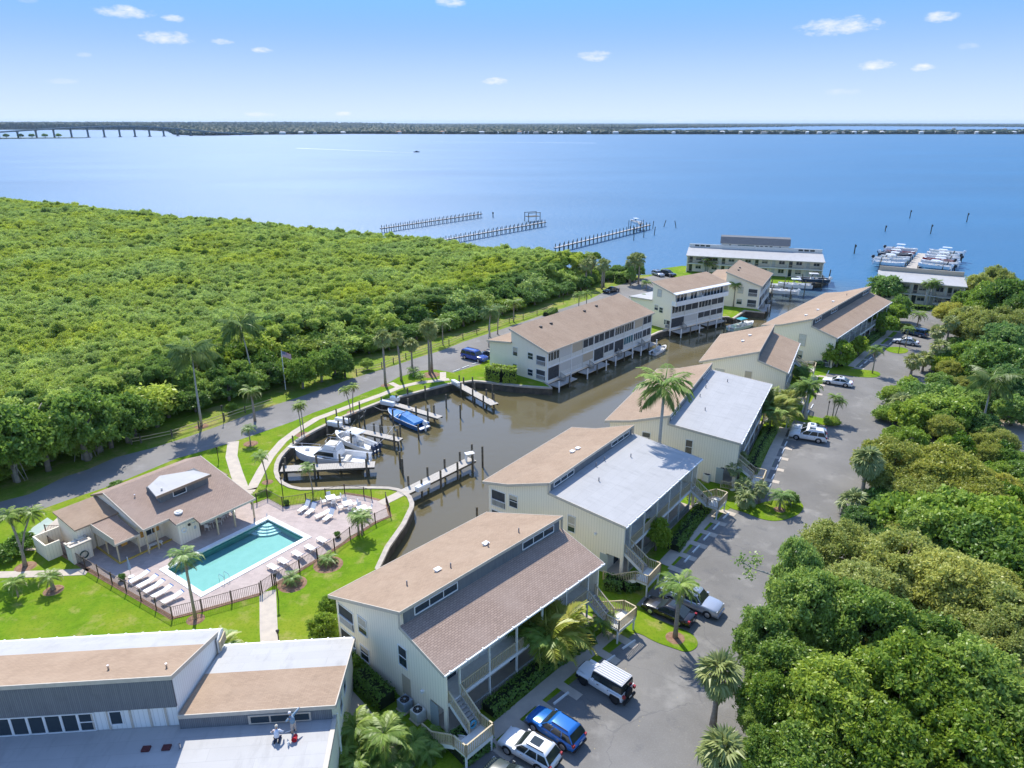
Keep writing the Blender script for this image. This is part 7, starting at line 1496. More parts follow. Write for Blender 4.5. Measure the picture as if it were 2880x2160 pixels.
# blue covered bowrider
p, rz, Ln = at2('c', (1560, 560), (1235, 420), -.5)
bb = thing('covered_boat', 'blue motor boat under a bright blue cover', 'boat', (p.x, p.y, WATER - .3), rz); L = 8.4; hull(bb, L, 2.6, 1.15, hull_blue, .6, cover_blue, .5)
part('cover', MB().loft([[(-3.4, -1.15, 1.15), (1.2, -1.2, 1.2), (1.2, 1.2, 1.2), (-3.4, 1.15, 1.15)], [(-3.2, -.9, 1.4), (.6, -.7, 1.85), (.6, .7, 1.85), (-3.2, .9, 1.4)], [(-2.9, -.3, 1.45), (.3, -.2, 2.0), (.3, .2, 2.0), (-2.9, .3, 1.45)]]), cover_blue, bb)
part('windscreen', MB().loft([[(.7, -1.1, 1.2), (1.6, -.8, 1.25), (1.6, .8, 1.25), (.7, 1.1, 1.2)], [(.1, -.9, 1.75), (.7, -.65, 1.8), (.7, .65, 1.8), (.1, .9, 1.75)]]), white_m, bb); part('tower_arch', MB().tube([(.2, -1.2, 1.2), (-.5, -1.0, 2.3), (-.5, 1.0, 2.3), (.2, 1.2, 1.2)], .05, 6), plast_m, bb)
part('swim_platform', MB().box(-4.7, -4.1, -.95, .95, .72, .82), gel_m, bb); outboard(bb, -4.3, 0, .85, gel_m, 1.2)
# mooring lines
for i, (a, b, z0, z1) in enumerate([((785, 610), (690, 640), .2, .3), ((1110, 390), (1240, 425), .1, .2), ((1290, 560), (1130, 740), 1.0, .3), ((1075, 555), (1330, 560), 1.0, 1.0), ((880, 880), (820, 880), 0, .5), ((980, 500), (1040, 420), 0, .8)]):
    a = g('c', *a, z0); b = g('c', *b, z1); m_ = (a + b) / 2
    tag(part('mooring_line', MB().tube([(*a, z0), (*m_, (z0 + z1) / 2 - .25), (*b, z1)], .025, 5), rope_m), ['mooring line from the open boat bow to the seawall', 'mooring line from the blue boat bow to the seawall', 'mooring line from the open boat stern to a pile', 'line strung between two piles above the open boat', 'dock line of the flybridge boat', 'slack line from a pile to the basin grass'][i], 'rope')
# canal boats
center_console('small white skiff tied below the far end of the long canal building', g('h', 1530, 955, -1.0), .9, 5.6, None, False, 1)
p, rz, Ln = at2('h', (2040, 790), (2300, 730), -.6)
sb = center_console('white and teal boat with a teal canvas top in the canal', p, rz, 7.8, seaf, True, 1, gel_m, None, teal_m); part('cuddy', MB().box(.8, 2.6, -.8, .8, .9, 1.5), gel_m, sb)
def lift(p, rz, z, L):
    for s in (-1, 1):
        for x in (-.3, .3):
            q = Vector((p[0], p[1])) + Vector((math.cos(rz), math.sin(rz))) * x * L + Vector((-math.sin(rz), math.cos(rz))) * s * L * .22; piling(q, z + 1.4, 'boat lift pile beside a raised boat', 'boat lift piles')
for i, (k, x, y, L, hm, top, z, rz) in enumerate([('n', 1500, 790, 7.6, gel_m, False, .1, -.45), ('n', 1660, 720, 8.6, gel_m, True, .5, -.40), ('n', 1880, 650, 8.6, navyh, True, .3, -.35), ('n', 1470, 720, 6.8, gel_m, False, .1, -.42)]):
    p = g(k, x, y, z + .8); center_console(['white open boat nearest the corner building on a lift', 'long white boat on the middle lift at the canal mouth', 'dark-hulled boat with white top on the outer lift', 'white skiff behind the open boat on the lift'][i], p, math.pi + rz + .2, L, hm, top, 2, gel_m if i != 1 else plast_m, z); lift(p, rz, z + .5, L)
# the marina dock behind the end building
mA, mB_ = g('u', 860, 455, 1.2), g('u', 1015, 285, .6)
md = finger_dock('long plank dock between two rows of boats beyond the end building', mA, mB_, 3.2, -.1, [(2, 1, 1.3), (2, -1, 1.3), (8, 1, 1.3), (8, -1, 1.3), (14, 1, 1.3), (14, -1, 1.3), (20, 1, 1.3), (20, -1, 1.3), (26, 1, 1.3), (26, -1, 1.3)])
du = (mB_ - mA).normalized(); dn = Vector((du.y, -du.x)); LM = (mB_ - mA).length
names = ['white', 'white', 'seafoam', 'navy', 'white', 'red', 'white']
for row, sgn in (('left', -1), ('right', 1)):
    for k in range(9):
        q = mA + du * (LM * (k + .1) / 9) + dn * sgn * (6.0 + .3 * (k % 3)); z = .0 + .4 * ((k * 7 + row.__len__()) % 3)
        hm = [gel_m, gel_m, seaf, gel_m, navyh, gel_m, redh, gel_m][(k + (3 if sgn > 0 else 0)) % 8]; colr = {gel_m.name: 'white', seaf.name: 'seafoam green', navyh.name: 'navy hulled', redh.name: 'red hulled'}[hm.name]
        ordn = ['nearest', 'second', 'third', 'fourth', 'fifth', 'sixth', 'seventh', 'eighth', 'farthest'][k]
        center_console(f'{colr} boat on a lift, {ordn} in the {row} row of the river dock', q, math.atan2(dn.y, dn.x) + (math.pi if sgn > 0 else 0) + .06 * (k % 3 - 1), 8.6 + .6 * (k % 3), hm, (k + (sgn > 0)) % 4 != 0, 2, plast_m if k % 2 else gel_m, z, None, 'boats on lifts along the river dock')
        for s in (-1, 1): piling(q + dn * sgn * 2.4 + du * s * 1.35, z + 1.6, 'lift pile among the boats of the river dock', 'lift piles of the river dock')
# river piers
def pier(label, a, b, z, n, w=1.3, h=1.1, sc=1.0):
    d = b - a; L = d.length; t = thing('river_pier', label, 'pier', (a.x, a.y, 0), math.atan2(d.y, d.x))
    part('deck', MB().box(0, L, -w / 2, w / 2, z - .12, z), material('pier_deck', (.42, .42, .42), (.36, .36, .36), 2), t); part('stringer', MB().box(0, L, -w / 2 + .1, w / 2 - .1, z - .4, z - .123), pile_m, t)
    for i in range(n):
        x = L * (i + .5) / n
        for s in (-1, 1): part('piling', MB().cyl((x, s * (w / 2 + .15)), .15, -3, z + h, 6), pile_m, t)
    return t
pier('river pier farthest left with bare pilings', g('o', 822, 493, .6), g('o', 1040, 461, .6), .6, 24)
P2 = pier('middle river pier with a boat lift frame at its end', g('o', 950, 519, .6), g('o', 1178, 479, .6), .6, 24)
P3 = pier('nearest river pier with a covered boat at its end', g('t', 100, 655, .6), g('t', 1380, 345, .6), .6, 25)
pl = g('t', 1190, 340, .8); center_console('white cabin boat lifted beside the nearest river pier', pl, 1.9, 8.5, None, True, 2, gel_m, .8)
for x, y, h in ((1095, 400, 3.0), (1125, 390, 3.0), (1260, 400, 3.0), (1290, 390, 3.0)): piling(g('t', x, y, -.5), h, 'lift pile beside the cabin boat on the river pier', 'lift piles on the river pier')
lf = thing('boat_lift', 'dark steel boat lift frame on the middle river pier', 'boat lift', (*g('o', 1150, 478, -1.3), 0), .45)
for x in (-3, 3):
    for y in (-2, 2): part('post', MB().cyl((x, y), .18, -3, 2.9, 6), pile_m, lf)
part('beam', MB().box(-3.2, 3.2, -2.1, -1.9, 2.6, 2.85), pile_m, lf); part('beam', MB().box(-3.2, 3.2, 1.9, 2.1, 2.6, 2.85), pile_m, lf); part('cradle', MB().box(-3, 3, -1.7, 1.7, .9, 1.1), pile_m, lf)
for i, (k, x, y, h, ln) in enumerate([('t', 1165, 560, 5.0, 0), ('t', 1300, 520, 3.0, 0), ('t', 1440, 490, 3.2, .3), ('t', 1420, 400, 3.0, .3), ('t', 1565, 375, 2.6, 1.0), ('t', 1745, 390, 2.8, -1.0), ('n', 2065, 720, 4.2, .3)]):
    piling(g(k, x, y, WATER), h - 1.0, 'weathered mooring pile standing in the river off the pier' if i < 6 else 'tall mooring pile at the mouth of the canal', 'mooring piles off the pier' if i < 6 else None, .16, None, (ln, 0))
for i, (x, y, y1) in enumerate([(1845, 548, 528), (2010, 505, 485), (2088, 480, 460), (1912, 500, 487), (1965, 472, 454), (1065, 470, 458)]):
    p = g('o', x, y, WATER); top = height_at('o', x, y1, p.y); mk = thing('channel_marker', ['channel marker pile nearest the river-front building', 'channel marker pile above the boat dock', 'channel marker pile right of the boat dock', 'short channel marker pile left of the others', 'channel marker pile far out in the river', 'marker pile off the end of the left pier'][i], 'marker', (p.x, p.y, 0))
    part('pile', MB().cyl((0, 0), .22, -3, top, 6), pile_m, mk); part('board', MB().box(-.35, .35, -.3, -.25, top - .9, top - .1), pile_m, mk)
# boat under way with its wake
p = g('o', 900, 329, WATER); rb_ = thing('motor_boat', 'dark motor boat under way far out on the river', 'boat', (p.x, p.y, WATER - .3), -.05); hull(rb_, 9, 3, 1.4, navyh, .6, None, .4); part('cabin', MB().box(-1.5, 1.5, -1, 1, .7, 2.6), navyh, rb_)
foam_m = material('wake_foam', (.75, .8, .85), (.5, .6, .72), .05, .6)
def wake(a, b, w0, w1, label):
    d = (b - a); n = 24; mb = MB(); q = Vector((-d.y, d.x)).normalized(); rngw = random.Random(2)
    for i in range(n):
        s0, s1 = i / n, (i + .9) / n; A, Bq = a + d * s0, a + d * s1; wa, wb2 = w0 + (w1 - w0) * s0 * rngw.uniform(.6, 1), w0 + (w1 - w0) * s1 * rngw.uniform(.6, 1)
        mb.add([(*(A + q * wa), WATER + .03), (*(Bq + q * wb2), WATER + .03), (*(Bq - q * wb2), WATER + .03), (*(A - q * wa), WATER + .03)], [(0, 1, 2, 3)])
    o = struct(part('boat_wake', mb, foam_m), 'stuff'); o['label'] = label
wake(g('o', 897, 330, WATER), g('o', 640, 320, WATER), .8, 5, 'white foam wake of the motor boat')
wake(g('o', 918, 306, WATER), g('o', 1290, 309, WATER), 1, 5, 'thin white wake line near the far shore')

# ================================================================== BRIDGE AND FAR HOUSES
b0, b1 = g('o', 0, 300, WATER), g('o', 480, 292.6, WATER); bd = (b1 - b0).normalized(); ba = b0 - bd * 330; bb_ = b1 + bd * 120
brd = thing('road_bridge', 'long concrete road bridge over the river at the left', 'bridge', (ba.x, ba.y, 0), math.atan2(bd.y, bd.x)); BL = (bb_ - ba).length; L0 = (b1 - b0).length
zb = lambda s: float(np.interp(s * BL, [0, 330, 330 + .25 * L0, 330 + .47 * L0, 330 + .62 * L0, 330 + .8 * L0, 330 + L0, BL], [8, 17, 27, 31, 30, 20, 8, 4]))
rings = []
for i in range(41):
    s = i / 40; x = s * BL; z = zb(s); rings.append([(x, -6, z), (x, 6, z), (x, 6, z - 2.6), (x, -6, z - 2.6)])
bconc = material('bridge_concrete', (.16, .165, .17), (.13, .135, .14), .05, .9)
part('deck', MB().loft(rings), bconc, brd)
rl = MB()
for y in (-5.9, 5.6):
    for i in range(40): rl.bar((i / 40 * BL, y, zb(i / 40) + .5), ((i + 1) / 40 * BL, y, zb((i + 1) / 40) + .5), .3, 1.0)
part('parapet', rl, material('bridge_parapet', (.5, .48, .45), None), brd)
for i in range(1, 24):
    x = BL * i / 24; z = zb(i / 24) - 2.62
    part('pier', MB().box(x - 1.6, x + 1.6, -3, 3, -3, z - 2.0).box(x - 1.8, x + 1.8, -6, 6, z - 1.999, z), bconc, brd); part('footing', MB().box(x - 4, x + 4, -5, 5, -3, .4), bconc, brd)
sp = struct(part('spit', MB().prism(V2((-1560, 2040), (-1250, 2160), (-1240, 2190), (-1500, 2160), (-1700, 2080)), -1.4, .6), material('spit_sand', (.30, .27, .19), (.12, .16, .06), .02, 1))); sp['label'] = 'low wooded spit under the bridge'
for i, (x, y) in enumerate([(-1420, 2110), (-1385, 2118), (-1360, 2128), (-1330, 2140), (-1440, 2100), (-1300, 2155)]): K_dark.put('far_tree', 'round dark tree on the spit under the bridge', 'tree', (x, y, .5), 9, .8, group='trees on the spit under the bridge')
hw = [material('far_white_wall', (.7, .68, .62), None), material('far_tan_wall', (.55, .46, .36), None)]; hrf = [material('far_white_roof', (.75, .74, .72), None), material('far_grey_roof', (.32, .30, .28), None), material('far_orange_roof', (.50, .28, .17), None)]
hmesh = {}
fr_ = random.Random(12); FH = [(862, 287), (955, 285), (1000, 284), (1040, 284), (1072, 286), (1122, 287), (1137, 287), (1158, 287), (1188, 287), (1210, 287), (1272, 287), (1310, 286), (1330, 286), (1455, 287), (1485, 287), (1515, 287), (1560, 287), (1600, 287), (1625, 288), (1650, 287), (1690, 287), (1720, 287), (1745, 287), (1770, 287), (1800, 287), (1820, 287), (1845, 287), (1870, 287), (1905, 287), (1990, 287), (2020, 287), (2075, 287), (2110, 287), (2150, 286), (2190, 287), (575, 288), (610, 287), (650, 287), (680, 288), (740, 284), (905, 281), (1250, 280), (2170, 281), (2060, 280), (70, 277), (105, 277)]
for i, (x, y) in enumerate(FH):
    p = g('o', x, y, 0); rt = p.x / p.y; Ys = p.y
    if y > 283:
        Ys = 2300.0
        while Ys < 5200 and not in_shore(rt * Ys, Ys): Ys += 6
        Ys += 5
    p = Vector((rt * Ys, Ys)); w = fr_.uniform(13, 24); d = fr_.uniform(8, 11); h = fr_.uniform(4.5, 8); m1, m2 = fr_.choice(hw), fr_.choice(hrf[:2] + hrf[:1])
    if x in (862, 955, 1122): m2 = hrf[2]
    t = thing('shore_house', ('orange-roofed house on the far shore, %s' if m2 is hrf[2] else ('white-roofed house on the far shore, %s' if m2 is hrf[0] else 'grey-roofed house on the far shore, %s')) % ('near the bridge' if x < 700 else ('above the boat wakes' if x < 1350 else ('above the river-front building' if x < 1800 else 'toward the right edge'))), 'house', (p.x, p.y, .3), fr_.uniform(-.2, .2), 'houses along the far shore')
    part('wall', MB().box(-w / 2, w / 2, -d / 2, d / 2, 0, h), m1, t); part('roof', MB().loft([[(-w / 2 - .8, -d / 2 - .8, h), (w / 2 + .8, -d / 2 - .8, h), (w / 2 + .8, d / 2 + .8, h), (-w / 2 - .8, d / 2 + .8, h)], [(-w / 2 + d / 2, -.1, h + 3.2), (w / 2 - d / 2, -.1, h + 3.2), (w / 2 - d / 2, .1, h + 3.2), (-w / 2 + d / 2, .1, h + 3.2)]]), m2, t)
    for k in range(3): part('window', MB().box(-w * .3 + k * w * .3 - .7, -w * .3 + k * w * .3 + .7, -d / 2 - .05, -d / 2 - .003, h * .35, h * .7), glass_m, t)

# ================================================================== FENCES, POOL FURNITURE, LAMPS
def pool_fence(label, pts, h=1.25, gate=()):
    c = pts[0]; t = thing('pool_fence', label, 'fence', (c.x, c.y, 0))
    for i, (a, b) in enumerate(zip(pts, pts[1:])):
        a, b = a - c, b - c; L = (b - a).length; n = max(1, round(L / 2.3))
        part('rail', MB().bar((*a, h), (*b, h), .04, .04), brown_m, t); part('rail', MB().bar((*a, .12), (*b, .12), .04, .04), brown_m, t)
        m = int(L / .16); pk = MB()
        for k in range(m):
            p = a.lerp(b, (k + .5) / m); pk.box(p.x - .012, p.x + .012, p.y - .012, p.y + .012, .1, h)
        o = part('pickets', pk, brown_m, t); o['kind'] = 'stuff'
        for k in range(n + (1 if i == len(pts) - 2 else 0)):
            p = a.lerp(b, k / n); part('post', MB().box(p.x - .04, p.x + .04, p.y - .04, p.y + .04, 0, h + .12), brown_m, t)
    return t
pool_fence('bronze picket fence along the lawn side of the pool', gl('a', [(555, 940), (405, 940), (430, 1035), (740, 1225), (1490, 1660)]) + gl('q', [(30, 1125), (575, 970)]))
pool_fence('bronze picket fence along the basin side of the pool', gl('q', [(705, 885), (940, 748), (1265, 548), (1410, 440), (1645, 305), (1785, 238), (1745, 108)]) )
pool_fence('bronze picket fence at the back of the pool terrace', gl('q', [(1610, 75), (1540, 58), (1360, 28), (1000, 118), (780, 152), (640, 77), (540, 120), (490, 132)]))
pool_fence('pool gate with bronze pickets at the concrete walk', gl('q', [(590, 965), (690, 895)]), 1.4)
# rail fence along the lane
rf = thing('rail_fence', 'wooden post and rail fence between the lane and the wood', 'fence')
line = gl('o', [(285, 960), (305, 957), (372, 943), (430, 925), (485, 907), (530, 892), (590, 873)]) ; line2 = gl('o', [(770, 810), (825, 795), (850, 785), (877, 775), (930, 757), (970, 745), (1000, 732), (1030, 722), (1055, 713), (1075, 706), (1100, 697), (1130, 690), (1160, 680), (1195, 666)])
rail_m = material('tan_split_rail', (.50, .42, .22), (.42, .35, .18), 3, .8)  # yellowish tan rails with soft mottling
for ln in (line, line2):
    for a, b in zip(ln, ln[1:]):
        part('post', MB().box(a.x - .08, a.x + .08, a.y - .08, a.y + .08, 0, 1.15), pile_m, rf)
        for z in (.45, .9): part('rail', MB().bar((*a, z), (*b, z), .07, .1), rail_m, rf)
def lounger(label, p, rz, back=.5):
    t = thing('sun_lounger', label, 'sun lounger', (p[0], p[1], .012), rz, 'white loungers round the pool')
    part('seat', MB().box(-.95, .3, -.3, .3, .34, .38), white_m, t)
    e = Vector((.3, 0, .38)); q = e + Vector((.7 * math.cos(back), 0, .7 * math.sin(back))); part('backrest', MB().bar(tuple(e), tuple(q), .6, .04, up=(0, 0, 1)), white_m, t)
    part('headrest', MB().bar(tuple(q), tuple(q + (q - e) * .14), .6, .05), material('blue_headrest', (.06, .14, .35), None), t)
    for x in (-.85, .2):
        for y in (-.28, .28): part('leg', MB().box(x - .02, x + .02, y - .02, y + .02, 0, .34), white_m, t)
    return t
dirA = lambda k, a, b: math.atan2(*(g(k, *b) - g(k, *a)).yx)
for i, (a, b) in enumerate([((1150, 1330), (1250, 1280)), ((1225, 1370), (1320, 1320)), ((1280, 1415), (1380, 1360)), ((1345, 1460), (1450, 1405)), ((1430, 1510), (1545, 1455))]):
    p = (g('a', *a, .3) + g('a', *b, .3)) / 2; lounger(['white lounger farthest from the corner in the lower row', 'second white lounger in the lower row', 'middle white lounger in the lower row', 'fourth white lounger in the lower row', 'white lounger nearest the fence corner in the lower row'][i], p, dirA('a', a, b) , .25)
for i, (a, b) in enumerate([((940, 190), (1030, 130)), ((1005, 220), (1090, 150)), ((1110, 240), (1200, 200)), ((1170, 275), (1260, 205))]):
    p = (g('q', *a, .3) + g('q', *b, .3)) / 2; lounger(['white lounger at the left of the group by the pool steps', 'second white lounger of the group by the pool steps', 'third, flat white lounger by the pool steps', 'white lounger at the right of the group by the pool steps'][i], p, dirA('q', a, b), .9 if i != 2 else .1)
for i, (a, b) in enumerate([((1120, 470), (1200, 470)), ((1010, 545), (1090, 540)), ((890, 600), (970, 600)), ((760, 665), (840, 670)), ((660, 720), (750, 730))]):
    p = (g('q', *a, .3) + g('q', *b, .3)) / 2; lounger(['white lounger farthest right along the fence side of the pool', 'second white lounger along the fence side', 'third white lounger along the fence side', 'fourth white lounger along the fence side', 'white lounger nearest the gate along the fence side'][i], p, dirA('q', a, (a[0] + 60, a[1] + 35)), .6)
def patio_table(label, p, rz, round_=False):
    t = thing('patio_table', label, 'table', (p[0], p[1], .012), rz)
    part('top', MB().cyl((0, 0), .5, .68, .72, 16) if round_ else MB().box(-.55, .55, -.55, .55, .68, .72), white_m, t)
    for x, y in ((-.45, -.45), (.45, -.45), (.45, .45), (-.45, .45)): part('leg', MB().bar((x * .8, y * .8, 0), (x, y, .68) if not round_ else (x * .5, y * .5, .68), .04), white_m, t)
def chair(label, p, rz):
    t = thing('patio_chair', label, 'chair', (p[0], p[1], .012), rz, 'chairs, ' + label); part('seat', MB().box(-.25, .25, -.25, .25, .4, .44), white_m, t); part('backrest', MB().bar((-.25, 0, .44), (-.33, 0, .88), .5, .03), white_m, t)
    for x in (-.22, .22):
        for y in (-.22, .22): part('leg', MB().box(x - .02, x + .02, y - .02, y + .02, 0, .4), white_m, t)
for i, (x, y) in enumerate([(1235, 110), (1390, 165), (1525, 210)]):
    p = g('q', x, y); patio_table(['white square table farthest left by the back fence', 'white square table in the middle of three', 'white square table nearest the fence corner'][i], p, .5)
    for k in range(4):
        a = .5 + k * math.pi / 2; chair(f'white chair at the {["left", "middle", "right"][i]} square table, one of four', p + Vector((math.cos(a), math.sin(a))) * .85, a + math.pi)
for i, (x, y) in enumerate([(120, 330), (250, 240)]):
    p = g('q', x, y); patio_table(['white round table under the pool house eave, nearer', 'white round table under the pool house eave, farther'][i], p, 0, True)
    for k in range(3):
        a = k * 2.1 + .4; chair(f'white chair under the eave at the {["nearer", "farther"][i]} round table', p + Vector((math.cos(a), math.sin(a))) * .8, a + math.pi)
bp = g('a', 1345, 1040); bn = thing('bench', 'white bench beside the pool house porch', 'bench', (bp.x, bp.y, .012), dirA('a', (1300, 1050), (1400, 1010)))
part('seat', MB().box(-.75, .75, -.2, .2, .4, .45), white_m, bn); part('leg', MB().box(-.65, -.57, -.18, .18, 0, .4), white_m, bn); part('leg', MB().box(.57, .65, -.18, .18, 0, .4), white_m, bn)
def planter(label, p, r=.3):
    t = thing('planter', label, 'planter', (p[0], p[1], .012)); part('pot', MB().cyl((0, 0), r * .7, 0, .45, 12, r), material('dark_pot', (.04, .035, .03), None), t); cm, tm = K_shrub.v[0]; link('plant', cm, None, t, (0, 0, .2), None, .42)
planter('dark planter by the lower loungers', g('a', 1060, 1330)); planter('dark planter at the fence behind the upper loungers', g('q', 820, 140)); planter('dark planter at the fence right of the pool', g('q', 1295, 440))
pu = g('a', 1135, 1300); um = thing('closed_parasol', 'closed blue-grey parasol beside the lower loungers', 'parasol', (pu.x, pu.y, .012)); part('pole', MB().cyl((0, 0), .03, 0, 2.3, 6), chrome_m, um); part('canopy', MB().cyl((0, 0), .16, .9, 2.25, 8, .04), material('blue_grey_canvas', (.25, .33, .42), None), um); part('base', MB().cyl((0, 0), .28, 0, .08, 12), white_m, um)
def lamp_post(label, p, h=2.2):
    t = thing('lamp_post', label, 'lamp post', (p[0], p[1], 0)); part('post', MB().cyl((0, 0), .05, 0, h, 8), black_m, t); part('lantern', MB().cyl((0, 0), .09, h, h + .28, 8, .14).cyl((0, 0), .17, h + .281, h + .36, 8, .05), black_m, t)
for lab, k, x, y, h in [('lamp post beside the pool gate walk', 'q', 740, 1020, 2.6), ('short lamp post at the lower end of the pool walk', 'q', 745, 1410, .9), ('lamp post on the lawn behind the pool house', 'a', 1890, 300, 1.8), ('lamp post at the basin end of the pool fence', 'c', 305, 1200, 2.4), ('lamp post among the twin palms of the car park island', 'p', 1045, 900, 2.4), ('lamp post on the small far island', 'p', 1620, 385, 2.4), ('lamp post by the verge near the ficus trees', 'k', 825, 700, 2.4), ('lamp post by the rail fence near the second coconut palm', 'j', 1740, 935, 2.4), ('lamp post beside the lane behind the long building', 'h', 785, 595, 2.2), ('lamp post at the island by the second building stair', 's', 830, 480, 2.0)]: lamp_post(lab, B(k, x, y), h)
# flag
fp = B('k', 272, 800); fl = thing('flagpole', 'white flagpole with the stars and stripes by the lane', 'flagpole', (fp.x, fp.y, 0)); part('pole', MB().cyl((0, 0), .07, 0, 6.9, 8, .05), white_m, fl)
fg = MB(); fr1 = MB(); cant = MB(); st2 = MB()
def fpt(u, v): return (.08 + u * 1.5, .12 * math.sin(u * 5), 6.75 - v * 1.0 - u * .45)
for k in range(13):
    tgt = fr1 if k % 2 == 0 else st2
    for i in range(6):
        u0, u1 = i / 6, (i + 1) / 6
        if k < 7 and u1 <= .41: continue
        tgt.add([fpt(u0, k / 13), fpt(u1, k / 13), fpt(u1, (k + 1) / 13), fpt(u0, (k + 1) / 13)], [(0, 1, 2, 3)])
for i in range(3): cant.add([fpt(i / 6, 0), fpt((i + 1) / 6, 0), fpt((i + 1) / 6, 7 / 13), fpt(i / 6, 7 / 13)], [(0, 1, 2, 3)])
flag = part('flag', cant, material('flag_blue', (.03, .05, .2), None), fl); part('red_stripes', fr1, material('flag_red', (.5, .03, .05), None), flag); part('white_stripes', st2, material('flag_white', (.75, .75, .75), None), flag)
sm = MB()
for r in range(5):
    for c in range(6):
        x, y, z = fpt(.04 + c * .075, .05 + r * .1); sm.box(x - .025, x + .025, y - .02, y + .02, z - .025, z + .025)
o = part('stars', sm, material('flag_white', (.75, .75, .75), None), flag); o['kind'] = 'stuff'
# air conditioners by the nearest building
def ac(label, p, dark=False):
    t = thing('air_conditioner', label, 'air conditioner', (p[0], p[1], 0), .81); m = offw_m if not dark else material('blue_grey_metal', (.30, .36, .42), None, rough=.5)
    part('cabinet', MB().box(-.42, .42, -.42, .42, .1, .95), m, t); part('fan_guard', MB().cyl((0, 0), .36, .95, .99, 16), plast_m, t); part('fan_hub', MB().cyl((0, 0), .09, .991, 1.03, 10), m, t)
    g2 = MB()
    for k in range(4): a = k * math.pi / 4; g2.bar((math.cos(a) * .36, math.sin(a) * .36, 1.0), (-math.cos(a) * .36, -math.sin(a) * .36, 1.0), .015, .015)
    part('grille', g2, chrome_m, t); part('pad', MB().box(-.5, .5, -.5, .5, 0, .1), conc_m, t)
ac('grey air conditioner unit nearest the hedge', g('r', 1030, 400, .2), True); ac('white air conditioner unit beside the nearest stair', g('r', 1165, 505, .2))
for i, (k, x, y) in enumerate([('e', 1060, 1370), ('e', 1110, 1390), ('e', 1950, 770)]): ac(['air conditioner unit at the gable of the second building', 'air conditioner unit closest to the second building stair', 'air conditioner unit at the gable of the third building'][i], g(k, x, y))

# ================================================================== PEOPLE
def person(label, p, z, rz, pose, shirt, trousers, cap, skin=(.42, .24, .16)):
    t = thing('person', label, 'person', (p[0], p[1], z), rz); t.scale = (.9, .9, .9)
    J = pose; names_ = list(J); idx = {n: i for i, n in enumerate(names_)}
    E = [('pelvis', 'chest'), ('chest', 'neck'), ('neck', 'head'), ('head', 'crown'), ('chest', 'shL'), ('shL', 'elL'), ('elL', 'haL'), ('haL', 'fiL'), ('chest', 'shR'), ('shR', 'elR'), ('elR', 'haR'), ('haR', 'fiR'), ('pelvis', 'hipL'), ('hipL', 'knL'), ('knL', 'anL'), ('anL', 'toL'), ('pelvis', 'hipR'), ('hipR', 'knR'), ('knR', 'anR'), ('anR', 'toR')]
    RAD = dict(pelvis=.15, chest=.16, neck=.06, head=.095, crown=.08, sh=.075, el=.05, ha=.04, fi=.022, hip=.095, kn=.065, an=.045, to=.04)
    me = bpy.data.meshes.new('body'); me.from_pydata([J[n] for n in names_], [(idx[a], idx[b]) for a, b in E], [])
    o = link('body', me, None, t); sk = o.modifiers.new('skin', 'SKIN'); ss = o.modifiers.new('sub', 'SUBSURF'); ss.levels = 1; ss.render_levels = 2
    for i, n in enumerate(names_):
        r = RAD.get(n, RAD.get(n[:-1], .06)); me.skin_vertices[0].data[i].radius = (r, r * (.75 if n in ('pelvis', 'chest') else 1))
    me.skin_vertices[0].data[idx['pelvis']].use_root = True
    # clothing by height on the body: trousers below the belt, shirt to the neck, skin above and at the hands
    m = bpy.data.materials.new('clothed_skin'); m.use_nodes = True; N = m.node_tree.nodes; Lk = m.node_tree.links; b = N['Principled BSDF']; b.inputs['Roughness'].default_value = .8; b.inputs['Base Color'].default_value = (*skin, 1); me.materials.append(m)
    def sleeve(nm, chain, rad, col):
        part(nm, MB().tube([J[c] for c in chain], rad, 8), col, t, True)
    sleeve('shirt', ['pelvis', 'chest', 'neck'], [.185, .20, .10], shirt)
    for s in 'LR': sleeve('sleeve', ['chest', 'sh' + s, 'el' + s, 'ha' + s], [.12, .10, .075, .055], shirt); sleeve('trouser_leg', ['pelvis', 'hip' + s, 'kn' + s, 'an' + s], [.14, .12, .09, .075], trousers); part('shoe', MB().bar(J['an' + s], tuple(Vector(J['to' + s]) + Vector((0, 0, -.01))), .1, .09), plast_m, t)
    hd = Vector(J['head']); cr = Vector(J['crown']); part('cap', MB().tube([tuple(hd + (cr - hd) * .35), tuple(cr), tuple(cr + (cr - hd).normalized() * .07)], [.118, .115, .05], 10), cap, t, True)
    f = Vector((1, 0, 0)); part('nose', MB().box(hd.x + .085, hd.x + .115, hd.y - .012, hd.y + .012, hd.z - .01, hd.z + .03), m, t)
    return t
stand = dict(pelvis=(0, 0, .92), chest=(.12, 0, 1.28), neck=(.2, 0, 1.45), head=(.25, 0, 1.57), crown=(.29, 0, 1.68), shL=(.14, .2, 1.38), elL=(.2, .52, 1.45), haL=(.25, .78, 1.5), fiL=(.27, .9, 1.52), shR=(.14, -.2, 1.36), elR=(.3, -.3, 1.12), haR=(.45, -.26, .92), fiR=(.48, -.25, .83), hipL=(0, .1, .86), knL=(.04, .12, .47), anL=(-.02, .13, .08), toL=(.18, .14, .04), hipR=(0, -.1, .86), knR=(.06, -.12, .47), anR=(0, -.13, .08), toR=(.2, -.14, .04))
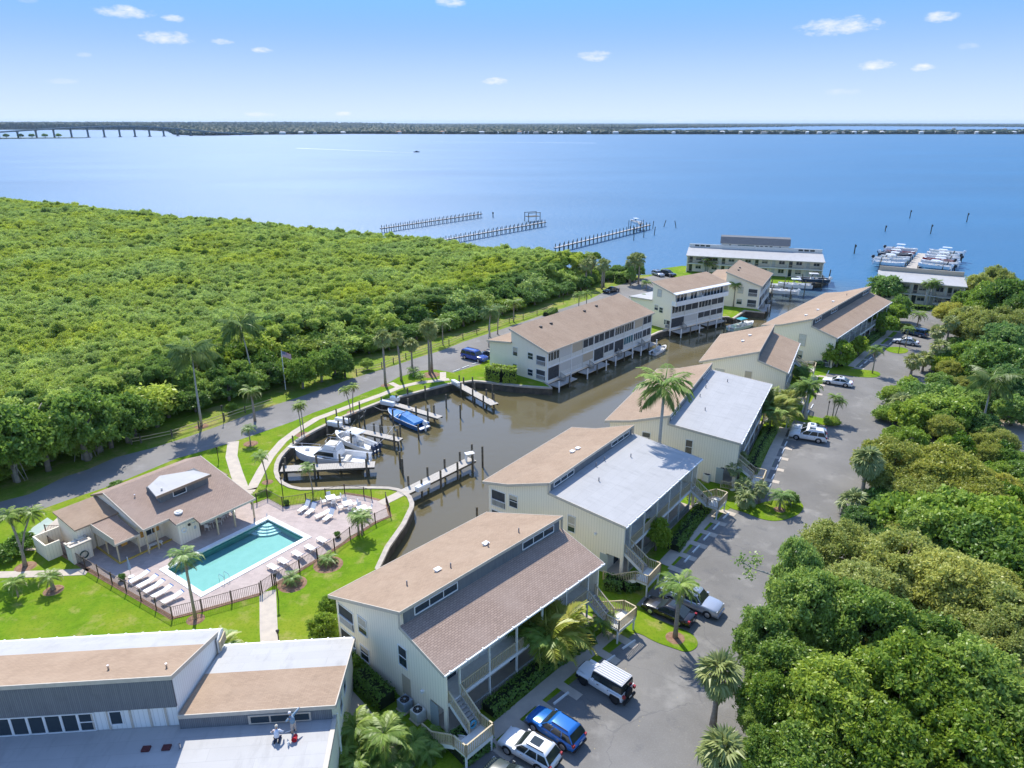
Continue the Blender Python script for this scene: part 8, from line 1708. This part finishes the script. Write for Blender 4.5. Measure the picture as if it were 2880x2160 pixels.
kneel = dict(pelvis=(-.1, 0, .38), chest=(.02, 0, .74), neck=(.07, 0, .93), head=(.12, 0, 1.05), crown=(.16, 0, 1.17), shL=(.03, .2, .84), elL=(.12, .38, .62), haL=(.32, .36, .45), fiL=(.4, .35, .4), shR=(.03, -.2, .84), elR=(.12, -.38, .62), haR=(.32, -.36, .45), fiR=(.4, -.35, .4), hipL=(-.08, .12, .33), knL=(.28, .16, .12), anL=(-.2, .15, .08), toL=(-.34, .15, .04), hipR=(-.08, -.12, .33), knR=(.28, -.16, .12), anR=(-.2, -.15, .08), toR=(-.34, -.15, .04))
walk = dict(stand); walk.update(elL=(.16, .3, 1.1), haL=(.28, .3, .9), fiL=(.33, .3, .82), knR=(.2, -.11, .5), anR=(.05, -.12, .12), toR=(.25, -.13, .08))
cl = lambda n, c, c2=None: material(n, c, c2, 6, .85)
p1, p2 = g('w', 1110, 560, 5.0), g('w', 1400, 430, 5.0)
person('person in a white shirt kneeling on the flat roof at the clerestory window', p1, 5.0, 1.65, kneel, cl('white_shirt', (.7, .72, .78)), cl('dark_jeans', (.03, .04, .08)), cl('tan_cap', (.55, .5, .4)))
person('person in a blue-grey shirt standing on the flat roof with one arm out', p2, 5.0, 2.5, dict((k, (v[0], -v[1], v[2])) for k, v in stand.items()), cl('blue_grey_shirt', (.16, .30, .42), (.25, .3, .35)), cl('tan_trousers', (.50, .43, .36)), cl('white_cap', (.75, .7, .68)))
person('person in a red shirt walking before the end building', g('u', 1195, 1012), .01, 2.9, walk, cl('red_shirt', (.45, .05, .03)), cl('pale_shorts', (.6, .5, .42)), cl('dark_hair', (.05, .03, .02)))
bk = g('w', 1415, 560, 5.0); bu = thing('bucket', 'red bucket lying on the flat roof by the roofers', 'bucket', (bk.x, bk.y, 5.17), 0)
redp = material('red_plastic', (.55, .02, .03), None, rough=.35); dd = Vector((-.2, -.9, .25)).normalized()
part('pail', MB().tube([(0, .2, 0), (0, .19, 0.001), (0, -.2, .02)], [.13, .14, .18], 14), redp, bu); part('mouth', MB().tube([(0, -.201, .02), (0, -.203, .02)], .155, 14), material('dark_red_inside', (.30, .01, .015), None), bu)
bt = g('w', 1300, 650, 5.0); bo = thing('sealant_bottle', 'white sealant bottle standing on the flat roof', 'bottle', (bt.x, bt.y, 5.0)); part('bottle', MB().cyl((0, 0), .06, 0, .26, 10).cyl((0, 0), .025, .26, .36, 8), white_m, bo); part('nozzle', MB().cyl((0, 0), .02, .36, .44, 6, .008), white_m, bo)
tl = g('w', 1310, 440, 5.0); tag(part('paint_stick', MB().bar((0, 0, .03), (.5, .18, .1), .06, .03), white_m, None, False, (tl.x - .25, tl.y, 5.0)), 'white mixing stick beside the standing roofer', 'stick')
pv = g('d', 980, 1385, 2.0)
wreath = thing('wreath', 'blue wreath hung on the near stair rail', 'wreath', (pv.x, pv.y, 1.95), .81)
ring3 = [(.28 * math.cos(a * .5236), -.06, .28 * math.sin(a * .5236)) for a in range(13)]
part('ring', MB().tube(ring3, .07, 6), material('blue_flowers', (.05, .22, .40), (.10, .4, .5), 12, .8), wreath)
# mulch rings
def mulch(p, r): o = part('mulch_ring', MB().cyl((p.x, p.y), r, .0, .06, 16, r * .8), mulch_m); struct(o)
for k, x, y, r in [('i', 1490, 650, 1.0), ('j', 1950, 1100, 1.0), ('j', 1568, 965, 1.0), ('a', 1690, 1665, .8), ('q', 1205, 690, 1.5), ('q', 870, 870, 1.4), ('a', 462, 1415, .9), ('a', 220, 1212, 1.0), ('c', 165, 1062, .7), ('k', 1185, 762, .8), ('k', 1600, 665, 1.6), ('s', 1705, 452, .8), ('c', 480, 640, 1.0), ('c', 915, 440, .8), ('p', 1090, 930, 1.3)]: mulch(B(k, x, y), r)

# ================================================================== AIR
hzv = bpy.data.materials.new('river_haze'); hzv.use_nodes = True; N = hzv.node_tree.nodes; N.remove(N['Principled BSDF']); pvn = N.new('ShaderNodeVolumePrincipled')
pvn.inputs['Color'].default_value = (.60, .80, 1.0, 1); pvn.inputs['Density'].default_value = HAZE_DENSITY; pvn.inputs['Anisotropy'].default_value = .2
hzv.node_tree.links.new(pvn.outputs[0], N['Material Output'].inputs['Volume'])
if HAZE_DENSITY > 0:
    hzo = struct(part('haze', MB().box(-16500, 16500, -200, 31000, -4, 75), hzv), 'stuff'); hzo['label'] = 'thin bluish haze over the river'
